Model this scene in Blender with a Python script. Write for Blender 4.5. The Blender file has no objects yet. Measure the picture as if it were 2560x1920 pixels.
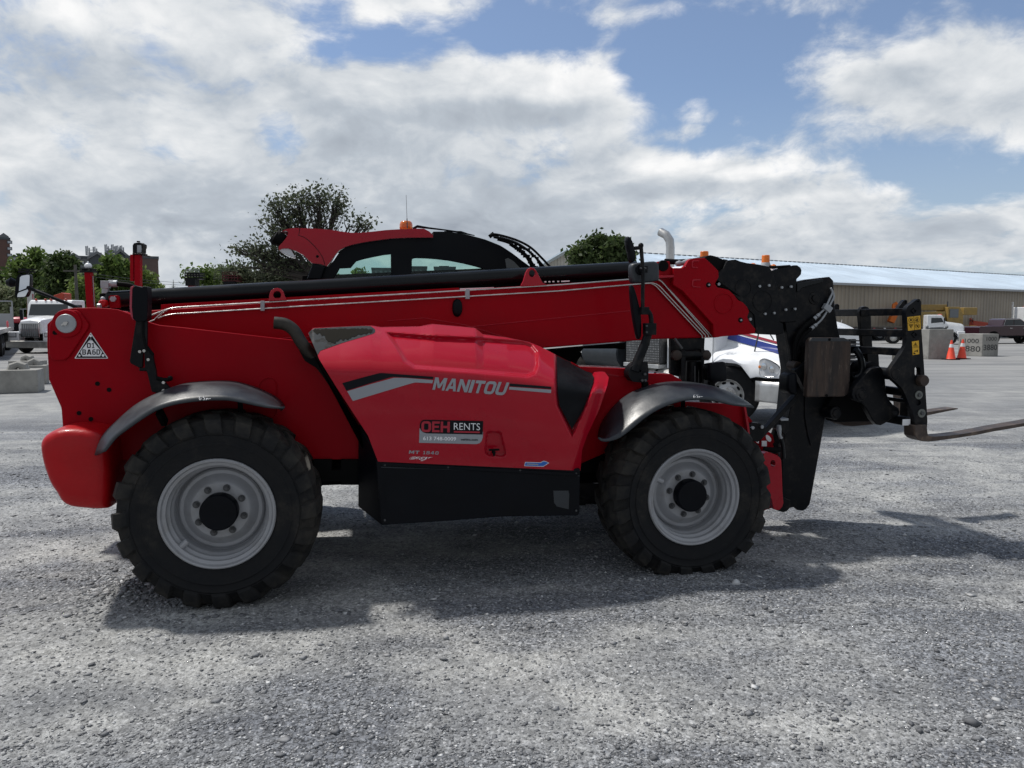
import bpy, math, random
from math import sin, cos, pi, radians, atan, atan2, sqrt
from mathutils import Vector, Matrix
from mathutils.geometry import tessellate_polygon
C = bpy.context.scene
COL = C.collection
# ------------------------------------------------------------------ camera
FPX = 1850.0                    # focal length in pixels of the 2560 px wide photograph
HOR = 800.0                     # horizon row
PIT = atan((960-HOR)/FPX)
CAMH = 1.78
cam_d = bpy.data.cameras.new("camera"); cam = bpy.data.objects.new("camera", cam_d); COL.objects.link(cam)
cam_d.sensor_width = 36; cam_d.lens = 36*FPX/2560; cam_d.clip_start = .05; cam_d.clip_end = 6000
cam.location = (0, 0, CAMH); cam.rotation_euler = (pi/2-PIT, 0, 0)
C.camera = cam
# ------------------------------------------------------------------ light
SUN_AZ = radians(-62); SUN_EL = radians(61)   # azimuth from +Y towards +X
sd = bpy.data.lights.new("sun", 'SUN'); sd.energy = 3.5; sd.angle = radians(3.2); sd.color = (1, .955, .89)
sun = bpy.data.objects.new("sun", sd); COL.objects.link(sun)
sv = Vector((sin(SUN_AZ)*cos(SUN_EL), cos(SUN_AZ)*cos(SUN_EL), sin(SUN_EL)))
sun.rotation_euler = sv.to_track_quat('Z', 'Y').to_euler(); sun.location = sv*50
C.view_settings.view_transform = 'Standard'; C.view_settings.look = 'None'
C.view_settings.exposure = 0.0; C.view_settings.gamma = 1.0
C.cycles.max_bounces = 6; C.cycles.transparent_max_bounces = 12

# ------------------------------------------------------------------ node helpers
class NT:
    def __init__(s, tree): s.t = tree; s.n = tree.nodes; s.l = tree.links
    def node(s, typ, **kw):
        n = s.n.new(typ)
        for k, v in kw.items():
            if k == 'inp':
                for kk, vv in v.items(): s.set(n.inputs[kk], vv)
            else: setattr(n, k, v)
        return n
    def set(s, inp, v):
        if isinstance(v, bpy.types.NodeSocket): s.l.new(v, inp)
        else: inp.default_value = v
    def math(s, op, a, b=0.0, c=None, clamp=False):
        n = s.n.new('ShaderNodeMath'); n.operation = op; n.use_clamp = clamp
        s.set(n.inputs[0], a); s.set(n.inputs[1], b)
        if c is not None: s.set(n.inputs[2], c)
        return n.outputs[0]
    def vmath(s, op, a, b=None):
        n = s.n.new('ShaderNodeVectorMath'); n.operation = op
        s.set(n.inputs[0], a)
        if b is not None: s.set(n.inputs[1], b)
        return n.outputs['Value'] if op in ('LENGTH', 'DOT_PRODUCT', 'DISTANCE') else n.outputs[0]
    def ss(s, v, a, b, lo=0.0, hi=1.0):
        n = s.n.new('ShaderNodeMapRange'); n.interpolation_type = 'SMOOTHSTEP'
        s.set(n.inputs['Value'], v); n.inputs['From Min'].default_value = a; n.inputs['From Max'].default_value = b
        n.inputs['To Min'].default_value = lo; n.inputs['To Max'].default_value = hi
        return n.outputs[0]
    def mix(s, f, a, b, typ='MIX'):
        n = s.n.new('ShaderNodeMix'); n.data_type = 'RGBA'; n.blend_type = typ
        s.set(n.inputs['Factor'], f); s.set(n.inputs['A'], a if isinstance(a, bpy.types.NodeSocket) else (*a, 1)[:4])
        s.set(n.inputs['B'], b if isinstance(b, bpy.types.NodeSocket) else (*b, 1)[:4])
        return n.outputs['Result']
    def noise(s, vec, scale, detail=4, rough=.5, dist=0.0):
        n = s.n.new('ShaderNodeTexNoise'); s.set(n.inputs['Vector'], vec)
        n.inputs['Scale'].default_value = scale; n.inputs['Detail'].default_value = detail
        n.inputs['Roughness'].default_value = rough; n.inputs['Distortion'].default_value = dist
        return n.outputs['Fac']

def px_dir(px, py):
    x = (px-1280)/FPX; y = -(py-960)/FPX
    return Vector((x, cos(PIT)+y*sin(PIT), -sin(PIT)+y*cos(PIT)))
CAM = Vector((0, 0, CAMH))
def at(px, py, Y):
    r = px_dir(px, py); return CAM + r*(Y/r.y)

# ------------------------------------------------------------------ sky (world): blue sky with cumulus
w = bpy.data.worlds.new("World"); C.world = w; w.use_nodes = True
nt = NT(w.node_tree); nt.n.clear()
sky = nt.node('ShaderNodeTexSky', sky_type='NISHITA', sun_disc=False, sun_elevation=SUN_EL, sun_rotation=SUN_AZ % (2*pi))
sky.air_density = 1.0; sky.dust_density = .6; sky.ozone_density = 1.6
tc = nt.node('ShaderNodeTexCoord').outputs['Generated']
sep = nt.node('ShaderNodeSeparateXYZ', inp={0: tc}).outputs
zz = nt.math('MAXIMUM', sep[2], 0.0)
den = nt.math('ADD', zz, .42)
cx = nt.math('DIVIDE', sep[0], den); cy = nt.math('DIVIDE', sep[1], den)
uvw = nt.node('ShaderNodeCombineXYZ', inp={0: cx, 1: cy, 2: 0.0}).outputs[0]
wn = nt.node('ShaderNodeTexNoise', inp={'Vector': uvw, 'Scale': 2.2, 'Detail': 4}).outputs['Color']
uvd = nt.vmath('ADD', uvw, nt.vmath('MULTIPLY', nt.vmath('SUBTRACT', wn, (.5, .5, .5)), (.22, .22, .1)))
n1 = nt.noise(uvd, 3.6, 8, .62)
n2 = nt.noise(nt.vmath('ADD', uvd, (5.2, 1.3, 0)), 11.0, 5, .62)
off = nt.vmath('ADD', uvd, (-.02, .05, 0))      # sample shifted towards the sun for self-shading
n1b = nt.noise(off, 3.6, 4, .62)
def blob(px, py, rx, ry):
    """angular ellipse round a direction of the sky; 1 in the middle, 0 at the rim"""
    d = px_dir(px, py).normalized()
    sc = (FPX/rx/1.12, .6*FPX/(rx+ry)/1.12, FPX/ry/1.12)
    n = nt.node('ShaderNodeVectorMath', operation='MULTIPLY_ADD'); nt.set(n.inputs[0], tc)
    n.inputs[1].default_value = sc; n.inputs[2].default_value = tuple(-q*w for q, w in zip(d, sc))
    return nt.math('SUBTRACT', 1.0, nt.vmath('DOT_PRODUCT', n.outputs[0], n.outputs[0]), clamp=True)
def total(items):
    acc = 0.0
    for (px, py, rx, ry, a) in items:
        acc = nt.math('MULTIPLY_ADD', blob(px, py, rx, ry), a, acc)
    return acc
S = 1.1573
def D(*a): return (a[0]*S, a[1]*S, a[2]*S, a[3]*S, a[4])
body = total([D(*a) for a in [
    (120,80,560,330,.27),(180,400,600,240,.22),(520,40,200,110,.20),(640,210,220,170,.16),(905,30,150,80,.30),
    (860,230,240,90,.26),(1040,250,340,130,.30),(1220,200,200,80,.22),(1330,230,110,120,.20),(1050,420,420,150,.34),(560,440,500,200,.20),
    (990,140,50,36,.20),(1330,50,90,60,.22),
    (1470,370,160,50,.34),(1600,395,220,46,.34),(1640,0,300,40,.30),(1870,425,90,30,.36),(1503,232,44,46,.34),(1470,290,56,18,.28),(1600,250,60,22,.2),
    (1930,120,200,80,.30),(2150,200,190,110,.32),(1800,190,130,60,.20),(2070,490,80,20,.26),(1830,385,40,40,.22),
    (1480,500,900,95,.34),(2000,540,600,70,.26),(300,560,900,120,.26),
    (1060,85,260,45,-.30),(1500,150,150,170,-.34),(1650,110,260,110,-.30),(2050,360,230,70,-.22),(620,300,60,75,-.34),(230,310,130,50,-.22),(780,110,150,40,-.16),(360,200,70,50,-.14),(1420,100,100,120,-.15),(1290,50,120,50,-.1),(700,40,60,60,-.16)]])
# what lies behind and beside the camera: scattered cloud
back = nt.ss(sep[1], .35, -.2, 0.0, .28)
n3 = nt.noise(nt.vmath('ADD', uvd, (2.7, 8.1, 0)), 1.5, 3, .5)
dens = nt.math('ADD', nt.math('ADD', nt.math('MULTIPLY', nt.math('SUBTRACT', n1, .5), 1.85), nt.math('MULTIPLY', nt.math('SUBTRACT', n2, .5), .60)), nt.math('ADD', body, back))
mask = nt.ss(dens, -.09, .38)
thick = nt.ss(dens, .22, .85)
shade = nt.math('MULTIPLY_ADD', nt.math('SUBTRACT', n1, n1b), 3.0, .5, clamp=True)
light = total([D(*a) for a in [
    (40,110,170,70,-.26),(1040,247,200,34,-.26),(1260,247,130,30,-.22),(1110,360,240,50,-.12),(1120,480,300,100,-.24),(800,560,300,60,-.10),(160,430,260,46,-.16),(450,510,320,50,-.08),
    (1540,408,280,26,-.22),(1600,520,800,50,-.10),(2150,255,160,50,-.14),(2000,175,160,36,-.12),(330,180,150,40,-.10),
    (1230,170,170,50,.32),(1345,240,70,90,.22),(1450,350,110,26,.32),(1640,372,140,18,.18),(430,290,110,80,.18),(560,40,240,80,.18),(270,40,160,50,.18),(1640,4,260,30,.2),
    (900,30,120,60,.16),(2180,130,120,50,.16),(1920,100,120,40,.18),(860,190,180,44,.20),(990,140,60,30,.2),(1860,410,80,22,.22),(1500,220,40,40,.18),(180,330,200,50,.12)]])
det = nt.math('SUBTRACT', n2, .5)
bri = nt.math('ADD', nt.math('MULTIPLY_ADD', shade, .36, .46), nt.math('MULTIPLY', det, .8))
bri = nt.math('MULTIPLY_ADD', nt.math('SUBTRACT', n3, .5), .7, bri)
bri = nt.math('SUBTRACT', bri, nt.math('MULTIPLY', thick, .14))
bri = nt.math('ADD', bri, light, clamp=True)
ramp = nt.node('ShaderNodeValToRGB', inp={0: bri}); cr = ramp.color_ramp
cr.elements[0].position = 0.0; cr.elements[0].color = (.33, .37, .43, 1)
cr.elements[1].position = 1.0; cr.elements[1].color = (.97, .97, .97, 1)
e = cr.elements.new(.42); e.color = (.50, .55, .61, 1)
e = cr.elements.new(.7); e.color = (.72, .75, .78, 1)
blue = nt.vmath('MULTIPLY', sky.outputs[0], (.092, .100, .112))
blue = nt.mix(.13, blue, (.55, .60, .66))
haz = nt.ss(sep[2], .30, -.02, 0.0, .75)
blue = nt.mix(haz, blue, (.44, .53, .63))
# sky away from the sun is a deeper, dimmer blue and its clouds are seen on their dull side
front = nt.ss(sep[1], -.45, .30, .68, 1.0)
cl = nt.vmath('MULTIPLY', ramp.outputs[0], nt.node('ShaderNodeCombineXYZ', inp={0: front, 1: front, 2: front}).outputs[0])
colr = nt.mix(mask, nt.vmath('MULTIPLY', blue, nt.node('ShaderNodeCombineXYZ', inp={0: nt.ss(sep[1], -.45, .3, .55, 1.0), 1: nt.ss(sep[1], -.45, .3, .55, 1.0), 2: nt.ss(sep[1], -.45, .3, .6, 1.0)}).outputs[0]), cl)
bg = nt.node('ShaderNodeBackground', inp={0: colr, 1: 1.0})
nt.l.new(bg.outputs[0], nt.node('ShaderNodeOutputWorld').inputs[0])
# ------------------------------------------------------------------ mesh helpers
def link(o): COL.objects.link(o); return o
def empty(name, loc=(0,0,0), rz=0.0, parent=None):
    o = link(bpy.data.objects.new(name, None)); o.location = loc; o.rotation_euler = (0,0,rz)
    o.empty_display_size = .2
    if parent is not None: o.parent = parent
    return o
def tag(o, label=None, cat=None, group=None, kind=None):
    if label: o['label'] = label
    if cat: o['category'] = cat
    if group: o['group'] = group
    if kind: o['kind'] = kind
    return o
def copy_tree(o, parent=None):
    c = o.copy(); link(c)
    if parent is not None: c.parent = parent
    for ch in list(o.children): copy_tree(ch, c)
    return c
class MB:
    def __init__(s): s.v = []; s.f = []; s.m = []; s.mats = []
    def mi(s, mat):
        if mat is None: return 0
        if mat not in s.mats: s.mats.append(mat)
        return s.mats.index(mat)
    def add(s, vs, fs, mat=None):
        b = len(s.v); k = s.mi(mat)
        s.v += [tuple(p) for p in vs]
        for f in fs: s.f.append(tuple(i+b for i in f)); s.m.append(k)
        return s
    def box(s, c, size, rot=None, mat=None, taper=None):
        hx, hy, hz = [q/2 for q in size]; vs = []
        for z in (-1,1):
            k = taper if (taper and z > 0) else (1, 1)
            for x, y in ((-1,-1),(1,-1),(1,1),(-1,1)):
                p = Vector((x*hx*k[0], y*hy*k[1], z*hz))
                if rot is not None: p = rot @ p
                vs.append(Vector(c)+p)
        return s.add(vs, [(3,2,1,0),(4,5,6,7),(0,1,5,4),(1,2,6,5),(2,3,7,6),(3,0,4,7)], mat)
    def bar(s, a, b, w, h=None, mat=None, up=Vector((0,0,1))):
        a = Vector(a); b = Vector(b); d = b-a; L = d.length; h = h or w
        x = d.normalized(); y = up.cross(x)
        if y.length < 1e-4: y = Vector((0,1,0)).cross(x)
        y.normalize(); z = x.cross(y)
        return s.box((a+b)/2, (L, w, h), Matrix((x, y, z)).transposed(), mat)
    def tube(s, path, r, n=10, mat=None, caps=True, closed=False):
        P = [Vector(p) for p in path]; R = r if isinstance(r, (list, tuple)) else [r]*len(P)
        vs = []; up = None
        for i, p in enumerate(P):
            d = (P[min(i+1, len(P)-1)]-P[max(i-1, 0)]).normalized()
            if up is None:
                up = Vector((0,0,1)) if abs(d.z) < .9 else Vector((1,0,0))
            y = (up - d*up.dot(d)).normalized(); x = y.cross(d); up = y
            for k in range(n):
                a = 2*pi*k/n; vs.append(p + x*cos(a)*R[i] + y*sin(a)*R[i])
        fs = []
        for i in range(len(P)-1):
            for k in range(n):
                fs.append((i*n+k, i*n+(k+1)%n, (i+1)*n+(k+1)%n, (i+1)*n+k))
        if caps: fs += [tuple(range(n))[::-1], tuple(range((len(P)-1)*n, len(P)*n))]
        return s.add(vs, fs, mat)
    def cyl(s, a, b, r, n=20, mat=None, r2=None): return s.tube([a, b], [r, r if r2 is None else r2], n, mat)
    def lathe(s, prof, O, ax, n=48, mat=None, close=False):
        """prof: (radius, distance along ax)"""
        ax = Vector(ax).normalized(); u = ax.orthogonal().normalized(); v = ax.cross(u); O = Vector(O)
        vs = [O + ax*h + (u*cos(2*pi*k/n)+v*sin(2*pi*k/n))*r for (r, h) in prof for k in range(n)]
        fs = []; m = len(prof)
        for i in range(m-1 + (1 if close else 0)):
            j = (i+1) % m
            for k in range(n): fs.append((i*n+k, i*n+(k+1)%n, j*n+(k+1)%n, j*n+k))
        return s.add(vs, fs, mat)
    def prism(s, loops, off, mat=None):
        """loops: outer loop then holes (3D points of one plane); off: extrusion vector"""
        loops = [[Vector(p) for p in l] for l in loops]
        tri = tessellate_polygon(loops) if len(loops) > 1 else None
        flat = [p for l in loops for p in l]; n = len(flat); off = Vector(off)
        fr = [tuple(t) for t in tri] if tri else [tuple(range(n))]
        fs = list(fr) + [tuple(i+n for i in t[::-1]) for t in fr]
        b = 0
        for l in loops:
            m = len(l)
            for i in range(m):
                fs.append((b+i, b+(i+1)%m, b+(i+1)%m+n, b+i+n))
            b += m
        return s.add(flat + [p+off for p in flat], fs, mat)
    def sphere(s, c, r, n=16, m=10, mat=None, sc=(1,1,1)):
        vs = []; c = Vector(c)
        for i in range(m+1):
            a = pi*i/m
            for k in range(n):
                b = 2*pi*k/n; vs.append(c+Vector((sin(a)*cos(b)*r*sc[0], sin(a)*sin(b)*r*sc[1], cos(a)*r*sc[2])))
        fs = [(i*n+k, (i+1)*n+k, (i+1)*n+(k+1)%n, i*n+(k+1)%n) for i in range(m) for k in range(n)]
        return s.add(vs, fs, mat)
    def grid(s, rows, mat=None):
        n = len(rows[0]); vs = [p for r in rows for p in r]
        fs = [(i*n+k, i*n+k+1, (i+1)*n+k+1, (i+1)*n+k) for i in range(len(rows)-1) for k in range(n-1)]
        return s.add(vs, fs, mat)
    def build(s, name, mat, parent=None, smooth=True, bevel=0.0, seg=2, angle=35, recalc=True, solid=0):
        me = bpy.data.meshes.new(name); me.from_pydata(s.v, [], s.f)
        mats = list(s.mats)
        if mats and mat is not None and mats[0] is not mat and None in s.mats: pass
        for m_ in (mats or [mat]): me.materials.append(m_)
        if mats:
            me.polygons.foreach_set('material_index', s.m)
        if recalc:
            import bmesh
            bm = bmesh.new(); bm.from_mesh(me)
            bmesh.ops.remove_doubles(bm, verts=bm.verts, dist=1e-5)
            bmesh.ops.recalc_face_normals(bm, faces=bm.faces); bm.to_mesh(me); bm.free()
        if smooth:
            me.polygons.foreach_set('use_smooth', [True]*len(me.polygons)); me.set_sharp_from_angle(angle=radians(angle))
        me.update()
        o = link(bpy.data.objects.new(name, me))
        if parent is not None: o.parent = parent
        if solid:
            md = o.modifiers.new('solid', 'SOLIDIFY'); md.thickness = solid; md.offset = 0
        if bevel:
            md = o.modifiers.new('bevel', 'BEVEL'); md.width = bevel; md.segments = seg; md.limit_method = 'ANGLE'
            md.angle_limit = radians(40); md.harden_normals = True; md.use_clamp_overlap = True
        return o
# zoom windows used for measuring: origin and scale in photograph pixels
ZW = {'1':(0,540,.27732),'2':(80,680,.37375),'3':(200,960,.36157),'4':(560,440,.37975),'5':(660,780,.40687),'6':(1360,540,.34358),
      '7':(1440,900,.33755),'8':(2060,600,.32552),'a':(0,640,.15672),'b':(180,560,.15371),'c':(440,440,.22604),'d':(1560,760,.19285),
      'e':(1880,660,.24112),'f':(2060,720,.22604),'g':(1580,560,.18083),'h':(1860,640,.18083),'i':(1860,980,.19288),'j':(2080,900,.217),
      'k':(1260,820,.22604),'l':(660,540,.22604),'m':(1000,1020,.19892),'n':(300,660,.19286),'p':(0,0,1),'D':(0,0,1.1573)}
def z(w, pts):
    ox, oy, k = ZW[w]
    if isinstance(pts[0], (int, float)): return (ox+pts[0]*k, oy+pts[1]*k)
    return [(ox+x*k, oy+y*k) for x, y in pts]
def smooth_loop(pts, n=3, closed=True):
    """Catmull-Rom through the points"""
    P = [Vector(p) for p in pts]; m = len(P); out = []
    for i in range(m if closed else m-1):
        if closed: a, b, c, d = P[i-1], P[i], P[(i+1)%m], P[(i+2)%m]
        else: a, b, c, d = P[max(i-1,0)], P[i], P[i+1], P[min(i+2,m-1)]
        for k in range(n):
            t = k/n; out.append(.5*((2*b)+(c-a)*t+(2*a-5*b+4*c-d)*t*t+(3*b-a-3*c+d)*t**3))
    if not closed: out.append(P[-1])
    return out
def text_geo(body, bold=0.0, shear=0.0, space=1.0):
    cu = bpy.data.curves.new('t', 'FONT'); cu.body = body; cu.offset = bold; cu.shear = shear; cu.space_character = space
    cu.resolution_u = 3; cu.fill_mode = 'FRONT'
    ob = bpy.data.objects.new('t', cu); COL.objects.link(ob)
    dg = bpy.context.evaluated_depsgraph_get(); me = bpy.data.meshes.new_from_object(ob.evaluated_get(dg))
    vs = [tuple(v.co)[:2] for v in me.vertices]; fs = [tuple(p.vertices) for p in me.polygons]
    bpy.data.objects.remove(ob); bpy.data.curves.remove(cu); bpy.data.meshes.remove(me)
    x0 = min(v[0] for v in vs); x1 = max(v[0] for v in vs); y0 = min(v[1] for v in vs); y1 = max(v[1] for v in vs)
    return [((x-x0)/(x1-x0), (y-y0)/(y1-y0)) for x, y in vs], fs
GL = {  # heavy block letters: (relative width, [outline, holes...])
 'M': (1.15, [[(0,0),(0,1),(.27,1),(.5,.46),(.73,1),(1,1),(1,0),(.78,0),(.78,.62),(.59,.16),(.41,.16),(.22,.62),(.22,0)]]),
 'A': (1.0, [[(0,0),(.33,1),(.67,1),(1,0),(.74,0),(.68,.19),(.32,.19),(.26,0)], [(.39,.39),(.61,.39),(.5,.76)]]),
 'N': (1.0, [[(0,0),(0,1),(.27,1),(.75,.38),(.75,1),(1,1),(1,0),(.73,0),(.25,.62),(.25,0)]]),
 'I': (.32, [[(0,0),(0,1),(1,1),(1,0)]]),
 'T': (.9, [[(0,1),(1,1),(1,.77),(.64,.77),(.64,0),(.36,0),(.36,.77),(0,.77)]]),
 'O': (1.0, [[(0,.24),(0,.76),(.1,.93),(.27,1),(.73,1),(.9,.93),(1,.76),(1,.24),(.9,.07),(.73,0),(.27,0),(.1,.07)], [(.27,.3),(.27,.7),(.34,.79),(.66,.79),(.73,.7),(.73,.3),(.66,.21),(.34,.21)]]),
 'U': (1.0, [[(.27,1),(0,1),(0,.24),(.1,.07),(.27,0),(.5,0),(.73,0),(.9,.07),(1,.24),(1,1),(.73,1),(.73,.3),(.66,.21),(.5,.21),(.34,.21),(.27,.3)]]),
 '0': (.72, [[(0,.2),(0,.8),(.12,.95),(.3,1),(.7,1),(.88,.95),(1,.8),(1,.2),(.88,.05),(.7,0),(.3,0),(.12,.05)], [(.27,.25),(.27,.75),(.36,.82),(.64,.82),(.73,.75),(.73,.25),(.64,.18),(.36,.18)]]),
 '1': (.5, [[(0,.82),(.45,1),(.75,1),(.75,.16),(1,.16),(1,0),(.12,0),(.12,.16),(.42,.16),(.42,.80),(0,.66)]]),
 'B': (.78, [[(0,0),(0,1),(.7,1),(.9,.92),(.95,.78),(.92,.62),(.8,.53),(.94,.45),(1,.3),(.96,.12),(.82,.02),(.7,0)], [(.25,.58),(.25,.83),(.62,.83),(.69,.77),(.69,.64),(.62,.58)], [(.25,.17),(.25,.43),(.66,.43),(.73,.37),(.73,.24),(.66,.17)]]),
 '6': (.74, [[(0,.2),(0,.72),(.12,.93),(.34,1),(.85,1),(.85,.84),(.42,.84),(.27,.74),(.27,.62),(.72,.62),(.9,.56),(1,.42),(1,.18),(.88,.04),(.7,0),(.28,0),(.1,.06)], [(.27,.2),(.27,.46),(.64,.46),(.73,.4),(.73,.22),(.64,.16),(.34,.16)]]),
 'D': (.78, [[(0,0),(0,1),(.6,1),(.86,.9),(1,.68),(1,.32),(.86,.1),(.6,0)], [(.25,.17),(.25,.83),(.55,.83),(.69,.76),(.74,.62),(.74,.38),(.69,.24),(.55,.17)]]),
 '8': (.76, [[(.04,.08),(0,.2),(0,.36),(.12,.52),(.04,.62),(.04,.84),(.16,.96),(.3,1),(.7,1),(.84,.96),(.96,.84),(.96,.62),(.88,.52),(1,.36),(1,.2),(.96,.08),(.76,0),(.24,0)], [(.29,.62),(.29,.82),(.71,.82),(.71,.62)], [(.26,.17),(.26,.43),(.74,.43),(.74,.17)]]),
 '4': (.8, [[(.55,0),(.55,.2),(0,.2),(0,.36),(.45,1),(.8,1),(.8,.36),(1,.36),(1,.2),(.8,.2),(.8,0)], [(.26,.36),(.55,.36),(.55,.76)]]),
 'E': (.78, [[(0,0),(0,1),(1,1),(1,.8),(.3,.8),(.3,.6),(.9,.6),(.9,.41),(.3,.41),(.3,.2),(1,.2),(1,0)]]),
 'H': (.95, [[(0,0),(0,1),(.27,1),(.27,.61),(.73,.61),(.73,1),(1,1),(1,0),(.73,0),(.73,.39),(.27,.39),(.27,0)]]),
 ' ': (.4, [])}
def block_text(mb, body, quad, fn, shear=0.0, gap=.14, mat=None):
    W_ = sum(GL[c][0] for c in body)+gap*(len(body)-1); a, b, c_, d = [Vector(q) for q in quad]; x = 0.0
    for ch in body:
        w_, loops = GL[ch]
        if loops:
            tri = tessellate_polygon([[Vector((u, v, 0)) for u, v in l] for l in loops]); out = []
            for l in loops:
                for u, v in l:
                    uu = (x+u*w_)/W_; uu = uu*(1-shear)+v*shear
                    p = (a*(1-uu)+b*uu)*(1-v) + (d*(1-uu)+c_*uu)*v; out.append(fn(p.x, p.y))
            mb.add(out, [tuple(t) for t in tri], mat)
        x += w_+gap
def text_on(mb, body, quad, fn, mat=None, **kw):
    """quad: four pixel points (bottom-left, bottom-right, top-right, top-left); fn maps a pixel to 3D"""
    vs, fs = text_geo(body, **kw); a, b, c, d = [Vector(q) for q in quad]; out = []
    for u, v in vs:
        p = (a*(1-u)+b*u)*(1-v) + (d*(1-u)+c*u)*v
        out.append(fn(p.x, p.y))
    mb.add(out, fs, mat)
# ------------------------------------------------------------------ materials
def mat(name, col, rough=.5, metal=0.0, coat=0.0, var=0.0, vscale=3.0, bump=0.0, bscale=40.0, spec=.5, dust=None, dscale=2.0, damt=.5, obj=True, coat_r=.08):
    m = bpy.data.materials.new(name); m.use_nodes = True; t = NT(m.node_tree)
    b = t.n['Principled BSDF']
    b.inputs['Base Color'].default_value = (*col, 1); b.inputs['Roughness'].default_value = rough
    b.inputs['Metallic'].default_value = metal; b.inputs['Coat Weight'].default_value = coat
    b.inputs['Coat Roughness'].default_value = coat_r; b.inputs['Specular IOR Level'].default_value = spec
    if var or dust or bump:
        tcn = t.node('ShaderNodeTexCoord').outputs['Object']
        c = (*col, 1)
        n = t.noise(tcn, vscale, 6, .6)
        if var:
            k = t.ss(n, .3, .7, 1-var, 1+var)
            c = t.vmath('MULTIPLY', tuple(col), t.node('ShaderNodeCombineXYZ', inp={0: k, 1: k, 2: k}).outputs[0])
            t.set(b.inputs['Base Color'], c)
            t.set(b.inputs['Roughness'], t.ss(n, .3, .7, max(.02, rough-.08), min(1, rough+.1)))
        if dust:
            f = t.ss(t.noise(t.vmath('ADD', tcn, (3.1, 7.7, 1.9)), dscale, 8, .68), .46, .78, 0.0, damt)
            t.set(b.inputs['Base Color'], t.mix(f, c if var else tuple(col), dust))
            if coat: t.set(b.inputs['Coat Weight'], t.math('MULTIPLY', t.math('SUBTRACT', 1.0, f), coat))
        if bump:
            bn = t.node('ShaderNodeBump', inp={'Strength': bump, 'Distance': .01, 'Height': t.noise(tcn, bscale, 4, .6)})
            t.l.new(bn.outputs[0], b.inputs['Normal'])
    return m
DUST = (.20, .18, .16)
M = {}
M['red'] = mat('red_paint', (.39, .0006, .014), .30, coat=.45, var=.05, vscale=1.5, dust=(.26,.05,.06), dscale=3, damt=.06, spec=.15, coat_r=.07)
M['red'].node_tree.nodes['Principled BSDF'].inputs['Sheen Weight'].default_value = .2
M['red'].node_tree.nodes['Principled BSDF'].inputs['Sheen Roughness'].default_value = .35
M['red'].node_tree.nodes['Principled BSDF'].inputs['Sheen Tint'].default_value = (1,.55,.68,1)
M['red_dull'] = mat('red_paint_dull', (.31, .0005, .007), .45, coat=.03, var=.08, vscale=1.2, dust=(.14,.03,.03), dscale=2.5, damt=.10, spec=.08)
M['red_cast'] = mat('red_cast_paint', (.42, .004, .008), .42, coat=.15, var=.08, dust=(.34,.06,.05), dscale=6, damt=.12, spec=.2, bump=.25, bscale=30)
M['black'] = mat('black_plastic', (.003, .004, .0065), .42, var=.2, dust=(.02,.02,.02), damt=.12, spec=.13)
M['black_steel'] = mat('black_steel', (.003, .004, .006), .42, var=.25, dust=(.10,.085,.07), dscale=11, damt=.28, bump=.12, bscale=30, spec=.18)
M['matt_black'] = mat('matt_black', (.0025, .0026, .003), .75, spec=.15)
M['cyl'] = mat('black_cylinder', (.004, .006, .008), .30, coat=.15, var=.1, dust=(.06,.06,.06), damt=.10, spec=.2)
M['tyre'] = mat('tyre_rubber', (.007, .008, .010), .8, var=.25, vscale=5, dust=(.065,.058,.048), dscale=3.2, damt=.85, bump=.35, bscale=25, spec=.3)
def tyre_dust(m_):
    t = NT(m_.node_tree); b_ = t.n['Principled BSDF']; c_ = t.node('ShaderNodeTexCoord').outputs['Object']
    src = b_.inputs['Base Color'].links[0].from_socket; q = t.node('ShaderNodeSeparateXYZ', inp={0: c_}).outputs
    r_ = t.math('SQRT', t.math('ADD', t.math('MULTIPLY', q[0], q[0]), t.math('MULTIPLY', q[2], q[2])))
    n_ = t.noise(c_, 11.0, 6, .65); f = t.math('MULTIPLY', t.ss(r_, .47, .60, .10, 1.0), t.ss(n_, .36, .66, .12, .85))
    g_ = t.math('MULTIPLY', t.ss(t.noise(c_, 55, 3), .62, .72), .35)
    t.set(b_.inputs['Base Color'], t.mix(t.math('MAXIMUM', f, t.math('MULTIPLY', g_, f)), src, (.040,.037,.031)))
tyre_dust(M['tyre'])
M['fender'] = mat('fender_plastic', (.022, .028, .035), .42, var=.12, vscale=6, dust=(.08,.09,.10), dscale=7, damt=.25, bump=.08, bscale=60)
M['rim'] = mat('rim_silver', (.33, .34, .36), .42, metal=.25, var=.06, dust=(.20,.19,.17), dscale=7, damt=.5)
M['steel'] = mat('bright_steel', (.55, .54, .52), .28, metal=1.0, var=.1, vscale=12)
M['bolt'] = mat('dark_bolt', (.085, .088, .092), .45, metal=.4)
M['zinc'] = mat('zinc_grey', (.36, .38, .40), .5, metal=.4, var=.1, vscale=20)
M['exhaust'] = mat('exhaust_steel', (.045, .04, .034), .5, metal=.6, var=.3, vscale=14)
M['peel'] = mat('bare_dark_plastic', (.014, .013, .010), .8, var=.2, spec=.05)
M['peelpaint'] = mat('flaking_grey_paint', (.05, .055, .058), .25, coat=.4, var=.1)
M['stripe_grey'] = mat('decal_grey', (.30, .32, .35), .4)
M['white_decal'] = mat('decal_white', (.85, .86, .88), .4)
M['red_dark'] = mat('dark_red_steel', (.07, .004, .006), .6)
M['spray'] = mat('sprayed_black_paint', (.045, .045, .045), .8)
M['black_decal'] = mat('decal_black', (.005, .006, .009), .35, spec=.15)
M['red_decal'] = mat('decal_red', (.40, .01, .03), .4)
M['blue_decal'] = mat('decal_blue', (.02, .14, .55), .4)
M['yellow_decal'] = mat('decal_yellow', (.75, .42, .02), .45, var=.08, dust=(.2,.15,.05), dscale=12, damt=.4)
M['lens_red'] = mat('lens_red', (.35, .01, .04), .2, coat=.5)
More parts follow.
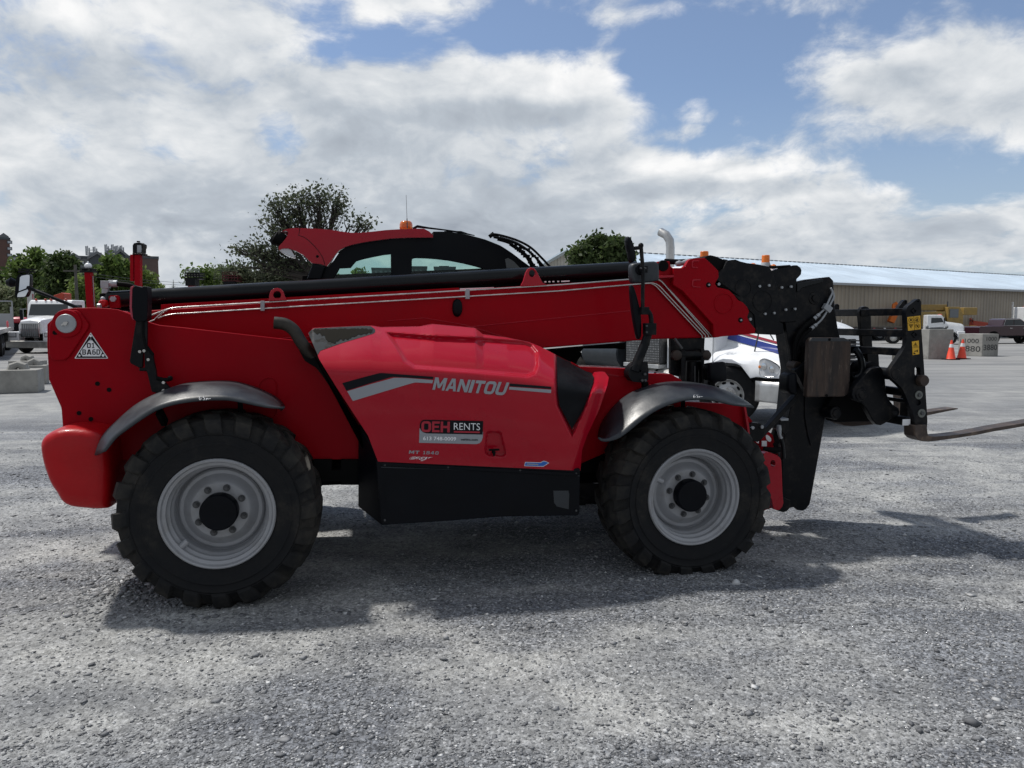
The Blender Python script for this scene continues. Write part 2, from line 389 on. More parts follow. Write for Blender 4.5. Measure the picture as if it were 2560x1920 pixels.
M['amber'] = mat('amber_lens', (.85, .22, .01), .2, coat=.6); M['amber'].node_tree.nodes['Principled BSDF'].inputs['Transmission Weight'].default_value = .35
M['rust'] = mat('rusty_steel', (.030, .019, .014), .62, var=.35, vscale=6, dust=(.10,.055,.032), dscale=8, damt=.45, bump=.3, bscale=40)
def streak_mat():
    m_ = mat('streaked_rusty_plate', (.03,.02,.015), .6, bump=.25); t = NT(m_.node_tree); b_ = t.n['Principled BSDF']
    c_ = t.node('ShaderNodeTexCoord').outputs['Object']; s_ = t.vmath('MULTIPLY', c_, (7, 7, .9))
    a_ = t.mix(t.ss(t.noise(s_, 2.2, 7, .65), .35, .68), (.016,.011,.010), (.060,.036,.024))
    a_ = t.mix(t.ss(t.noise(s_, 7.0, 6, .7), .56, .74, 0, .65), a_, (.17,.13,.10))
    a_ = t.mix(t.ss(t.noise(c_, 34.0, 3, .6), .70, .76, 0, .8), a_, (.30,.28,.25)); t.set(b_.inputs['Base Color'], a_); return m_
M['streak'] = streak_mat()
M['fork'] = mat('worn_fork_steel', (.06, .045, .038), .5, metal=.3, var=.4, vscale=8, dust=(.34,.25,.18), dscale=9, damt=.5, bump=.25)
M['mirror'] = mat('mirror_glass', (.8, .82, .84), .04, metal=1.0)
M['lens'] = mat('clear_lens', (.6, .62, .64), .12, coat=.8)
def glass(name, tint, refl=.5):
    m = bpy.data.materials.new(name); m.use_nodes = True; t = NT(m.node_tree); t.n.clear()
    tr = t.node('ShaderNodeBsdfTransparent'); tr.inputs[0].default_value = (*tint, 1)
    gl = t.node('ShaderNodeBsdfGlossy'); gl.inputs['Roughness'].default_value = .02
    fr = t.node('ShaderNodeFresnel'); fr.inputs[0].default_value = 1.45
    mx = t.node('ShaderNodeMixShader')
    t.l.new(t.math('MULTIPLY', fr.outputs[0], refl), mx.inputs[0]); t.l.new(tr.outputs[0], mx.inputs[1]); t.l.new(gl.outputs[0], mx.inputs[2])
    t.l.new(mx.outputs[0], t.node('ShaderNodeOutputMaterial').inputs[0]); return m
M['cab_glass'] = glass('cab_glass', (.84, .93, .90))
M['dark_glass'] = mat('dark_glass', (.02, .028, .034), .08, coat=.5)

# ------------------------------------------------------------------ TELEHANDLER frame: s along the machine, t away from the camera
ANG = radians(12.0)
SD = Vector((cos(ANG), sin(ANG), 0)); TD = Vector((-sin(ANG), cos(ANG), 0))
ORG = Vector((-1.77, 4.45, 0))
tele = tag(empty('telehandler', ORG, ANG), 'large red telehandler with black boom head and raised pallet forks, parked side-on across the yard', 'telehandler')
def m(px, py, t):
    r = px_dir(px, py); k = (t + (ORG-CAM).dot(TD))/r.dot(TD)
    p = CAM + r*k - ORG
    return Vector((p.dot(SD), t, p.z))
def ml(pts, t): return [m(x, y, t) for x, y in pts]
def plate(loops, t0, t1, name, mt, bevel=.004, parent=tele, **kw):
    """outline traced on the plane t0, carried back to t1"""
    if isinstance(loops[0][0], (int, float)): loops = [loops]
    b = MB(); b.prism([ml(l, t0) for l in loops], (0, t1-t0, 0))
    return b.build(name, M[mt] if isinstance(mt, str) else mt, parent, bevel=bevel, **kw)
def circ(cx, cy, rx, ry=None, n=20, a0=0): 
    ry = ry or rx; return [(cx+rx*cos(2*pi*i/n+a0), cy+ry*sin(2*pi*i/n+a0)) for i in range(n)]
def bolt(mb, px, py, t, r, h=.012, mt=None):
    p = m(px, py, t); mb.cyl(p+Vector((0, .004, 0)), p-Vector((0, h, 0)), r, 6, mt); m
# ---- wheels
def make_wheel(name, flip=1, seed=1):
    """axis along t; outer rim flange at t=0, body of the wheel towards +t"""
    W = empty(name); rnd = random.Random(seed)
    R = .615
    t = MB()
    prof = [(.335,.012),(.350,-.004),(.375,-.006),(.42,-.018),(.43,-.020),(.433,-.026),(.440,-.026),(.443,-.020),(.47,-.024),(.486,-.030),(.492,-.022),(.497,-.030),(.504,-.020),(.520,-.010),(.545,.006),(.578,.026),(.591,.08),(.595,.20),(.591,.32),(.578,.37),(.545,.410),(.47,.424),(.375,.406),(.335,.39)]
    t.lathe(prof, (0,0,0), (0,1,0), 96)
    N = 20
    for side in (0, 1):
        for i in range(N):
            th0 = 2*pi*(i + (.5 if side else 0))/N + rnd.uniform(-.01, .01)
            # path from the side wall over the shoulder to the centre line: (angle, radius base, height, t, half width)
            st = [(-.02,.500,.006,-.034,.052),(.0,.530,.014,-.034,.056),(.015,.560,.024,-.014,.056),(.03,.580,.030,.034,.052),(.075,.587,.027,.085,.045),(.14,.590,.025,.15,.040),(.20,.590,.025,.215,.036)]
            vs = []
            for (da, rb, hh, tt, hw) in st:
                tt2 = tt if not side else .40-tt
                for sgn in (-1, 1):
                    a = th0 + da + sgn*hw/ .58*(1.05)
                    out = min(rb+hh, R)
                    tl = tt2 - (.006 if tt < .03 else 0)*(1 if not side else -1)
                    vs.append((cos(a)*(rb-.02), tt2+(.02 if not side else -.02)*(1 if tt<.04 else 0), sin(a)*(rb-.02)))
                    a2 = th0 + da + sgn*hw*.86/.6
                    vs.append((cos(a2)*out, tl, sin(a2)*out))
            fs = []
            for k in range(len(st)-1):
                b = k*4; c = b+4
                fs += [(b, b+1, c+1, c), (b+1, b+3, c+3, c+1), (b+3, b+2, c+2, c+3), (b+2, b, c, c+2)]
            fs += [(0,2,3,1), (len(vs)-4, len(vs)-3, len(vs)-1, len(vs)-2)]
            t.add(vs, fs)
    ty = t.build('tyre', M['tyre'], W, bevel=.008, seg=2)
    r = MB()
    rp = [(.345,.004),(.343,-.010),(.336,-.016),(.326,-.012),(.318,.004),(.300,.012),(.297,.026),(.300,.042),(.292,.052),(.285,.058),(.283,.085),(.272,.102),(.268,.16),(.262,.165)]
    r.lathe(rp, (0,0,0), (0,1,0), 72)
    r.lathe([(.262,.165),(.256,.150),(.245,.142),(.225,.140),(.205,.128),(.185,.105),(.172,.098),(.05,.098)], (0,0,0), (0,1,0), 72)
    r.lathe([(.268,.16),(.268,.39),(.345,.40)], (0,0,0), (0,1,0), 48)
    # valve guard
    a = radians(222 if seed == 1 else 160)
    cc = Vector((cos(a)*.285, 0, sin(a)*.285))
    r.tube([cc+Vector((0,.035,0))+cc.normalized()*.03, cc+Vector((0,.04,0))-cc.normalized()*.035], .020, 12)
    r.build('rim', M['rim'], W, angle=25)
    h = MB(); h.lathe([(.113,.10),(.113,.030),(.106,.018),(.0,.015)], (0,0,0), (0,1,0), 40)
    h.build('hub_cap', M['black'], W, bevel=.004)
    for i in range(8):
        a = 2*pi*(i+.5)/8 + (.1 if seed == 1 else .3)
        p = Vector((cos(a)*.146, .10, sin(a)*.146)); q = MB()
        q.cyl(p, p-Vector((0,.010,0)), .022, 16); q.cyl(p-Vector((0,.008,0)), p-Vector((0,.026,0)), .015, 6); q.cyl(p-Vector((0,.02,0)), p-Vector((0,.034,0)), .008, 8)
        q.build('wheel_nut', M['bolt'], W)
    return W, ty
def place_wheel(W, s, t, zc, rot, flip=False):
    W.parent = tele; W.location = (s, t, zc); W.rotation_euler = (0, rot, pi if flip else 0)
pr = m(544, 1285, 0); pf = m(1735, 1243, 0)
w1, ty1 = make_wheel('wheel', seed=1); place_wheel(w1, pr.x, 0, pr.z, 0)
w2, ty2 = make_wheel('wheel', seed=2); place_wheel(w2, pf.x, 0, pf.z, radians(7))
def flatten(ty, zc, rot):
    """squash the tread where it stands on the ground"""
    me = ty.data
    for v in me.vertices:
        zr = -v.co.x*sin(rot)+v.co.z*cos(rot)
        lim = -(zc+.012)
        if zr < lim:
            d = lim-zr; v.co.z += d*cos(rot); v.co.x -= d*sin(rot)
flatten(ty1, pr.z, 0); flatten(ty2, pf.z, radians(7))
w3 = copy_tree(w1); place_wheel(w3, pr.x, 2.42, pr.z, 0, True)
w4 = copy_tree(w2); place_wheel(w4, pf.x, 2.42, pf.z, radians(7), True)
# tyre on the far side keeps the same mesh
# ---- axles and belly
b = MB()
b.tube([(pr.x,.12,pr.z),(pr.x,.40,pr.z),(pr.x,.7,pr.z),(pr.x,1.7,pr.z),(pr.x,2.02,pr.z),(pr.x,2.3,pr.z)], [.09,.13,.12,.12,.13,.09], 16)
b.tube([(pf.x,.12,pf.z),(pf.x,.40,pf.z),(pf.x,.7,pf.z),(pf.x,1.7,pf.z),(pf.x,2.02,pf.z),(pf.x,2.3,pf.z)], [.09,.13,.12,.12,.13,.09], 16)
b.sphere((pr.x, 1.21, pr.z), .24, 18, 12); b.sphere((pf.x, 1.21, pf.z), .24, 18, 12)
b.build('axle', M['matt_black'], tele)
b = MB(); b.box((1.55, 1.21, .74), (4.4, .84, .34)); b.box((2.35,1.3,.6),(1.6,1.0,.22)); b.cyl((pr.x+.2,1.21,pr.z),(pf.x-.2,1.21,pf.z),.06,14)
b.build('chassis_beam', M['matt_black'], tele, bevel=.01)
b = MB(); b.box((1.55, 1.85, .68), (1.7, .75, .50)); b.build('belly_light_block', M['black'], tele, bevel=.02)  # added box on the far side, blocks light to darken under the belly
# brackets seen between rear wheel and box
plate([z('2',(1880,1255)),z('2',(2008,1255)),z('2',(2005,1325)),z('2',(2066,1325)),z('2',(2066,1255)),z('2',(2200,1255)),z('2',(2200,1425)),z('2',(2066,1425)),z('2',(2066,1402)),z('2',(1880,1402))], .40, .75, 'chassis_bracket', 'matt_black')
# ---- rear body plate
SIDE = .43
out = z('2', [(100,350),(118,332),(160,295),(206,252),(230,246),(290,240),(400,238),(500,242),(570,250),(640,275),(720,310),(790,338),(850,355),(920,362),(1000,370),(1750,455),(2250,512),(2250,1255),(1880,1255),(1400,1255),(600,1260),(215,1250),(205,1045),(196,925),(185,860),(165,805),(112,722),(108,640),(100,500)])
plate(out, SIDE, SIDE+.03, 'rear_body_plate', 'red_dull', bevel=.006)
b = MB(); o2 = ml(out, SIDE+.03)
b.prism([[p+Vector((0,.0,0)) for p in ml(z('2',[(110,352),(206,256),(400,242),(640,280),(640,1240),(210,1240),(200,925),(112,722)]), SIDE+.03)]], (0,.28,0))
b.prism([[p for p in ml(z('2',[(640,300),(850,372),(1750,475),(2250,530),(2250,1240),(640,1240)]), SIDE+.04)]], (0,.06,0))
b.build('chassis_frame', M['red_dull'], tele, bevel=.01)
b = MB(); fr = ml(z('2',[(110,352),(206,256),(400,242),(560,262),(560,1240),(210,1240),(200,925),(112,722)]), SIDE+1.20); b.prism([fr], (0,.36,0))
b.build('far_body_plate', M['red_dull'], tele, bevel=.01)
# pivot reinforcement with pin cap
plate(z('2', [(112,370),(125,335),(205,268),(225,258),(295,256),(320,270),(378,345),(378,372),(262,545),(245,570),(215,590),(150,590),(125,578),(112,545)]), SIDE-.018, SIDE+.002, 'pivot_plate', 'red_dull', bevel=.008, seg=3)
p = m(*z('2',(236,345)), SIDE-.018)
b = MB(); b.lathe([(.088,.004),(.084,-.010),(.066,-.016),(.056,-.016)], p, (0,1,0), 40); b.build('pivot_collar', M['red_dull'], tele)
b = MB(); b.lathe([(.059,0),(.059,-.022),(.056,-.026),(.0,-.027)], p, (0,1,0), 48); pc = b.build('pivot_pin_cap', M['zinc'], tele, angle=30)
b = MB(); b.cyl(p-Vector((0,.026,0)), p-Vector((0,.040,0)), .013, 6); b.bar(p+Vector((-.022,-.034,-.010)), p+Vector((.014,-.034,.010)), .008, .010); b.build('cap_bolt', M['steel'], pc)
b = MB()
for q in [(160,363),(162,405),(438,747),(516,788),(315,944),(394,984)]:
    p = m(*z('2', q), SIDE); b.cyl(p+Vector((0,.01,0)), p-Vector((0,.0015 if q[0] > 200 else .02,0)), .0145, 16)
b.build('bolt_hole', M['matt_black'], tele)
# weld seam arcs embossed on the plate
arc = [z('2', q) for q in [(1512,790),(1520,750),(1545,718),(1580,704),(1615,712),(1636,745),(1640,900),(1638,940),(1625,965),(1600,976)]]
b = MB(); b.tube(ml(arc, SIDE-.002), .005, 6); b.build('pressed_rib', M['red_dull'], tele)
# ---- triangular sticker
tri = z('1', [(817,1050),(972,1278),(970,1285),(676,1285),(674,1278)])
b = MB(); fn = lambda x, y: m(x, y, SIDE-.004)
b.prism([ml(tri, SIDE-.003)], (0,.003,0)); st = b.build('warning_sticker', M['white_decal'], tele)
def dec(parent, name, loops, t, mt, d=.0012):
    b = MB(); b.prism([ml(l, t) for l in loops], (0,d,0)); return b.build(name, M[mt], parent)
inner = z('1', [(817,1062),(962,1279),(684,1279)])
hexi = z('1', [(817,1098),(838,1130),(905,1208),(921,1228),(903,1266),(742,1266),(722,1228),(740,1200),(796,1130)])
b = MB(); b.prism([ml(inner, SIDE-.0045), ml(hexi, SIDE-.0045)], (0,.0012,0))
block_text(b, '01', z('1',[(784,1190),(850,1190),(850,1144),(784,1144)]), fn, gap=.18)
block_text(b, 'BA6D', z('1',[(742,1250),(903,1250),(903,1203),(742,1203)]), fn, gap=.16)
for y in (1104, 1116): b.prism([ml(z('1',[(798,y-3),(842,y-3),(842,y+4),(798,y+4)]), SIDE-.0048)], (0,.0012,0))
b.build('sticker_print', M['black_decal'], st)
b = MB()
for q in [(817,1082,11),(929,1257,12),(716,1258,10)]:
    b.prism([ml([z('1',c) for c in circ(*q)], SIDE-.006)], (0,.0012,0))
b.build('sticker_dot', M['white_decal'], st)
# ---- counterweight
def pillow(name, pts, layers, mt, parent=tele, n=4, bump=None):
    tr_ = next((t for t, k in layers if k >= .99), layers[0][0]); P = smooth_loop(ml(pts, tr_), n); c = sum(P, Vector())/len(P); rows = []
    for (t, k) in layers: rows.append([Vector((c.x+(p.x-c.x)*k, t, c.z+(p.z-c.z)*k)) for p in P])
    b = MB(); m_ = len(P); vs = [q for r in rows for q in r]
    fs = [(i*m_+j, i*m_+(j+1)%m_, (i+1)*m_+(j+1)%m_, (i+1)*m_+j) for i in range(len(rows)-1) for j in range(m_)]
    fs += [tuple(range(m_)), tuple(range((len(rows)-1)*m_, len(rows)*m_))[::-1]]
    b.add(vs, fs); return b.build(name, M[mt], parent, angle=60)
pillow('counterweight', z('2', [(84,1160),(92,1105),(130,1068),(205,1036),(300,1026),(420,1036),(490,1058),(525,1105),(545,1180),(560,1400),(545,1550),(495,1575),(380,1570),(290,1558),(235,1528),(195,1465),(150,1395),(105,1270)]),
       [(.148,.05),(.149,.4),(.152,.62),(.157,.76),(.166,.85),(.180,.915),(.20,.955),(.23,.982),(.27,.996),(.32,1.0),(2.12,1.0),(2.25,.9)], 'red_cast')
b = MB(); b.box((pr.x-1.03,.5,1.0),(.03,.05,.06)); b.build('tow_lug', M['matt_black'], tele)
# ---- fenders: near edge, crest and far edge swept to a curved guard
def fender(name, near, far, t0, t1, mt='fender', n=5):
    A = smooth_loop([Vector((x, y, 0)) for x, y in near], n, False); B = smooth_loop([Vector((x, y, 0)) for x, y in far], n, False)
    def resample(P, k):
        L = [0]
        for i in range(1, len(P)): L.append(L[-1]+(P[i]-P[i-1]).length)
        out = []
        for j in range(k):
            s_ = L[-1]*j/(k-1); i = 1
            while i < len(L)-1 and L[i] < s_: i += 1
            f = (s_-L[i-1])/max(1e-6, L[i]-L[i-1]); out.append(P[i-1].lerp(P[i], f))
        return out
    A = resample(A, 40); B = resample(B, 40)
    rows = []
    NR = 10
    for j in range(NR+1):
        v = j/NR; row = []
        for a, c in zip(A, B):
            pa = m(a.x, a.y, t0); pc_ = m(c.x, c.y, t1)
            p = pa.lerp(pc_, v)
            # rounded cross-section: rises quickly from the near lip
            up = sin(min(1, v*1.6)*pi/2)
            q = pa.lerp(pc_, up); q.y = t0 + (t1-t0)*v
            row.append(q)
        rows.append(row)
    b = MB(); b.grid(rows); o = b.build(name, M[mt], tele, angle=80, solid=.012)
    return o
f1 = fender('rear_fender', z('2', [(490,1196),(520,1160),(560,1110),(610,1070),(680,1020),(760,965),(840,920),(920,892),(1000,875),(1150,857),(1300,855),(1400,870),(1550,900),(1640,908),(1690,905)]),
       z('2', [(492,1190),(508,1130),(530,1080),(575,1022),(620,978),(690,915),(750,868),(825,825),(900,790),(975,763),(1050,744),(1200,732),(1350,735),(1480,768),(1600,820),(1660,862),(1690,903)]), -.02, .40)
f2 = fender('front_fender', z('7', [(165,575),(190,597),(230,600),(280,590),(330,570),(420,502),(520,420),(640,350),(780,302),(900,290),(1020,300),(1150,330),(1225,336)]),
       z('7', [(165,573),(170,530),(190,470),(250,380),(340,290),(460,220),(600,178),(720,164),(850,168),(960,190),(1060,225),(1150,275),(1225,333)]), -.02, .38)
from mathutils.bvhtree import BVHTree
def chalk(parent, px, py, k):
    me = parent.data; bv = BVHTree.FromPolygons([v.co for v in me.vertices], [tuple(q.vertices) for q in me.polygons])
    o_ = CAM-ORG; o_ = Vector((o_.dot(SD), o_.dot(TD), o_.z))
    strokes = [[(14,-10),(4,-8),(0,4),(4,12),(11,10),(13,3),(5,2)], [(38,-10),(26,-9),(26,-1),(34,1),(36,8),(30,12),(24,10)], [(44,12),(46,2),(50,2),(52,7)], [(56,8),(58,3),(62,6),(66,3),(72,5)]]
    for st_ in strokes:
        pts = []
        for x, y in st_:
            r_ = px_dir(px+x*k, py+y*k); d_ = Vector((r_.dot(SD), r_.dot(TD), r_.z)).normalized(); h_ = bv.ray_cast(o_, d_)
            if h_[0] is not None: pts.append(h_[0]-d_*.010)
        if len(pts) > 1: b = MB(); b.tube(pts, .0019, 5); b.build('chalk_mark', M['white_decal'], parent)
chalk(f1, *z('2',(1118,843)), .40); chalk(f2, *z('7',(870,268)), .32)
b = MB()
for (w_, a, c) in [('2',(1392,880),(1395,925)),('2',(850,965),(890,1010)),('7',(792,300),(792,335))]:
    pa = m(*z(w_, a), .12); pc_ = m(*z(w_, c), .2); b.bar(pa+Vector((0,0,.03)), pc_, .03, .05)
b.build('fender_bracket', M['matt_black'], tele)
# ---- engine hood: a side panel that turns over into the top, traced and given its depth
def sm(x, a, b):
    x = min(1, max(0, (x-a)/(b-a))); return x*x*(3-2*x)
def interp(tab, x):
    if x <= tab[0][0]: return tab[0][1]
    for (a, b), (c, d) in zip(tab, tab[1:]):
        if x <= c: return b+(d-b)*(x-a)/(c-a)
    return tab[-1][1]
TOP = [(770,835),(782,821),(928,815),(953,819),(1050,817),(1083,811),(1189,821),(1209,837),(1270,845),(1327,857),(1352,867),(1388,886),(1474,930),(1510,927)]
LEFT = [(945,1154),(920,1089),(888,1040),(843,971),(823,939),(798,898),(792,882),(782,849),(770,835)]
RIGHT = [(1451,1177),(1455,1126),(1468,1089),(1498,1024),(1518.5,963),(1522,943),(1510,927)]
def sdf(poly, x, y):
    """distance to the outline, positive inside"""
    best = 1e9; ins = False; n = len(poly)
    for i in range(n):
        x1, y1 = poly[i]; x2, y2 = poly[(i+1) % n]
        dx, dy = x2-x1, y2-y1; k = max(0, min(1, ((x-x1)*dx+(y-y1)*dy)/(dx*dx+dy*dy)))
        best = min(best, (x-x1-k*dx)**2+(y-y1-k*dy)**2)
        if (y1 > y) != (y2 > y) and x < (x2-x1)*(y-y1)/(y2-y1)+x1: ins = not ins
    return sqrt(best)*(1 if ins else -1)
POCKET = z('5', [(735,118),(800,210),(860,312),(920,350),(1300,378),(1620,406),(1672,385),(1692,330),(1688,240),(1650,192),(1590,172),(1300,150),(1000,138),(850,126)])
VENT = z('5', [(1788,255),(2010,358),(2042,385),(2034,440),(1970,600),(1893,765),(1800,575),(1792,500),(1790,400)])
HANDLE = z('m', [(1080,310),(1110,286),(1245,288),(1278,310),(1338,560),(1328,600),(1290,618),(1100,602),(1064,572),(1060,500)])
CRE = [(770,930),(850,938),(950,940),(1100,950),(1250,962),(1350,975),(1450,985),(1530,985)]
OUTL = LEFT + TOP[1:] + RIGHT[::-1][1:]
def hood_t(x, y, recess=True):
    yc = interp(CRE, x); yt = interp(TOP, x); q = (yc-y)/max(20, yc-yt)
    t = .045
    if q > 0: t += .42*min(q, 1.3)**1.75
    else: t += .03*((y-yc)/200)**2
    t += .05*(1-sm((1451+(1177-y)*.30)-x, 0, 26)) if x > 1400 else 0   # front band turns in
    if recess:
        d = sdf(POCKET, x, y)
        if d > 0: t += .055*sm(d, 0, 11)
        d = sdf(VENT, x, y)
        if d > -2: t += .065*sm(d, -2, 6)
        d = sdf(HANDLE, x, y)
        if d > 0: t += .035*sm(d, 0, 5)
    return t
def hood(x, y, off=.0022): return m(x, y, hood_t(x, y)-off)
def resamp(pts, k):
    P = [Vector((*p, 0)) for p in pts]; L = [0]
    for i in range(1, len(P)): L.append(L[-1]+(P[i]-P[i-1]).length)
    out = []
    for j in range(k):
        s_ = L[-1]*j/(k-1); i = 1
        while i < len(L)-1 and L[i] < s_: i += 1
        out.append(P[i-1].lerp(P[i], (s_-L[i-1])/max(1e-6, L[i]-L[i-1])))
    return out
NU, NV = 250, 130
Tc = resamp(TOP, NU); Bc = resamp([LEFT[0], RIGHT[0]], NU); Lc = resamp(LEFT, NV); Rc = resamp(RIGHT, NV)
rows = []
for j in range(NV):
    v = j/(NV-1); row = []
    for i in range(NU):
        u = i/(NU-1)
        p = Bc[i]*(1-v)+Tc[i]*v + Lc[j]*(1-u)+Rc[j]*u - (Bc[0]*(1-u)*(1-v)+Bc[-1]*u*(1-v)+Tc[0]*(1-u)*v+Tc[-1]*u*v)
        row.append(m(p.x, p.y, hood_t(p.x, p.y)))
    rows.append(row)
b = MB(); b.grid(rows)
hoodm = b.build('engine_hood', M['red'], tele, angle=50)
b = MB()   # returned edges of the panel
def rim(edge, d, dz=0): b.grid([edge, [p+Vector((0, d, dz)) for p in edge]])
rim([r[0] for r in rows], .36); rim([r[-1] for r in rows], .30); rim(rows[0], .05)
top = rows[-1]; b.grid([top, [p+Vector((0,.06,.004)) for p in top], [p+Vector((0,.14,-.05)) for p in top], [p+Vector((0,.16,-.5)) for p in top]])
b.build('hood_edge', M['red'], hoodm, angle=40)
# what is behind the hood
b = MB(); eb = ml(z('5',[(330,290),(700,140),(1300,140),(1700,250),(1900,420),(2050,420),(1930,900),(1930,960),(700,900),(560,640)]), .50)
b.prism([eb], (0,.35,0)); b.build('engine_bay', M['matt_black'], tele)
# peeling cap
capb = resamp(z('5', [(330,264),(345,238),(480,190),(640,143),(672,133),(684,122)]), 40)
capt = resamp(z('5', [(272,130),(300,101),(480,91),(600,86),(655,86),(682,106)]), 40)
rr = []
for j in range(14):
    v = j/13; rr.append([hood(a.x*(1-v)+c.x*v, a.y*(1-v)+c.y*v, .003) for a, c in zip(capb, capt)])
mp = bpy.data.materials.new('peeling_cap'); mp.use_nodes = True; t_ = NT(mp.node_tree); pb = t_.n['Principled BSDF']; pb.inputs['Specular IOR Level'].default_value = .10
co = t_.node('ShaderNodeTexCoord').outputs['Object']
f = t_.ss(t_.math('ADD', t_.noise(co, 9, 8, .75), t_.math('MULTIPLY', t_.noise(co, 2.5, 2), .9)), .80, .82)
t_.set(pb.inputs['Base Color'], t_.mix(f, (.02,.02,.018), (.035,.04,.043))); t_.set(pb.inputs['Roughness'], t_.math('MULTIPLY_ADD', f, -.1, .65))
b = MB(); b.grid(rr); b.build('hood_cap', mp, hoodm, angle=60)
rj = random.Random(9)
pt = z('5', [(300,112),(318,104),(350,108),(380,103),(430,106),(480,101),(530,104),(580,100),(630,103),(668,108)]); pb_ = z('5', [(322,134),(340,130),(352,146),(372,150),(388,178),(430,190),(470,168),(520,165),(575,140),(660,126)])
A1_ = resamp(pt, 46); B1_ = resamp(pb_, 46); rr = []
j1 = [rj.uniform(-1.6,1.6) for _ in A1_]; j2 = [rj.uniform(-2.6,2.6) for _ in A1_]
for j in range(6): rr.append([hood(a.x+(c.x-a.x)*j/5, (a.y+j1[i])*(1-j/5)+(c.y+j2[i])*j/5, .009) for i, (a, c) in enumerate(zip(A1_, B1_))])
b = MB(); b.grid(rr); b.build('bare_patch', M['peel'], hoodm, angle=60)
# dark vent with mesh screen
vp = z('5', [(1798,268),(1990,360),(2024,384),(2026,410),(2018,440),(1958,600),(1892,722),(1816,575),(1805,500),(1802,380)])
vl = resamp(z('5', [(1798,268),(1800,300),(1802,380),(1805,500),(1816,575),(1892,722)]), 24); vr = resamp(z('5', [(1798,268),(1990,360),(2024,384),(2028,410),(2020,440),(1960,600),(1892,722)]), 24)
b = MB(); b.grid([[m(a.x+(c.x-a.x)*k/12, a.y+(c.y-a.y)*k/12, hood_t(a.x+(c.x-a.x)*k/12, a.y+(c.y-a.y)*k/12, False)+.022) for k in range(13)] for a, c in zip(vl, vr)])
mv = mat('vent_screen', (.005,.006,.008), .5, var=.3, vscale=8, dust=(.03,.03,.03), dscale=8, damt=.25, bump=.3, bscale=300, spec=.12)
b.build('vent_screen', mv, hoodm, angle=60)
# stripes
def ribbon(bot, topp, mt, name, k=30, rowsn=3, par=None):
    A = resamp(bot, k); Bq = resamp(topp, k); rr = []
    for j in range(rowsn):
        v = j/(rowsn-1); rr.append([hood(a.x*(1-v)+c.x*v, a.y*(1-v)+c.y*v) for a, c in zip(A, Bq)])
    b = MB(); b.grid(rr); return b.build(name, M[mt], par or hoodm)
ribbon(z('5',[(506,484),(640,442),(790,398),(1038,413)]), z('5',[(481,437),(600,404),(714,374),(1042,398)]), 'black_decal', 'stripe')
ribbon(z('5',[(546,547),(700,500),(860,452),(925,433),(1034,438)]), z('5',[(511,487),(650,445),(800,404),(870,405),(1040,419)]), 'stripe_grey', 'stripe')
ribbon(z('5',[(1508,456),(1763,473)]), z('5',[(1511,439),(1766,459)]), 'black_decal', 'stripe')
ribbon(z('5',[(1505,476),(1763,498)]), z('5',[(1508,460),(1765,478)]), 'stripe_grey', 'stripe')
b = MB(); block_text(b, 'MANITOU', z('5',[(1034,477),(1494,514),(1508,434),(1036,400)]), lambda x, y: hood(x, y, .0065), shear=.035, gap=.10)
b.build('maker_lettering', M['stripe_grey'], hoodm)
# rental sticker
def decal_poly(par, name, loops, mt, off=.0022):
    b = MB()
    for l in loops: 
        pts = [hood(x, y, off) for x, y in l]; b.add(pts, [tuple(range(len(pts)))])
    return b.build(name, M[mt], par, smooth=False)
gp = z('m', [(246,255),(1045,300),(1040,370),(1025,415),(1000,442),(960,454),(240,437)])
stk = decal_poly(hoodm, 'rental_sticker', [gp], 'stripe_grey', .0022)
bp_ = z('m', [(300,148),(1046,164),(1038,334),(330,319),(290,305),(262,280),(248,240),(250,205),(262,175),(280,156)])
decal_poly(stk, 'sticker_field', [bp_], 'black_decal', .0030)
h3 = lambda x, y: hood(x, y, .0038)
b = MB(); block_text(b, 'OEH', z('m',[(268,302),(624,307),(628,172),(270,165)]), h3, gap=.10)
b.add([h3(x, y) for x, y in z('m',[(677,288),(1003,296),(1003,315),(677,309)])], [(0,1,2,3)])
b.build('sticker_print', M['red_decal'], stk)
b = MB(); text_on(b, 'RENTS', z('m',[(677,273),(1006,280),(1006,193),(677,186)]), h3, bold=-.004)
text_on(b, '613 748-0009', z('m',[(290,406),(706,412),(706,364),(290,357)]), h3, bold=.02); b.build('sticker_print', M['white_decal'], stk)
b = MB(); text_on(b, 'oehinc.com', z('m',[(765,409),(978,413),(978,384),(765,379)]), h3, bold=.02); b.build('sticker_print', M['black_decal'], stk)
b = MB(); block_text(b, 'MT 1840', z('m',[(111,574),(481,586),(489,546),(117,533)]), hood, gap=.22); b.build('model_lettering', M['stripe_grey'], hoodm)
b = MB(); text_on(b, 'easy', z('m',[(112,662),(392,668),(410,618),(126,608)]), hood, bold=.05, shear=.5); e1 = b.build('model_lettering', M['white_decal'], hoodm)
b = MB(); text_on(b, 'easy', z('m',[(116,659),(389,665),(406,621),(130,612)]), lambda x, y: hood(x, y, .003), bold=.0, shear=.5); b.build('lettering_fill', M['red_decal'], hoodm)
decal_poly(hoodm, 'blue_sticker', [z('m',[(1562,730),(1572,678),(1765,684),(1800,664),(1830,668),(1876,690),(1800,738)])], 'white_decal')
decal_poly(hoodm, 'blue_sticker', [z('m',[(1569,725),(1577,684),(1768,690),(1802,670),(1828,673),(1866,690),(1798,732)])], 'blue_decal', .003)
decal_poly(hoodm, 'blue_sticker', [z('m',[(1590,712),(1594,696),(1740,702),(1738,718)])], 'stripe_grey', .0036)
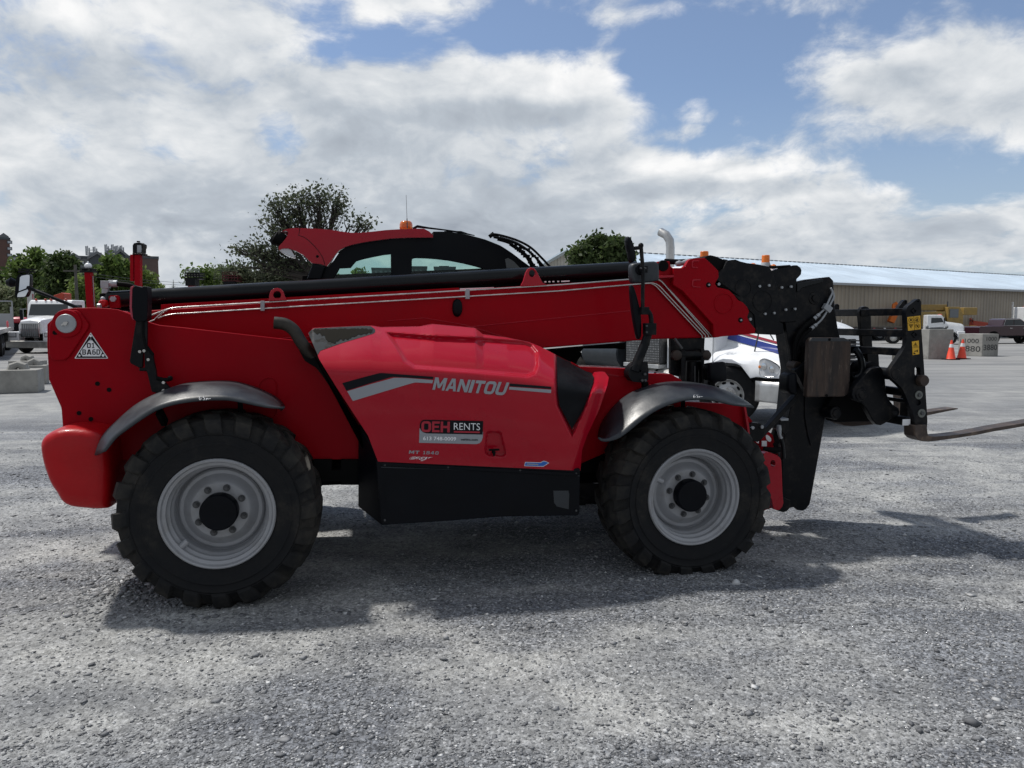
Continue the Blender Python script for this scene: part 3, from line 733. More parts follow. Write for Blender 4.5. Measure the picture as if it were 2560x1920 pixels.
# hood latch
p = m(*z('m',(1180,560)), .062)
b = MB(); b.cyl(p+Vector((0,.02,0)), p-Vector((0,.01,0)), .012, 14); b.bar(p+Vector((-.036,-.008,.020)), p+Vector((.036,-.008,.020)), .016, .012); b.bar(p+Vector((0,-.006,.022)), p+Vector((0,-.006,-.022)), .014, .016)
b.build('hood_latch', M['matt_black'], hoodm, bevel=.003)
# ---- exhaust
ex = [m(*z('5', q), t) for q, t in [((62,66),.30),((130,76),.30),((185,115),.30),((225,180),.30),((270,240),.32),((330,300),.36),((380,360),.42)]]
b = MB(); b.tube(smooth_loop(ex, 5, False), [.040]*31, 20, caps=False); b.tube([ex[0]+Vector((.004,0,0)), ex[0]+Vector((.08,0,-.01))], .036, 20)
b.build('exhaust_pipe', M['exhaust'], tele)
plate(z('5',[(215,235),(300,250),(400,400),(560,690),(600,800),(575,705),(500,600),(330,350),(250,300)]), .30, .42, 'heat_shield', 'matt_black')
# ---- skirt box below the hood
b = MB(); FR = [(940,1150),(1451,1172),(1449,1283),(1445,1289),(1250,1292),(1130,1302),(953,1313)]
b.prism([ml(FR, .085)], (0,.75,0))
A = ml(FR, .085); left = [(895,1060),(940,1150),(953,1313),(950,1285),(895,1266)]
q1 = [m(953,1152,.0855), m(953,1313,.0855), m(895,1266,.36), m(895,1062,.36)]
b.prism([[q1[0], q1[1], q1[2], q1[3]]], (.25,.1,0))
skirt = b.build('tank_skirt', M['black'], tele, bevel=.006)
b = MB(); sp = ml(z('5',[(1778,1098),(1870,1098),(1876,1120),(1872,1212),(1800,1195),(1782,1170)]), .083); b.prism([sp], (0,.004,0)); b.build('step_pocket', M['fender'], skirt)
b = MB(); b.tube(ml([(953,1168),(1200,1176),(1449,1190)], .0845), .003, 6); b.build('skirt_seam', M['fender'], skirt)
for (x, y) in [(962,1162),(962,1300),(1120,1168),(1300,1176),(1440,1184),(1440,1276),(905,1250)]:
    b = MB(); bolt(b, x, y, .083 if x > 940 else .33, .007, .008); b.build('skirt_bolt', M['bolt'], skirt)
b = MB(); b.prism([ml(z('5',[(720,925),(1930,990),(1930,1010),(720,945)]), .075)], (0,.02,0)); b.build('skirt_flange', M['black'], skirt, bevel=.004)
# ---- boom
TB = .78
b = MB(); b.prism([ml([(330,779),(372,776),(1148,724.5),(1400,709.5),(1580,697),(1700,689),(1800,689),(1800,843),(1784,844),(1635,848),(1360,870),(800,905),(330,933)], TB)], (0,.42,0))
boom = b.build('boom', M['red_dull'], tele, bevel=.012, seg=3)
plate([(402,761),(1148,719),(1148,730),(402,780)], TB+.06, TB+.09, 'boom_flange', 'red_dull', bevel=.003, parent=boom)
plate([(1150,721),(1235,718),(1235,723),(1150,727)], TB+.05, TB+.06, 'boom_label', 'white_decal', bevel=0, parent=boom)
b = MB()
for i, x in enumerate([1362,1372,1382,1394]): b.prism([ml([(x,703-i*.3),(x+4,703-i*.3),(x+4,706-i*.3),(x,706-i*.3)], TB+.05)], (0,.01,0))
b.prism([ml([(1404,702),(1424,701),(1424,704),(1404,705)], TB+.05)], (0,.01,0)); b.build('boom_label', M['white_decal'], boom)
b = MB(); b.tube(ml([(700,846),(1100,825),(1575,777)], TB-.001), .0035, 6); b.tube(ml([(966,803),(1060,795),(1160,812),(1270,845)], TB-.001), .003, 6); b.build('weld_seam', M['red'], boom)
# lifting eyes
plate([z('2',[(1583,192),(1588,150),(1598,125),(1618,110),(1640,106),(1662,112),(1680,130),(1690,160),(1702,188)]), z('2',circ(1639,153,27,26))], TB-.03, TB, 'lifting_eye', 'red', bevel=.003, parent=boom)
plate([z('4',[(1955,722),(1972,690),(1986,640),(2000,612),(2020,602),(2042,606),(2058,625),(2078,665),(2098,702),(2130,716)]), z('4',circ(2030,641,22,25))], TB-.03, TB, 'lifting_eye', 'red', bevel=.003, parent=boom)
pillow('marker_light', z('4',[(1535,808),(1558,820),(1568,850),(1567,890),(1555,918),(1535,928),(1515,918),(1504,888),(1504,845),(1514,820)]), [(TB-.03,.7),(TB-.022,.92),(TB,1.0)], 'black', boom)
# hydraulic cylinder on top of the boom
cl = [m(268,749,.92), m(560,731,.92), m(1360,685,.92), m(1590,671,.92)]
b = MB(); b.tube([cl[0], cl[0].lerp(cl[1], .02), cl[0].lerp(cl[1],.04), cl[-1]], [.050,.062,.056,.056], 32); b.build('boom_cylinder', M['cyl'], boom)
b = MB(); b.prism([ml([(277,742),(1590,668),(1590,700),(1148,724),(402,765),(402,779),(277,775)], .95)], (0,.2,0)); b.build('cylinder_gap_shade', M['matt_black'], boom)  # black plate stands in for the shadowed gap below the cylinder
# silver pipes
R6 = .0062
def pipe(name, segs, t=TB-.02, r=R6, mt='steel', n=8, par=boom, sm_=None):
    pts = []
    for w_, l in segs: pts += z(w_, l)
    P = [m(x, y, t) for x, y in pts]
    # round the corners
    Q = [P[0]]
    for i in range(1, len(P)-1):
        a, c, d = P[i-1], P[i], P[i+1]; k = min(.05, (c-a).length*.4, (d-c).length*.4)
        p0 = c+(a-c).normalized()*k; p1 = c+(d-c).normalized()*k
        for j in range(5):
            u = j/4; Q.append(p0*(1-u)**2 + c*2*u*(1-u) + p1*u*u)
    Q.append(P[-1]); b = MB(); b.tube(Q, r, n); return b.build(name, M[mt], par, angle=60)
pipe('hydraulic_line', [('n',[(340,690),(655,570),(2074,486)]),('4',[(2212,717)]),('6',[(640,460),(832,448),(1225,880)])])
pipe('hydraulic_line', [('n',[(350,766),(620,656),(2074,566)]),('4',[(2212,757)]),('6',[(700,494),(795,489),(1150,870),(1152,888)])])
pipe('hydraulic_line', [('6',[(700,493),(818,486),(1173,868),(1175,888)])], TB-.028)
pipe('hydraulic_line', [('6',[(700,470),(838,456),(1196,868),(1198,887)])], TB-.028)
pipe('hydraulic_line', [('n',[(450,718),(560,620),(640,583)])], TB-.03)
b = MB()
for q in [('2',(1541,225)),('4',(1604,775))]:
    x, y = z(q[0], q[1]); b.prism([ml([(x-5,y-12),(x+5,y-12),(x+5,y+13),(x-5,y+13)], TB-.03)], (0,.03,0))
b.build('pipe_clamp', M['zinc'], boom, bevel=.002)
# left end fittings
plate(z('b',[(448,1130),(585,1125),(600,1180),(600,1365),(448,1365)]), .88, 1.05, 'cylinder_mount', 'matt_black', parent=boom)
plate([z('b',[(592,1185),(620,1162),(740,1160),(765,1190),(775,1365),(610,1365)])], .84, .88, 'cylinder_bracket', 'red_dull', parent=boom)
b = MB(); bolt(b, *z('b',(676,1221)), .84, .020, .02); b.build('bracket_bolt', M['zinc'], boom)
b = MB(); f_ = [m(*z('b', q), .90) for q in [(545,1130),(545,985),(600,965),(740,972)]]
b.tube([f_[0], f_[1]], .024, 8); b.tube([f_[1]-Vector((.02,0,0)), f_[2], f_[3]], .018, 8); b.box(f_[1], (.05,.05,.05)); b.cyl(f_[2], f_[2]+Vector((.03,0,0)), .025, 6); b.cyl(f_[3]-Vector((.04,0,0)), f_[3], .024, 12)
b.build('hose_fitting', M['zinc'], boom, bevel=.002)
b = MB(); b.tube(smooth_loop([m(*z('b', q), .90) for q in [(735,975),(860,985),(960,1005),(1060,1050),(1120,1110)]], 4, False), .017, 12); b.build('hose', M['matt_black'], boom)
b = MB(); p = m(*z('b',(495,1290)), .80); b.tube([p+Vector((0,.08,0)), p, p-Vector((0,.01,0))], [.026,.026,.020], 16); b.build('reflector', M['red_cast'], boom)
b = MB(); b.sphere(m(*z('b',(502,1218)), .82), .016, 12, 8); b.cyl(m(*z('b',(420,1340)), .75), m(*z('b',(470,1340)), .75), .02, 10); b.build('grease_fitting', M['zinc'], boom)
# ---- tail lamp on its folding bracket
T = .30
plate(z('n',[(165,287),(205,280),(285,302),(300,288),(352,292),(356,560),(352,720),(330,742),(200,742),(165,705),(150,560),(148,330)]), T, T+.11, 'tail_lamp', 'black', bevel=.012, seg=3)
plate(z('n',[(128,330),(140,293),(165,282),(185,284),(160,325),(152,560),(168,708),(192,735),(160,715),(134,660),(124,560)]), T-.002, T+.12, 'lamp_lens', 'lens_red', bevel=.006)
plate(z('n',[(205,735),(300,735),(348,705),(345,1062),(300,1110),(292,1340),(245,1345),(140,1290),(124,1262),(132,1200),(170,960)]), T+.03, T+.06, 'lamp_bracket', 'black_steel')
plate(z('n',[(285,640),(300,560),(340,530),(352,560),(350,1060),(430,1165),(435,1240),(465,1380),(478,1470),(560,1500),(640,1600),(700,1610),(650,1665),(560,1690),(410,1659),(385,1560),(345,1390),(245,1388),(245,1345),(320,1345)]), T+.02, T+.05, 'lamp_bracket', 'black_steel', bevel=.006)
b = MB(); b.tube([m(*z('n',q), T+.02) for q in [(480,1480),(560,1500),(620,1500),(655,1480)]], .013, 10); b.sphere(m(*z('n',(650,1482)), T+.02), .017, 12, 8)
b.tube([m(*z('n',q), T+.02) for q in [(300,640),(298,900),(330,1060),(400,1140),(430,1180)]], .009, 8); b.build('lamp_bracket', M['matt_black'], tele)
b = MB(); 
for q in [(262,1135),(318,1125),(372,1238),(568,1535),(568,1638)]: bolt(b, *z('n', q), T+.015, .010, .014)
b.build('bracket_bolt', M['steel'], tele)
# ---- rear view mirror on the far corner
TM = 1.0
ma = m(*z('a',(440,500)), TM); mb2 = m(*z('a',(1260,835)), .9)
b = MB(); b.tube([ma, mb2, mb2+Vector((.1,.0,-.1))], .012, 10); b.tube([m(*z('a',q), TM+.05) for q in [(110,430),(180,420),(260,440)]], [.02,.035,.02], 12); b.build('mirror_arm', M['black'], tele)
pillow('rear_mirror', z('a',[(285,312),(310,292),(400,286),(468,290),(486,330),(480,480),(458,540),(430,640),(380,658),(300,664),(256,660),(238,615),(245,450),(262,360)]), [(TM+.01,1.0),(TM+.05,1.0),(TM+.08,.8)], 'black', n=2)
rm_ = [o for o in tele.children if o.name.startswith('rear_mirror')][0]
plate(z('a',[(318,340),(345,316),(430,300),(468,302),(474,330),(468,470),(440,505),(300,560)]), TM+.004, TM+.012, 'mirror_glass', 'mirror', bevel=0, parent=rm_)
plate(z('a',[(300,582),(440,532),(448,560),(405,640),(380,650),(275,655),(280,610)]), TM+.004, TM+.012, 'mirror_glass', 'mirror', bevel=0, parent=rm_)
# ---- front mirrors
T = .34
b = MB(); b.tube([m(*z('6',q), T) for q in [(705,208),(712,300),(722,400),(718,560),(718,675)]], .014, 12)
b.tube([m(*z('6',q), T) for q in [(655,235),(690,232),(716,226)]], .014, 10); b.sphere(m(*z('6',(705,215)), T), .020, 12, 8)
b.tube([m(*z('6',q), T) for q in [(700,690),(735,690),(762,695),(775,720),(780,750),(782,800)]], .017, 12); b.box(m(*z('6',(730,690)), T), (.06,.05,.055))
b.box(m(*z('6',(768,822)), T), (.085,.06,.085)); b.box(m(*z('6',(722,388)), T+.03), (.05,.06,.05))
b.tube([m(*z('6',q), T+.02) for q in [(760,845),(735,930),(680,1060),(655,1130)]], [.030,.033,.036,.040], 14)
arm = b.build('mirror_arm', M['black_steel'], tele, bevel=.004)
pillow('mirror', z('6',[(600,156),(614,150),(630,160),(645,195),(658,240),(665,290),(662,322),(648,336),(634,338),(626,315),(618,270),(604,210)]), [(T-.02,.85),(T-.005,1),(T+.035,1),(T+.045,.9)], 'black', n=2)
pillow('mirror', z('6',[(624,375),(640,346),(720,336),(800,330),(826,345),(833,380),(833,455),(818,474),(740,486),(655,491),(632,478),(624,430)]), [(T+.06,.80),(T+.065,.93),(T+.09,1.0),(T+.12,1.0)], 'fender', n=2)
pillow('mirror', z('6',[(630,512),(642,506),(655,520),(680,600),(700,690),(708,760),(708,860),(700,890),(684,896),(672,850),(655,760),(636,620)]), [(T+.02,.85),(T+.03,1),(T+.065,1),(T+.075,.9)], 'black', n=2)
b = MB(); b.lathe([(.04,.055),(.04,.045),(.02,.04),(.0,.04)], m(*z('6',(722,388)), T), (0,1,0), 20); b.build('mirror_joint', M['black'], tele)
b = MB()
for q in [(703,380),(735,380),(745,800),(745,845)]: bolt(b, *z('6',q), T-.03, .007, .012)
for q in [(712,1195),(735,1195),(732,1150)]: bolt(b, *z('6',q), T-.01, .010, .014)
b.build('arm_bolt', M['bolt'], tele)
plate([z('6',[(655,1075),(700,1060),(755,1062),(762,1130),(760,1190),(745,1212),(700,1212),(645,1205),(620,1175),(616,1140),(630,1100)]), z('6', circ(702,1127,7))], T, T+.10, 'mirror_bracket', 'black_steel', bevel=.008)
b = MB(); b.bar(m(*z('6',(735,1205)), T+.06), m(*z('6',(732,1290)), T+.06), .04, .04); b.build('bracket_post', M['matt_black'], tele)
# ---- front body behind the hood and above the front fender
plate([(1430,905),(1450,917),(1574,922),(1574,934),(1622,934),(1676,935),(1701,948),(1712,960),(1712,1010),(1640,1060),(1520,1130),(1450,1160)], .46, .50, 'front_body_plate', 'red_dull')
plate(z('k',[(1120,500),(1170,512),(1290,530),(1380,518),(1390,524),(1290,537),(1165,520)]), .455, .462, 'body_seam', 'red', bevel=0)
b = MB(); q0 = ml([(1450,917),(1574,922),(1676,935),(1701,948)], .50); b.grid([q0, [p+Vector((0,.3,.0)) for p in q0]]); b.build('front_deck', M['red'], tele)
plate(z('7',[(540,180),(700,180),(715,200),(720,260),(540,260)]), .44, .46, 'deck_ridge', 'red', bevel=.006)
plate(z('7',[(600,300),(1230,330),(1256,322),(1264,420),(1285,560),(1400,1080),(600,1080)]), .48, .52, 'front_body_plate', 'red_dull')
plate(z('7',[(1240,325),(1256,322),(1285,500),(1290,560),(1276,560)]), .44, .48, 'front_body_edge', 'red', bevel=.003)
plate(z('7',[(1255,410),(1280,420),(1305,450),(1308,480),(1290,520),(1260,520)]), .62, .66, 'front_body_plate', 'red_dull')
# dark inside of the wheel arch
b = MB(); b.prism([ml(z('k',[(1060,640),(1500,640),(1500,1600),(830,1600),(880,1260),(960,1060)]), .54)], (0,.2,0)); b.build('wheel_arch', M['matt_black'], tele)
b = MB()
for q in [(908,1298),(1022,1320)]: bolt(b, *z('k', q), .538, .012, .01)
b.build('arch_bolt', M['bolt'], tele)
plate(z('k',[(470,235),(800,205),(1340,160),(1340,235),(1290,235),(1240,228),(880,228),(850,260),(855,300),(815,360),(800,400),(640,330)]), 1.22, 1.26, 'boom_underside_shade', 'matt_black', bevel=0)  # black sheet added for the shade on the boom's underside
# lift cylinder post under the boom
b = MB()
b.prism([ml(z('d',[(603,445),(1050,440),(1040,600),(800,600),(745,700),(745,1000),(735,950),(625,915),(603,900)]), .80)], (0,.04,0))
b.prism([ml(z('d',[(742,600),(800,600),(800,1020),(742,1010)]), .72)], (0,.05,0)); b.prism([ml(z('d',[(1000,580),(1045,580),(1040,1030),(1010,1030)]), .72)], (0,.05,0))
b.prism([ml(z('d',[(800,500),(1000,500),(1000,1040),(800,1040)]), .98)], (0,.04,0))
b.cyl(m(*z('d',(680,660)), .76), m(*z('d',(1090,665)), .76), .042, 20); b.tube([m(*z('d',(890,745)), .80), m(*z('d',(880,1040)), .80)], .052, 20)
lp = b.build('lift_post', M['black_steel'], tele, bevel=.004)
b = MB(); p = m(*z('d',(688,665)), .72)
b.lathe([(.0,-.012),(.022,-.012),(.040,-.004),(.042,.03)], p, (0,1,0), 24); p = m(*z('d',(1075,665)), .72); b.lathe([(.0,-.012),(.022,-.012),(.036,-.004),(.038,.03)], p, (0,1,0), 24)
b.build('pivot_pin', M['rust'], lp)
b = MB(); b.cyl(m(*z('d',(918,805)), .74), m(*z('d',(918,1010)), .74), .006, 8); b.cyl(m(*z('d',(655,450)), .74), m(*z('d',(750,580)), .74), .012, 10); b.build('hose', M['bolt'], lp)
pillow('work_lamp', z('d',[(1085,800),(1110,772),(1200,755),(1270,746),(1298,768),(1308,860),(1310,960),(1290,998),(1180,1010),(1105,1005),(1085,960)]), [(.52,.85),(.53,.97),(.56,1),(.66,.9)], 'black', n=2)
b = MB(); b.bar(m(*z('d',(1060,830)), .6), m(*z('d',(1090,980)), .6), .03, .04); b.bar(m(*z('d',(1130,1000)), .6), m(*z('d',(1140,1120)), .6), .04, .04); b.build('lamp_bracket', M['matt_black'], tele)
# ---- boom head: red outer section head, then two black inner heads
red_head = z('6',[(942,400),(945,378),(1010,378),(1030,360),(1050,325),(1068,312),(1120,308),(1170,304),(1200,330),(1250,378),(1270,400),(1272,445),(1245,492),(1262,520),(1300,526),(1345,538),(1385,575),(1412,612),(1450,630),(1478,660),(1494,695),(1480,735),(1492,765),(1520,800),(1540,822),(1535,855),(1400,868),(1300,876),(1240,886),(1232,790),(1010,548),(942,502)])
rh = plate(red_head, TB-.06, TB-.012, 'boom_head_plate', 'red_dull', bevel=.005)
plate(z('6',[(830,330),(915,330),(925,370),(948,382),(948,470),(835,440)]), TB-.02, TB+.1, 'head_bracket', 'red_dull', bevel=.005)
plate(z('6',[(828,435),(945,430),(945,446),(830,452)]), TB-.06, TB+.05, 'head_flange', 'red', bevel=.004)
plate(z('6',[(940,470),(1020,520),(1235,760),(1250,775),(1250,870),(1235,870),(1232,790),(1010,545),(940,500)]), TB-.064, TB-.055, 'head_rib', 'red_dull', bevel=.003, parent=rh)
for l in ([(1078,470),(1090,460),(1140,460),(1140,468),(1095,470),(1086,478),(1086,510),(1138,514),(1138,520),(1085,518),(1078,508)], [(1075,330),(1085,322),(1130,322),(1130,330),(1090,332),(1084,340),(1084,368),(1120,372),(1120,380),(1080,376),(1075,368)]):
    plate(z('6', l), TB-.066, TB-.058, 'head_rib', 'red', bevel=.002, parent=rh)
b = MB()
c0 = m(*z('6',(1308,636)), TB-.062)
b.lathe([(.085,.006),(.082,-.003),(.076,-.003),(.073,.006)], c0, (0,1,0), 40); b.build('head_boss', M['red_dull'], rh)
b = MB(); p = m(*z('6',(870,362)), TB-.03); b.lathe([(.0,-.002),(.042,-.002),(.045,.02)], p, (0,1,0), 24); b.build('head_pin', M['matt_black'], tele)
b = MB(); b.tube([m(*z('6', q), TB+.05) for q in [(960,350),(985,345),(1005,345),(1045,335),(1075,325)]], [.016,.024,.018,.028,.022], 14); b.build('hose_fitting', M['zinc'], tele)
b = MB(); b.tube([m(*z('6', q), TB+.10) for q in [(880,330),(980,335),(1080,330)]], .022, 12); b.build('hose', M['matt_black'], tele)
plate(z('6',[(1168,300),(1190,288),(1215,284),(1250,292),(1300,312),(1345,318),(1345,420),(1200,420)]), TB+.02, TB+.30, 'chain_roller', 'matt_black', bevel=.01)
h2 = plate(z('6',[(1180,480),(1290,395),(1305,380),(1320,350),(1338,322),(1395,316),(1430,330),(1480,342),(1560,352),(1640,368),(1660,400),(1700,520),(1712,700),(1712,770),(1742,785),(1744,850),(1700,866),(1600,862),(1545,856),(1400,700),(1240,510)]), TB-.010, TB+.03, 'inner_head_plate', 'black_steel', bevel=.005)
plate(z('6',[(1560,500),(1748,770),(1744,850),(1700,860),(1545,850),(1300,800),(1300,420)]), TB+.05, TB+.36, 'inner_boom', 'black_steel', bevel=.01)
plate(z('6',[(1240,500),(1262,470),(1300,500),(1420,610),(1530,720),(1545,855),(1560,860),(1555,700),(1440,590),(1330,480)]), TB-.02, TB-.008, 'head_rib', 'black_steel', bevel=.003, parent=h2)
b = MB()
for cx_, cy_, r_ in [(1450,525,.075),(1590,620,.09)]:
    b.lathe([(r_,.006),(r_-.003,-.004),(r_-.009,-.004),(r_-.012,.006)], m(*z('6',(cx_,cy_)), TB-.01), (0,1,0), 40)
b.build('head_boss', M['black_steel'], h2)
h3_ = plate(z('6',[(1650,420),(1655,400),(1700,384),(1780,370),(1820,358),(1845,358),(1868,375),(1876,395),(1872,425),(1855,445),(1840,458),(1834,560),(1838,700),(1835,768),(1760,775),(1704,770),(1690,650),(1662,520)]), TB+.005, TB+.04, 'tip_head_plate', 'black_steel', bevel=.006)
b = MB(); b.tube([m(*z('6', q), TB+.02) for q in [(1640,372),(1700,372),(1790,366)]], .012, 8); b.build('chain', M['matt_black'], tele)
b = MB()
for q, r_ in [((1197,501),.019),((1431,757),.019)]: 
    p = m(*z('6',q), TB-.062); b.lathe([(.0,-.003),(r_,-.003),(r_*1.15,.004)], p, (0,1,0), 20)
b.build('bolt_recess', M['matt_black'], rh)
b = MB()
for q in [(1198,501),(1431,757)]: bolt(b, *z('6',q), TB-.066, .009, .012)
for q in [(1268,496),(1497,751)]: bolt(b, *z('6',q), TB-.022, .013, .014)
for q in [(1567,512),(1635,505),(1728,520),(1796,514),(1607,712),(1673,706),(1757,682),(1824,676)]: bolt(b, *z('6',q), TB-.012, .011, .012)
b.build('head_bolt', M['zinc'], tele)
# gooseneck tip that drops down in front of the wheel
TA = .80
neck = z('e',[(430,190),(560,160),(720,141),(805,132),(845,172),(850,300),(862,480),(890,660),(915,768),(980,900),(960,1300)]) + z('i',[(1095,60),(1052,350),(985,740),(920,1100),(866,1400),(850,1462),(800,1525),(760,1540),(700,1532),(660,1492),(600,1500),(560,1545),(500,1560),(440,1522),(490,1400),(500,1200),(495,860),(522,600),(560,420),(600,230),(632,60)]) + z('e',[(425,1100),(408,1000),(400,900),(372,780),(345,600),(430,560)])
nk = plate(neck, TA, TA+.05, 'boom_tip', 'black_steel', bevel=.008)
b = MB(); b.prism([ml(neck, TA+.28)], (0,.05,0)); b.build('boom_tip', M['black_steel'], tele, bevel=.006)
inn = z('e',[(450,230),(800,180),(820,480),(880,780),(900,1200)]) + z('i',[(1030,300),(960,740),(850,1380),(560,1480),(540,860),(640,230)]) + z('e',[(470,1100),(440,900),(400,620),(480,500)])
b = MB(); b.prism([ml(inn, TA+.04)], (0,.25,0)); b.build('tip_core', M['black_steel'], tele)
plate(z('e',[(470,200),(600,175),(740,150),(735,192),(600,225),(520,250),(480,290),(468,285)]), TA-.018, TA, 'tip_rib', 'cyl', bevel=.006, parent=nk)
plate(z('i',[(790,60),(1095,60),(1045,360),(940,520),(870,700),(830,560),(790,330)]), TA-.012, TA, 'tip_rib', 'black_steel', bevel=.004, parent=nk)
b = MB(); p = m(*z('e',(645,355)), TA); b.lathe([(.0,-.02),(.028,-.02),(.030,-.008),(.05,-.006),(.056,.002)], p, (0,1,0), 28)
p = m(*z('i',(1165,280)), TA-.02); b.lathe([(.0,-.02),(.03,-.02),(.032,-.01),(.055,-.008),(.060,.01)], p, (0,1,0), 28); b.build('tip_boss', M['black_steel'], nk)
p = m(*z('e',(470,1058)), TA-.08)
b = MB(); b.lathe([(.0,-.002),(.024,-.004),(.026,-.012),(.036,-.012),(.038,.0),(.038,.10)], p, (0,1,0), 28); b.lathe([(.05,.04),(.05,.12)], p+Vector((.03,0,0)), (0,1,0), 24); b.build('pivot_pin', M['rust'], nk)
# pipes on the tip
pipe('tip_pipe', [('e',[(815,248),(838,292),(772,432),(745,478),(690,524)])], TA-.03, .009, 'zinc', par=nk)
pipe('tip_pipe', [('e',[(842,300),(850,345),(800,440),(772,500),(722,578),(662,632)])], TA-.03, .009, 'zinc', par=nk)
b = MB()
for a_, c_ in [((705,515),(630,580)),((675,620),(605,676))]:
    A_ = m(*z('e',a_), TA-.03); B_ = m(*z('e',c_), TA-.03); d_ = B_-A_
    b.cyl(A_+d_*.1, A_+d_*.45, .017, 6); b.cyl(A_+d_*.55, B_, .017, 12)
A_ = m(*z('e',(778,458)), TA-.03); b.bar(A_+Vector((-.03,0,.02)), A_+Vector((.03,0,-.02)), .04, .05); b.build('hose_fitting', M['zinc'], nk, bevel=.002)
pipe('hose', [('e',[(640,572),(545,640),(468,740),(445,850),(452,1000)])], TA-.03, .019, 'matt_black', par=nk)
pipe('hose', [('e',[(615,668),(530,740),(480,830),(462,960),(500,900)])], TA-.035, .014, 'matt_black', par=nk)
pillow('work_lamp', z('e',[(352,1190),(362,1152),(400,1132),(440,1130),(445,1240),(440,1352),(395,1345),(360,1320),(350,1270)]), [(.62,.8),(.63,.95),(.66,1),(.76,1)], 'black', n=2)
# rust-worn guard
rg = plate(z('e',[(592,812),(604,785),(624,762),(960,765),(1000,780),(1034,804),(1030,1000),(1014,1322),(995,1352),(960,1376),(568,1382),(580,1120)]), .56, .62, 'cylinder_guard', 'streak', bevel=.014, seg=3)
b = MB(); b.prism([ml(z('e',[(604,800),(624,766),(958,768),(1026,802)]), .556)], (0,.004,0)); b.build('guard_edge', M['fender'], rg)
b = MB()
for q in [(805,783),(775,1364)]: p = m(*z('e',q), .554); b.cyl(p, p+Vector((0,.004,0)), .012, 14)
b.build('bolt_hole', M['matt_black'], rg)
plate(z('e',[(440,1100),(600,1000),(620,1300),(560,1330),(490,1180)]), .66, .72, 'guard_bracket', 'black_steel')
plate(z('e',[(600,850),(1000,850),(1000,1330),(600,1330)]), .64, .78, 'tilt_cylinder', 'matt_black', bevel=.02)
# ---- bits between the front wheel and the boom tip
b = MB(); b.bar(m(*z('i',(170,600)), .62), m(*z('i',(660,60)), .74), .05, .045); b.build('stabiliser_strut', M['black_steel'], tele, bevel=.005)
plate(z('i',[(90,420),(120,396),(195,402),(275,452),(282,475),(240,600),(180,650),(120,640),(60,560)]), .56, .60, 'strut_bracket', 'black_steel')
b = MB(); bolt(b, *z('i',(108,462)), .555, .014); bolt(b, *z('i',(228,452)), .555, .014); b.build('bracket_bolt', M['zinc'], tele)
plate(z('i',[(230,600),(290,530),(335,520),(375,560),(392,640),(388,730),(210,740)]), .74, .78, 'front_cast', 'red_dull')
plate(z('i',[(282,570),(300,555),(325,570),(350,600),(356,625),(340,648),(315,640),(290,610)]), .733, .738, 'front_label', 'white_decal', bevel=0)
plate(z('i',[(232,634),(296,634),(296,704),(232,704)]), .733, .738, 'front_label', 'white_decal', bevel=0)
plate([z('i',[(255,800),(275,785),(320,778),(380,800),(430,822),(465,850),(482,880),(490,1000),(500,1300),(512,1440),(495,1490),(465,1525),(420,1532),(385,1520),(360,1400),(250,1200)]), z('i',circ(376,926,32,45))], .54, .60, 'front_cast', 'red', bevel=.010, seg=3)
plate(z('i',[(340,880),(420,880),(420,980),(340,980)]), .605, .62, 'cast_pin', 'matt_black', bevel=0)
plate(z('i',[(400,1400),(480,1360),(600,1400),(600,1500),(520,1560),(440,1540)]), .60, .70, 'tip_stop', 'black_steel')
plate(z('i',[(470,350),(580,345),(575,500),(530,560),(450,480)]), .70, .80, 'valve_block', 'black_steel', bevel=.006)
plate(z('i',[(462,345),(580,340),(578,372),(485,375)]), .69, .80, 'valve_cap', 'zinc', bevel=.003)
b = MB(); b.tube([m(*z('i',q), .69) for q in [(455,430),(455,480),(462,560),(480,600)]], [.016,.02,.013,.016], 12); b.build('hose_fitting', M['zinc'], tele)
pipe('hose', [('i',[(480,600),(505,700),(515,860)])], .69, .016, 'cyl', par=tele); pipe('hose', [('i',[(260,740),(380,750),(470,745)])], .66, .02, 'matt_black', par=tele)
pipe('hose', [('i',[(470,630),(420,625),(378,680),(400,710),(460,650),(480,620)])], .68, .006, 'matt_black', par=tele)
b = MB(); b.prism([ml(z('i',[(370,600),(440,420),(460,500),(440,800),(380,800)]), .80)], (0,.05,0)); b.build('hose_guard', M['matt_black'], tele)
# belly plate behind front wheel
plate(z('7',[(1250,560),(1500,700),(1500,1080),(1380,1120),(1250,1100)]), .9, 1.0, 'front_frame', 'red_dull')
# ---- fork carriage
TC = .35
slot = z('8', [(697,985),(705,975),(722,972),(736,980),(741,995),(741,1030),(735,1042),(705,1042),(697,1030)])
side = plate([z('8',[(628,560),(632,535),(645,508),(708,460),(725,452),(738,456),(746,475),(750,700),(768,960),(790,1300),(795,1392),(792,1440),(700,1436),(692,1360),(680,1320),(655,1270),(625,1190),(600,1140),(565,1105),(530,1075),(510,1055),(504,1020),(512,990),(535,955),(600,862),(630,812),(634,740)]), slot,
   z('8',circ(722,1249,22)), z('8',circ(723,473,7))], TC, TC+.045, 'carriage_side_plate', 'black_steel', bevel=.006)
b = MB()
for (x, y) in [(696,545),(700,727)]:
    b.prism([ml(z('8',[(x-24,y),(x,y-24),(x+24,y),(x,y+24)]), TC-.008), ml(z('8',[(x-15,y),(x,y-15),(x+15,y),(x,y+15)]), TC-.008)], (0,.01,0))
b.lathe([(.0,-.006),(.038,-.006),(.042,.0)], m(*z('8',(553,1032)), TC), (0,1,0), 28); b.build('plate_boss', M['black_steel'], side)
b = MB(); b.lathe([(.0,-.045),(.040,-.045),(.046,-.036),(.046,.02)], m(*z('8',(742,1078)), TC), (0,1,0), 24); b.build('fork_pin', M['rust'], side)
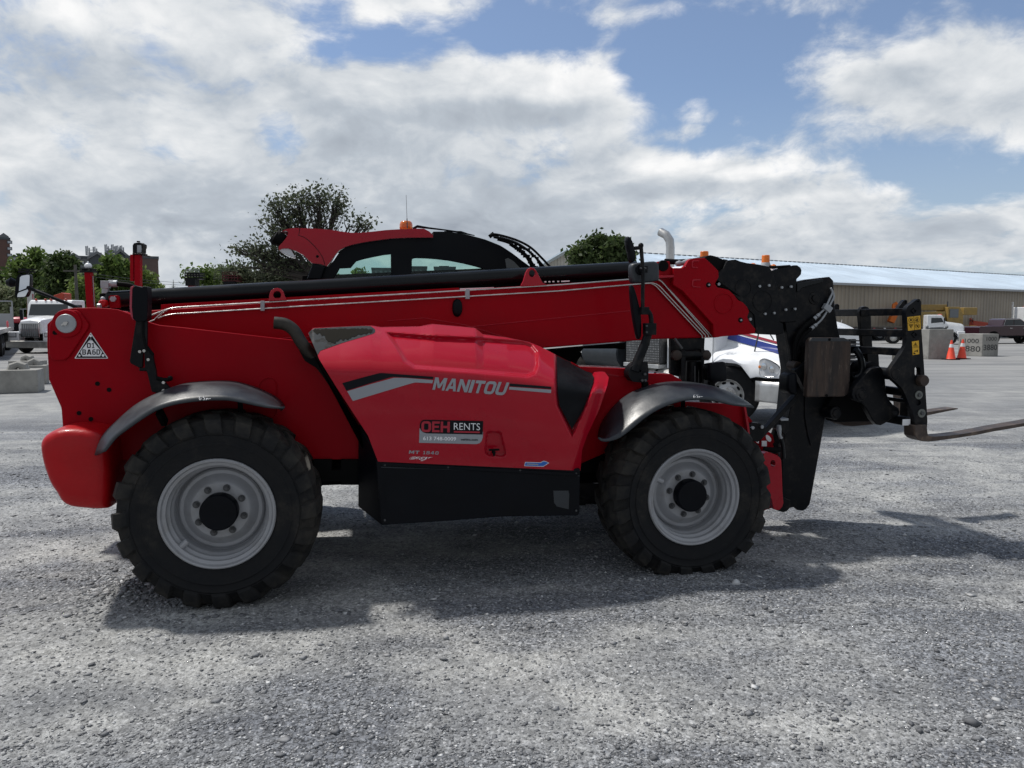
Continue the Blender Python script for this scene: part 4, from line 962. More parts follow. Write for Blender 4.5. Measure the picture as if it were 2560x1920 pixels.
wz = mat('worn_washer', (.16,.17,.155), .55, var=.2, vscale=20)
b = MB()
for q, r_ in [((726,1190),.034),((748,1330),.034)]: b.lathe([(.012,-.006),(r_,-.006),(r_,.0)], m(*z('8',q), TC), (0,1,0), 24)
b.build('washer', wz, side)
b = MB()
for q in [(726,1190),(748,1330)]: b.lathe([(.0,-.018),(.016,-.018),(.016,.0)], m(*z('8',q), TC), (0,1,0), 6)
b.build('plate_bolt', M['bolt'], side)
def sticker(pts, name='yellow_sticker'): return plate(z('8', pts), TC-.002, TC+.0005, name, 'yellow_decal', bevel=0, parent=side)
s1 = sticker([(640,592),(740,580),(745,685),(646,697)]); s2 = sticker([(676,780),(728,772),(732,876),(682,884)])
b = MB(); fn8 = lambda x, y: m(x, y, TC-.0035)
def ring(cx, cy, r, w=2.2):
    o_ = z('8', circ(cx,cy,r,r,18)); i_ = z('8', circ(cx,cy,r-w,r-w,18)); b.prism([[fn8(*p) for p in o_], [fn8(*p) for p in i_]], (0,.001,0))
def poly8(pts): b.prism([[fn8(*p) for p in z('8', pts)]], (0,.001,0))
def trin(cx, cy, r, w, up=1):
    o_ = [(cx-r,cy+up*r*.8),(cx+r,cy+up*r*.8),(cx,cy-up*r)]; g = (r-w)/r*.92
    i_ = [(cx+(x-cx)*g, cy+(y-cy)*g) for x, y in o_]; b.prism([[fn8(*p) for p in z('8', o_)], [fn8(*p) for p in z('8', i_)]], (0,.001,0))
ring(668,616,18); ring(716,611,18); ring(718,660,18); trin(669,662,17,4,-1)
poly8([(662,610),(668,604),(674,610),(674,622),(662,622)])                       # hand
poly8([(714,599),(718,599),(718,606),(726,612),(718,612),(722,624),(717,624),(714,615),(708,624),(705,620),(711,610)])  # walking figure
poly8([(706,652),(712,650),(728,668),(724,672)]); poly8([(712,664),(724,652),(727,656),(716,668)])
poly8([(664,654),(667,654),(668,668),(665,668)]); poly8([(670,656),(674,652),(675,655),(671,664)])
for (x0, y0, x1, y1) in [(643,640,743,629),(690,587,697,692),(680,828,730,822)]:
    dx, dy = (x1-x0, y1-y0)
    if abs(dx) > abs(dy): poly8([(x0,y0-1),(x1,y1-1),(x1,y1+1),(x0,y0+1)])
    else: poly8([(x0-1,y0),(x0+1,y0),(x1+1,y1),(x1-1,y1)])
trin(703,803,17,4); poly8([(698,798),(702,812),(707,798),(704,797),(702,804),(700,797)])
poly8([(694,852),(716,848),(716,854),(696,858)]); poly8([(714,842),(720,842),(721,860),(715,861)])
poly8([(686,870),(692,862),(698,868),(706,876),(690,878)])
b.build('sticker_print', M['black_decal'], side)
# bars running across the machine
def P8(x, y, t=TC+.045): return m(*z('8', (x, y)), t)
b = MB()
for (y_, h_) in [(552,.060),(718,.060),(862,.060)]:
    p = P8(640 if y_ < 800 else 600, y_); b.box(p+Vector((.02,.62,0)), (.075,1.24,h_))
b.build('carriage_bar', M['black_steel'], tele, bevel=.006)
b = MB(); p = P8(553,1032); b.cyl(p, p+Vector((0,1.20,0)), .048, 24); b.cyl(p+Vector((0,.28,0)), p+Vector((0,.32,0)), .085, 24); b.cyl(p+Vector((0,.42,0)), p+Vector((0,.45,0)), .095, 24)
b.build('carriage_shaft', M['black_steel'], tele)
b = MB()
p = P8(640,1172); b.cyl(p, p+Vector((0,1.15,0)), .035, 16); p = P8(640,1240); b.cyl(p, p+Vector((0,1.15,0)), .016, 12)
p = P8(690,1400); b.box(p+Vector((-.01,.6,0)), (.06,1.2,.07)); b.box(m(*z('8',(640,1270)), .62), (.07,.09,.22))
b.build('carriage_bar', M['black_steel'], tele, bevel=.004)
p = m(*z('8',(632,1400)), TC+.03); b = MB(); b.box(p, (.07,.004,.05)); b.build('bar_label', M['white_decal'], tele)
# middle and far uprights
def up8(tt, dx=0): 
    return plate(z('8',[(272,560),(278,532),(292,515),(318,509),(342,516),(355,538),(362,590),(368,740),(376,850),(345,870),(300,840),(288,740)]), tt, tt+.04, 'carriage_upright', 'black_steel', bevel=.005)
um = up8(.93); 
plate(z('8',[(330,860),(420,870),(425,960),(400,985),(340,980)]), .90, .98, 'carriage_upright', 'black_steel')
plate([z('8',[(76,548),(80,505),(92,492),(108,490),(120,502),(118,548)]), z('8',circ(105,508,6,10))], 1.30, 1.34, 'carriage_lug', 'black_steel', bevel=.004)
o_ = copy_tree(side); o_.parent = tele; o_.location = (0, 1.24, 0)
for ch in list(o_.children):
    if 'sticker' in ch.name: bpy.data.objects.remove(ch)
plate([z('8',[(560,548),(578,510),(612,465),(628,458),(641,466),(641,500),(615,530),(605,548)]), z('8',circ(626,479,7,11))], .50, .54, 'carriage_lug', 'black_steel', bevel=.004)
# tilt frame
plate(z('8',[(216,1185),(228,1142),(262,1090),(330,1020),(368,985),(440,975),(462,1010),(470,1060),(480,1170),(500,1225),(530,1262),(575,1290),(585,1320),(575,1350),(520,1372),(470,1408),(440,1424),(405,1418),(375,1385),(330,1300),(296,1250),(250,1236),(224,1218)]), .50, .56, 'tilt_frame', 'black_steel', bevel=.008)
plate(z('8',[(20,1290),(60,1210),(140,1120),(240,1020),(420,1000),(480,1200),(420,1395),(300,1395),(130,1402),(60,1392),(25,1350)]), .72, .80, 'tilt_frame', 'matt_black', bevel=.01)
b = MB()
b.lathe([(.0,-.02),(.030,-.02),(.034,-.012),(.05,-.010),(.055,.0)], m(*z('8',(285,1185)), .50), (0,1,0), 24)
b.lathe([(.0,-.02),(.030,-.02),(.034,-.012),(.05,-.010),(.055,.0)], m(*z('8',(85,1328)), .66), (0,1,0), 24); b.lathe([(.055,0),(.055,.2)], m(*z('8',(85,1328)), .66), (0,1,0), 24)
b.cyl(m(*z('8',(548,1330)), .49), m(*z('8',(548,1330)), .56), .018, 14); b.build('frame_pin', M['black_steel'], tele)
plate(z('8',[(122,1388),(160,1384),(300,1390),(400,1388),(410,1400),(380,1418),(230,1432),(165,1428),(135,1410)]), .80, .95, 'quick_hitch', 'rust', bevel=.01)
b = MB(); hp = [(240,840),(262,870),(282,910),(292,950),(292,990),(280,1030),(250,1062),(215,1068)]
P_ = smooth_loop([m(*z('8',q), .66) for q in hp], 6, False); b.tube(P_, .020, 12)
for i in range(1, len(P_)-1): 
    d_ = (P_[i+1]-P_[i-1]).normalized(); b.cyl(P_[i]-d_*.006, P_[i]+d_*.006, .026, 12)
b.build('spiral_hose', M['cyl'], tele)
# hydraulic pack seen between the bars, behind the guard
b = MB()
for i, y_ in enumerate([770, 795, 825, 900, 925, 945]): b.bar(m(*z('8',(205,y_)), 1.2), m(*z('8',(300,y_+6)), 1.2), .012, .012)
b.build('grille_rod', M['bolt'], tele)
# forks
def fork(tt, pts, name='fork'):
    return plate(z('8', pts), tt, tt+.125, name, 'fork', bevel=.006)
fork(.31, [(698,1425),(790,1418),(797,1480),(803,1502),(850,1510),(960,1502),(1075,1488),(1200,1466),(1300,1446),(1536,1406),(1790,1360),(1800,1366),(1536,1432),(1300,1472),(1180,1497),(1000,1525),(850,1545),(800,1549),(755,1546),(722,1532),(700,1508)])
b = MB(); b.prism([ml(z('8',[(700,1180),(760,1180),(788,1425),(700,1430)]), .365)], (0,.05,0)); b.build('fork_shank', M['black_steel'], tele)
fork(1.10, [(600,1150),(660,1150),(680,1322),(720,1336),(795,1322),(900,1306),(1000,1292),(1032,1293),(1030,1300),(900,1326),(795,1348),(650,1365),(610,1350)])
# ---- cab on the far side
TN, TF = 1.34, 2.22
roofp = z('l',[(160,350),(165,335),(215,280),(250,235),(268,190),(262,172),(240,162),(205,170),(190,182),(215,158),(260,143),(330,133),(400,133),(520,137),(650,145),(760,155),(860,172),(950,184),(1050,187),(1200,172),(1350,155),(1500,146),(1700,140),(1770,140),(1830,172),(1866,208),(1870,236),(1600,238),(1400,248),(1150,282),(1000,310),(900,340),(830,380),(780,440),(740,500),(695,555),(620,530),(540,522),(520,515),(440,435),(350,385),(270,358),(200,360),(165,378)])
rf = plate(roofp, TN-.02, TN+.05, 'cab_roof', 'red', bevel=.022, seg=4, angle=60)
b = MB(); topl = z('l',[(205,172),(260,143),(400,133),(520,137),(650,145),(760,155),(860,172),(950,184),(1050,187),(1200,172),(1350,155),(1500,146),(1770,140),(1866,208)])
T1 = smooth_loop(ml(topl, TN+.02), 3, False); rows_ = []
for tt, dz in [(0,-.004),(.08,.0),(.3,.012),(.55,.012),(.8,.0),(.86,-.03)]: rows_.append([p+Vector((0,tt,dz)) for p in T1])
b.grid(rows_); b.build('roof_skin', M['red'], rf, angle=60)
b = MB(); b.grid([[p+Vector((0,.02,-.06)) for p in T1], [p+Vector((0,.84,-.06)) for p in T1]]); b.build('headliner', M['matt_black'], rf)
b = MB(); b.tube(ml(z('l',[(396,133),(390,170),(384,215),(440,232),(500,275),(560,335),(610,395),(650,460),(676,545)]), TN-.0195), .0028, 5); b.build('panel_seam', M['black'], rf)
far_roof = plate(roofp, TF-.02, TF+.03, 'cab_roof_side', 'red', bevel=.01)
plate(z('l',[(168,352),(270,358),(302,372),(345,455),(330,462),(240,430),(200,408),(172,385)]), TN-.01, TN+.10, 'roof_lamp', 'lens', bevel=.006)
b = MB(); b.tube([m(*z('l',q), TN+.03) for q in [(110,225),(125,240),(175,262),(225,200)]], [.048,.062,.062,.05], 20); b.build('air_intake', M['matt_black'], rf)
b = MB(); b.lathe([(.0,-.003),(.010,-.003),(.012,.004)], m(*z('l',(590,447)), TN-.021), (0,1,0), 14); b.build('roof_plug', M['matt_black'], rf)
frame = z('4',[(540,683),(560,630),(585,573),(640,590),(690,598),(720,560),(760,500),(800,470),(900,437),(1060,418),(1200,405),(1378,401),(1378,366),(1450,366),(1500,370),(1560,378),(1620,391),(1720,418),(1820,458),(1900,510),(1960,556),(2025,604),(2080,660),(2100,760),(520,760)])
w1_ = z('4',[(725,675),(745,640),(762,608),(800,606),(835,604),(850,585),(872,560),(920,546),(980,533),(1050,519),(1099,514),(1100,700),(715,700)])
w2_ = z('4',[(1237,560),(1240,545),(1260,539),(1330,541),(1400,546),(1480,556),(1580,575),(1660,595),(1730,616),(1760,640),(1760,700),(1237,700)])
cf = plate([frame, w1_, w2_], TN+.02, TN+.06, 'cab_frame', 'black', bevel=.006)
w3_ = z('4',[(700,740),(735,610),(800,545),(900,500),(1060,480),(1400,480),(1580,500),(1760,560),(1860,640),(1880,740)])
plate([frame, w3_], TF-.03, TF, 'cab_frame', 'black', bevel=.006)
b = MB(); edge = z('4',[(1378,366),(1450,366),(1500,370),(1560,378),(1620,391),(1720,418),(1820,458),(1900,510),(1960,556),(2025,604),(2080,660)])
E1 = smooth_loop(ml(edge, TN+.04), 3, False); rows_ = []
b.grid([[p for p in E1[:10]], [p+Vector((0,.84,0)) for p in E1[:10]]]); b.build('roof_front', M['black'], cf, angle=60)
b = MB(); b.grid([[p for p in E1[9:]], [p+Vector((0,.84,0)) for p in E1[9:]]]); b.build('windscreen', M['cab_glass'], cf, angle=60)
for wl in (w1_, w2_): plate(wl, TN+.035, TN+.038, 'side_window', M['cab_glass'], bevel=0, parent=cf, smooth=False)
plate(w3_, TF-.016, TF-.013, 'side_window', M['cab_glass'], bevel=0, parent=cf, smooth=False)
plate(z('4',[(1850,548),(1870,540),(1905,560),(1950,606),(1860,606)]), TN+.015, TN+.02, 'quarter_glass', 'dark_glass', bevel=0, parent=cf)
plate(z('4',[(1120,700),(1105,560),(1120,520),(1200,515),(1228,560),(1232,700)]), 1.62, 1.78, 'seat_back', 'matt_black', bevel=.02)
plate(z('4',[(545,680),(582,575),(668,597),(640,683)]), TN-.03, TN+.03, 'cab_pillar', 'black', bevel=.012, seg=3)
b = MB(); b.prism([ml([(756,690),(1345,665),(1345,1090),(756,1090)], TN+.08)], (0,.8,0)); b.build('cab_body', M['matt_black'], tele)
# beacon, aerial, wiper
bx = m(*z('4',(1199,352)), 1.75); k_ = 1.0
b = MB(); b.lathe([(.052,0),(.056,.012),(.056,.040),(.050,.060),(.038,.070),(.0,.073)], bx, (0,0,1), 28); bc = b.build('beacon', M['amber'], tele, angle=50)
b = MB(); b.cyl(bx+Vector((0,0,.01)), bx+Vector((0,0,.05)), .022, 12); b.build('beacon_bulb', M['lens_red'], bc)
a0 = m(*z('4',(1207,345)), 1.5); a1 = m(*z('4',(1199,125)), 1.5)
b = MB(); b.tube([a0, a0.lerp(a1,.3), a0.lerp(a1,.31), a1], [.005,.0045,.002,.0016], 6); b.build('aerial', M['bolt'], tele)
b = MB(); b.tube([m(*z('4',q), 1.6) for q in [(1245,348),(1272,332),(1350,343),(1460,356),(1560,372),(1650,392)]], [.012,.012,.008,.006,.008,.004], 8)
b.tube([m(*z('4',q), 1.6) for q in [(1450,366),(1560,366),(1600,380)]], .006, 6); b.build('wiper', M['black'], tele)
for i, l in enumerate([[(1752,392),(1780,384),(1850,398),(1940,428),(2020,472),(2090,538),(2148,600)], [(1775,402),(1870,424),(1960,464),(2040,524),(2108,600)], [(1800,418),(1880,443),(1960,492),(2010,545),(2046,600)],
                       [(1880,450),(1940,490),(1990,535),(2026,600)], [(1815,405),(1920,438),(2000,488),(2058,545),(2086,600)]]):
    b = MB(); P_ = smooth_loop([m(*z('4',q), 1.12+.05*i) for q in l], 5, False); b.tube(P_, .0095, 8)
    if i in (2, 3, 4):
        rr_ = random.Random(i)
        for p in P_[len(P_)//3:]: b.box(p+Vector((rr_.uniform(-.01,.01),0,rr_.uniform(-.01,.01))), (.02,.02,.02))
    b.build('hose', M['matt_black'], tele)
b = MB(); b.bar(m(*z('4',(1748,400)), 1.2), m(*z('4',(1775,378)), 1.2), .03, .03); b.bar(m(*z('4',(1760,385)), 1.2), m(*z('4',(1900,450)), 1.25), .015, .02); b.build('hose_clamp', M['matt_black'], tele)
# far front fender
b = MB(); rr_ = []
for i in range(17):
    a = radians(-10 + 200*i/16); rr_.append([Vector((pf.x+cos(a)*.74, tt, pf.z+sin(a)*.74)) for tt in (2.0, 2.1, 2.4)])
b.grid(rr_); b.build('far_fender', M['fender'], tele, solid=.01)
# ------------------------------------------------------------------ ground
def ground_mat(stone=False):
    m_ = bpy.data.materials.new('gravel_ground'); m_.use_nodes = True; t = NT(m_.node_tree); bs = t.n['Principled BSDF']
    P = t.node('ShaderNodeNewGeometry').outputs['Position']
    # broad patches: dusty pale and damp dark, stretched along the way vehicles drive
    st = t.vmath('MULTIPLY', P, (.35, 1.3, 1.0))
    big = t.noise(st, .55, 6, .62); trk = t.noise(t.vmath('MULTIPLY', P, (.25, 2.6, 1)), 1.0, 6, .65, .6)
    med = t.noise(P, 3.2, 6, .65); fin = t.noise(P, 38.0, 3, .7); grit = t.noise(P, 130.0, 2, .6)
    v1 = t.node('ShaderNodeTexVoronoi', inp={'Vector': P, 'Scale': 85.0, 'Randomness': 1.0})
    v2 = t.node('ShaderNodeTexVoronoi', inp={'Vector': t.vmath('ADD', P, (.37, .11, 0)), 'Scale': 40.0})
    sp = t.node('ShaderNodeSeparateColor', inp={0: v1.outputs['Color']}).outputs
    sp2 = t.node('ShaderNodeSeparateColor', inp={0: v2.outputs['Color']}).outputs
    lo = t.node('ShaderNodeAttribute', attribute_name='loose').outputs['Fac']
    lo = t.math('ADD', lo, t.math('MULTIPLY', t.math('SUBTRACT', med, .5), .9), clamp=True)
    pk = t.mix(t.ss(t.noise(P, 1.7, 5, .6), .35, .7), (.185, .188, .188), (.300, .300, .288))
    ls = t.mix(t.ss(big, .36, .66), (.092, .097, .107), (.162, .169, .180))
    base = t.mix(lo, pk, ls)
    base = t.mix(t.ss(trk, .52, .70, 0, .45), base, (.33, .33, .318))
    base = t.mix(t.ss(trk, .46, .30, 0, .45), base, (.080, .084, .092))
    # single stones: colour per cell
    near = t.ss(t.vmath('LENGTH', P), 26, 6)
    k = t.math('MULTIPLY_ADD', t.math('SUBTRACT', sp[0], .5), t.math('MULTIPLY_ADD', lo, 1.0, .25), 1.0)
    k = t.math('MULTIPLY', k, t.math('MULTIPLY_ADD', t.math('SUBTRACT', sp2[1], .5), .45, 1.0))
    k = t.math('MULTIPLY', k, t.math('MULTIPLY_ADD', t.math('SUBTRACT', fin, .5), 1.4, 1.0))
    k = t.math('MULTIPLY', k, t.math('MULTIPLY_ADD', t.math('SUBTRACT', grit, .5), .8, 1.0))
    k = t.mix(near, (1,1,1), t.node('ShaderNodeCombineXYZ', inp={0: k, 1: k, 2: k}).outputs[0])
    col = t.mix(1.0, base, k, 'MULTIPLY')
    wh = t.math('MULTIPLY', t.math('GREATER_THAN', sp[1], .972), near)
    col = t.mix(t.math('MULTIPLY', wh, .7), col, (.42, .42, .42))
    far = t.ss(t.vmath('LENGTH', P), 10, 40)
    ft = t.noise(t.vmath('MULTIPLY', P, (.12, .6, 1)), 1.2, 5, .6)
    col = t.mix(far, col, t.mix(t.ss(ft, .35, .65), (.150,.152,.153), (.240,.238,.230)))
    col = t.vmath('MULTIPLY', col, (1.30, 1.315, 1.33))
    t.set(bs.inputs['Base Color'], col); bs.inputs['Roughness'].default_value = .9; bs.inputs['Specular IOR Level'].default_value = .25
    h = t.math('ADD', t.math('MULTIPLY', t.ss(v1.outputs['Distance'], .7, .0), .9), t.math('MULTIPLY', t.ss(v2.outputs['Distance'], .7, 0), t.math('MULTIPLY', t.math('GREATER_THAN', sp2[0], .6), 1.6)))
    h = t.math('ADD', h, t.math('MULTIPLY', fin, 1.2)); h = t.math('ADD', h, t.math('MULTIPLY', med, 3.0))
    bn = t.node('ShaderNodeBump', inp={'Strength': .6, 'Distance': .006, 'Height': h}); t.l.new(bn.outputs[0], bs.inputs['Normal'])
    return m_
GM = ground_mat()
import numpy as np
rng = np.random.default_rng(7)
_G = rng.random((256, 256))
def vnoise(x, y):
    xi = np.floor(x).astype(int); yi = np.floor(y).astype(int); fx = x-xi; fy = y-yi; fx = fx*fx*(3-2*fx); fy = fy*fy*(3-2*fy)
    g_ = lambda a, b: _G[a % 256, b % 256]
    return (g_(xi,yi)*(1-fx)+g_(xi+1,yi)*fx)*(1-fy)+(g_(xi,yi+1)*(1-fx)+g_(xi+1,yi+1)*fx)*fy
def fbm(x, y, o=5, r_=.55):
    a = 1.0; t_ = 0; s_ = 0
    for i in range(o): t_ = t_ + a*vnoise(x*2**i+17.3*i, y*2**i+9.1*i); s_ += a; a *= r_
    return t_/s_
def loose(x, y):
    """1 where loose crushed stone lies, 0 where the yard is packed and dusty; drawn out along the way machines drive"""
    u = x*.99+y*.12; v = y-.14*x+.25*np.sin(x*.5)
    q = fbm(u*.45+3, v*1.5+40, 6, .6)
    q = q*.6+.4*fbm(x*1.1+9, y*1.2+5, 5, .6)
    return np.clip((q-.42)/.16, 0, 1)
def hsum(x, y):
    """low undulation of the yard with wheel ruts, a few centimetres"""
    a = .010*np.sin(x*1.7+y*.6+1)+.008*np.sin(x*.9-y*2.3)+.006*np.sin(x*3.1+y*4.2+2)+.004*np.sin(5.3*x-3.7*y)
    a += .010*np.sin((y+.12*x)*5.2+.7*np.sin(x*1.3))*np.exp(-((y-6.5)/2.2)**2)
    a += .030*(fbm(x*.8, y*3.2+7, 5, .6)-.5) + .018*(fbm(x*5, y*6+3, 3, .6)-.5)
    # keep the stands of the wheels level, berm of loose stone left of the near rear wheel
    for (wx, wy) in [(-1.77-.05,4.65),(pf_w.x,pf_w.y+.2)]:
        a = a*(1-np.exp(-(((x-wx)/.9)**2+((y-wy)/.6)**2)))
    a += .05*np.exp(-(((x+2.55)/.20)**2+((y-4.75)/.28)**2)) + .02*np.exp(-(((x+2.35)/.3)**2+((y-4.6)/.2)**2))
    return a
pf_w = ORG + SD*pf.x
ax = np.concatenate([[-900,-300,-120,-60,-30,-18,-12,-9], np.arange(-7,7.01,.06), [9,12,18,30,60,120,300,900]])
ay = np.concatenate([[-900,-200,-60,-20,-6,-1,.8], np.arange(1.6,12.01,.06), [13,15,18,22,28,36,50,80,140,260,500,1400]])
XX, YY = np.meshgrid(ax, ay); ZZ = hsum(XX, YY)
fade = np.clip((13-np.abs(YY-2))/3, 0, 1)*np.clip((9-np.abs(XX))/2, 0, 1); ZZ = ZZ*fade
nx, ny = len(ax), len(ay)
me = bpy.data.meshes.new('ground'); vs = np.stack([XX.ravel(), YY.ravel(), ZZ.ravel()], 1)
idx = np.arange(nx*ny).reshape(ny, nx); fs = np.stack([idx[:-1,:-1].ravel(), idx[:-1,1:].ravel(), idx[1:,1:].ravel(), idx[1:,:-1].ravel()], 1)
me.from_pydata(vs.tolist(), [], fs.tolist()); at_ = me.attributes.new('loose', 'FLOAT', 'POINT'); at_.data.foreach_set('value', loose(XX, YY).ravel().astype(np.float32)); me.materials.append(GM); me.polygons.foreach_set('use_smooth', [True]*len(me.polygons))
tag(link(bpy.data.objects.new('ground', me)), kind='structure')
# loose stones
def scatter(name, n, ymin, ymax, smin, smax, dens_pow, matl, seed, extra=None):
    r = np.random.default_rng(seed)
    # oct base
    bv = np.array([(1,0,0),(-1,0,0),(0,1,0),(0,-1,0),(0,0,1),(0,0,-1)], float)
    bf = np.array([(0,2,4),(2,1,4),(1,3,4),(3,0,4),(2,0,5),(1,2,5),(3,1,5),(0,3,5)])
    y = ymin + (ymax-ymin)*r.random(n)**dens_pow; hw = .74*y+.3; x = (r.random(n)*2-1)*hw
    kp = r.random(n) < .45+.55*loose(x, y); x = x[kp]; y = y[kp]; n = len(x)
    if extra is not None: x = np.concatenate([x, extra[0]]); y = np.concatenate([y, extra[1]]); n = len(x)
    s = smin+(smax-smin)*r.random(n)**3.5; zz_ = hsum(x, y)*np.clip((9-np.abs(x))/2, 0, 1)
    V = bv[None]*(s[:,None,None]) * (1+.45*(r.random((n,6,3))-.5)) * np.stack([.7+.7*r.random(n), .7+.7*r.random(n), .22+.32*r.random(n)], 1)[:,None,:]
    V += r.normal(0, .16, (n,6,3))*s[:,None,None]
    a = r.random(n)*2*np.pi; c, s_ = np.cos(a), np.sin(a)
    X = V[:,:,0]*c[:,None]-V[:,:,1]*s_[:,None]; Y = V[:,:,0]*s_[:,None]+V[:,:,1]*c[:,None]; Z = V[:,:,2]
    V = np.stack([X+x[:,None], Y+y[:,None], Z+(zz_+s*.12)[:,None]], 2).reshape(-1,3)
    F = (bf[None]+6*np.arange(n)[:,None,None]).reshape(-1,3)
    me = bpy.data.meshes.new(name); me.vertices.add(len(V)); me.vertices.foreach_set('co', V.ravel())
    me.loops.add(F.size); me.loops.foreach_set('vertex_index', F.ravel()); me.polygons.add(len(F))
    me.polygons.foreach_set('loop_start', np.arange(0, F.size, 3)); me.polygons.foreach_set('loop_total', np.full(len(F), 3))
    me.update(calc_edges=True); me.materials.append(matl)
    return tag(link(bpy.data.objects.new(name, me)), kind='stuff')
sm_ = bpy.data.materials.new('loose_stone'); sm_.use_nodes = True; t_ = NT(sm_.node_tree); sb = t_.n['Principled BSDF']
ri = t_.node('ShaderNodeNewGeometry').outputs['Random Per Island']
rp = t_.node('ShaderNodeValToRGB', inp={0: ri}); rp.color_ramp.elements[0].color = (.11,.114,.122,1); rp.color_ramp.elements[1].color = (.66,.67,.67,1)
e_ = rp.color_ramp.elements.new(.5); e_.color = (.19,.196,.205,1); e_ = rp.color_ramp.elements.new(.88); e_.color = (.36,.365,.37,1)
t_.set(sb.inputs['Base Color'], rp.outputs[0]); sb.inputs['Roughness'].default_value = .8
scatter('gravel', 190000, 2.3, 9.5, .0022, .011, 1.55, sm_, 3)
g = np.random.default_rng(5)
scatter('gravel', 5200, 2.3, 12, .008, .024, 1.2, sm_, 4, extra=(np.concatenate([g.normal(-2.5,.25,900), g.normal(-1.7,.5,300)]), np.concatenate([g.normal(4.72,.2,900), g.normal(4.35,.12,300)])))
scatter('gravel', 260, 2.6, 11, .014, .036, 1.1, sm_, 9)
# ------------------------------------------------------------------ background materials
M['wtruck'] = mat('white_truck_paint', (.84, .86, .88), .28, coat=.4, var=.04, dust=(.4,.39,.37), dscale=2, damt=.25)
M['chrome'] = mat('chrome', (.62, .62, .62), .14, metal=1.0)
M['alu'] = mat('aluminium', (.50, .50, .49), .38, metal=.8, var=.12, vscale=6)
M['grey_steel'] = mat('grey_steel', (.16, .17, .18), .5, var=.15)
M['dirty'] = mat('dirty_underside', (.025, .024, .023), .8, var=.3, dust=(.12,.11,.10), damt=.4)
M['blue_paint'] = mat('blue_stripe', (.012, .03, .22), .3, coat=.3)
M['red_stripe'] = mat('red_stripe', (.30, .008, .02), .3, coat=.3)
M['maroon'] = mat('maroon_paint', (.030, .006, .012), .25, coat=.6)
M['yellow'] = mat('yellow_paint', (.30, .20, .055), .5, var=.15, dust=(.2,.17,.12), damt=.4)
M['orange'] = mat('orange_paint', (.70, .16, .015), .45, var=.1)
M['orange_red'] = mat('orange_red_paint', (.42, .05, .02), .45, var=.1)
M['pinkred'] = mat('faded_red_paint', (.42, .05, .07), .4)
M['cone'] = mat('cone_orange', (.85, .07, .03), .5, var=.08, dust=(.3,.15,.1), dscale=6, damt=.25)
M['reflective'] = mat('reflective_band', (.75, .76, .78), .4)
M['concrete'] = mat('cast_concrete', (.30, .295, .275), .88, var=.16, vscale=2.2, dust=(.13,.125,.115), dscale=2.6, damt=.55, bump=.5, bscale=22)
M['asphalt_dark'] = mat('dark_rubber_mark', (.05, .05, .05), .9)
M['brick'] = mat('brown_brick', (.11, .062, .052), .85, var=.15, vscale=.8)
M['brick2'] = mat('brown_grey_brick', (.105, .075, .068), .85, var=.15, vscale=.6)
M['bgrey'] = mat('grey_cladding', (.16, .17, .18), .8, var=.12, vscale=.7)
M['bgrey_dark'] = mat('dark_grey_cladding', (.065, .075, .085), .8, var=.1)
M['bpale'] = mat('pale_render', (.36, .38, .40), .8)
M['pane'] = mat('window_pane', (.10, .12, .14), .1, coat=.5)
M['curtain'] = mat('pale_blind', (.42, .45, .48), .7)
M['wood'] = mat('grey_wood', (.10, .095, .085), .9, var=.2)
M['bark'] = mat('bark', (.035, .030, .026), .95, var=.3, vscale=6)
def leaf_mat(name, c1, c2, c3):
    m_ = bpy.data.materials.new(name); m_.use_nodes = True; t = NT(m_.node_tree); b_ = t.n['Principled BSDF']
    r_ = t.node('ShaderNodeNewGeometry').outputs['Random Per Island']
    rp_ = t.node('ShaderNodeValToRGB', inp={0: r_}); rp_.color_ramp.elements[0].color = (*c1, 1); rp_.color_ramp.elements[1].color = (*c3, 1)
    e = rp_.color_ramp.elements.new(.55); e.color = (*c2, 1)
    t.set(b_.inputs['Base Color'], rp_.outputs[0]); b_.inputs['Roughness'].default_value = .6; b_.inputs['Specular IOR Level'].default_value = .3
    tr = t.node('ShaderNodeBsdfTranslucent'); t.l.new(rp_.outputs[0], tr.inputs[0]); mx = t.node('ShaderNodeMixShader'); mx.inputs[0].default_value = .45
    t.l.new(b_.outputs[0], mx.inputs[1]); t.l.new(tr.outputs[0], mx.inputs[2]); t.l.new(mx.outputs[0], t.n['Material Output'].inputs[0]); return m_
LF = {'dark': leaf_mat('leaf_dark', (.036,.060,.020), (.060,.095,.030), (.11,.15,.055)),
      'mid': leaf_mat('leaf_mid', (.065,.11,.025), (.105,.165,.04), (.18,.25,.07)),
      'light': leaf_mat('leaf_light', (.09,.14,.03), (.14,.20,.05), (.21,.27,.08)),
      'pale': leaf_mat('leaf_pale', (.12,.15,.07), (.22,.25,.14), (.36,.38,.26)),
      'willow': leaf_mat('leaf_willow', (.045,.060,.034), (.078,.094,.055), (.13,.15,.09))}
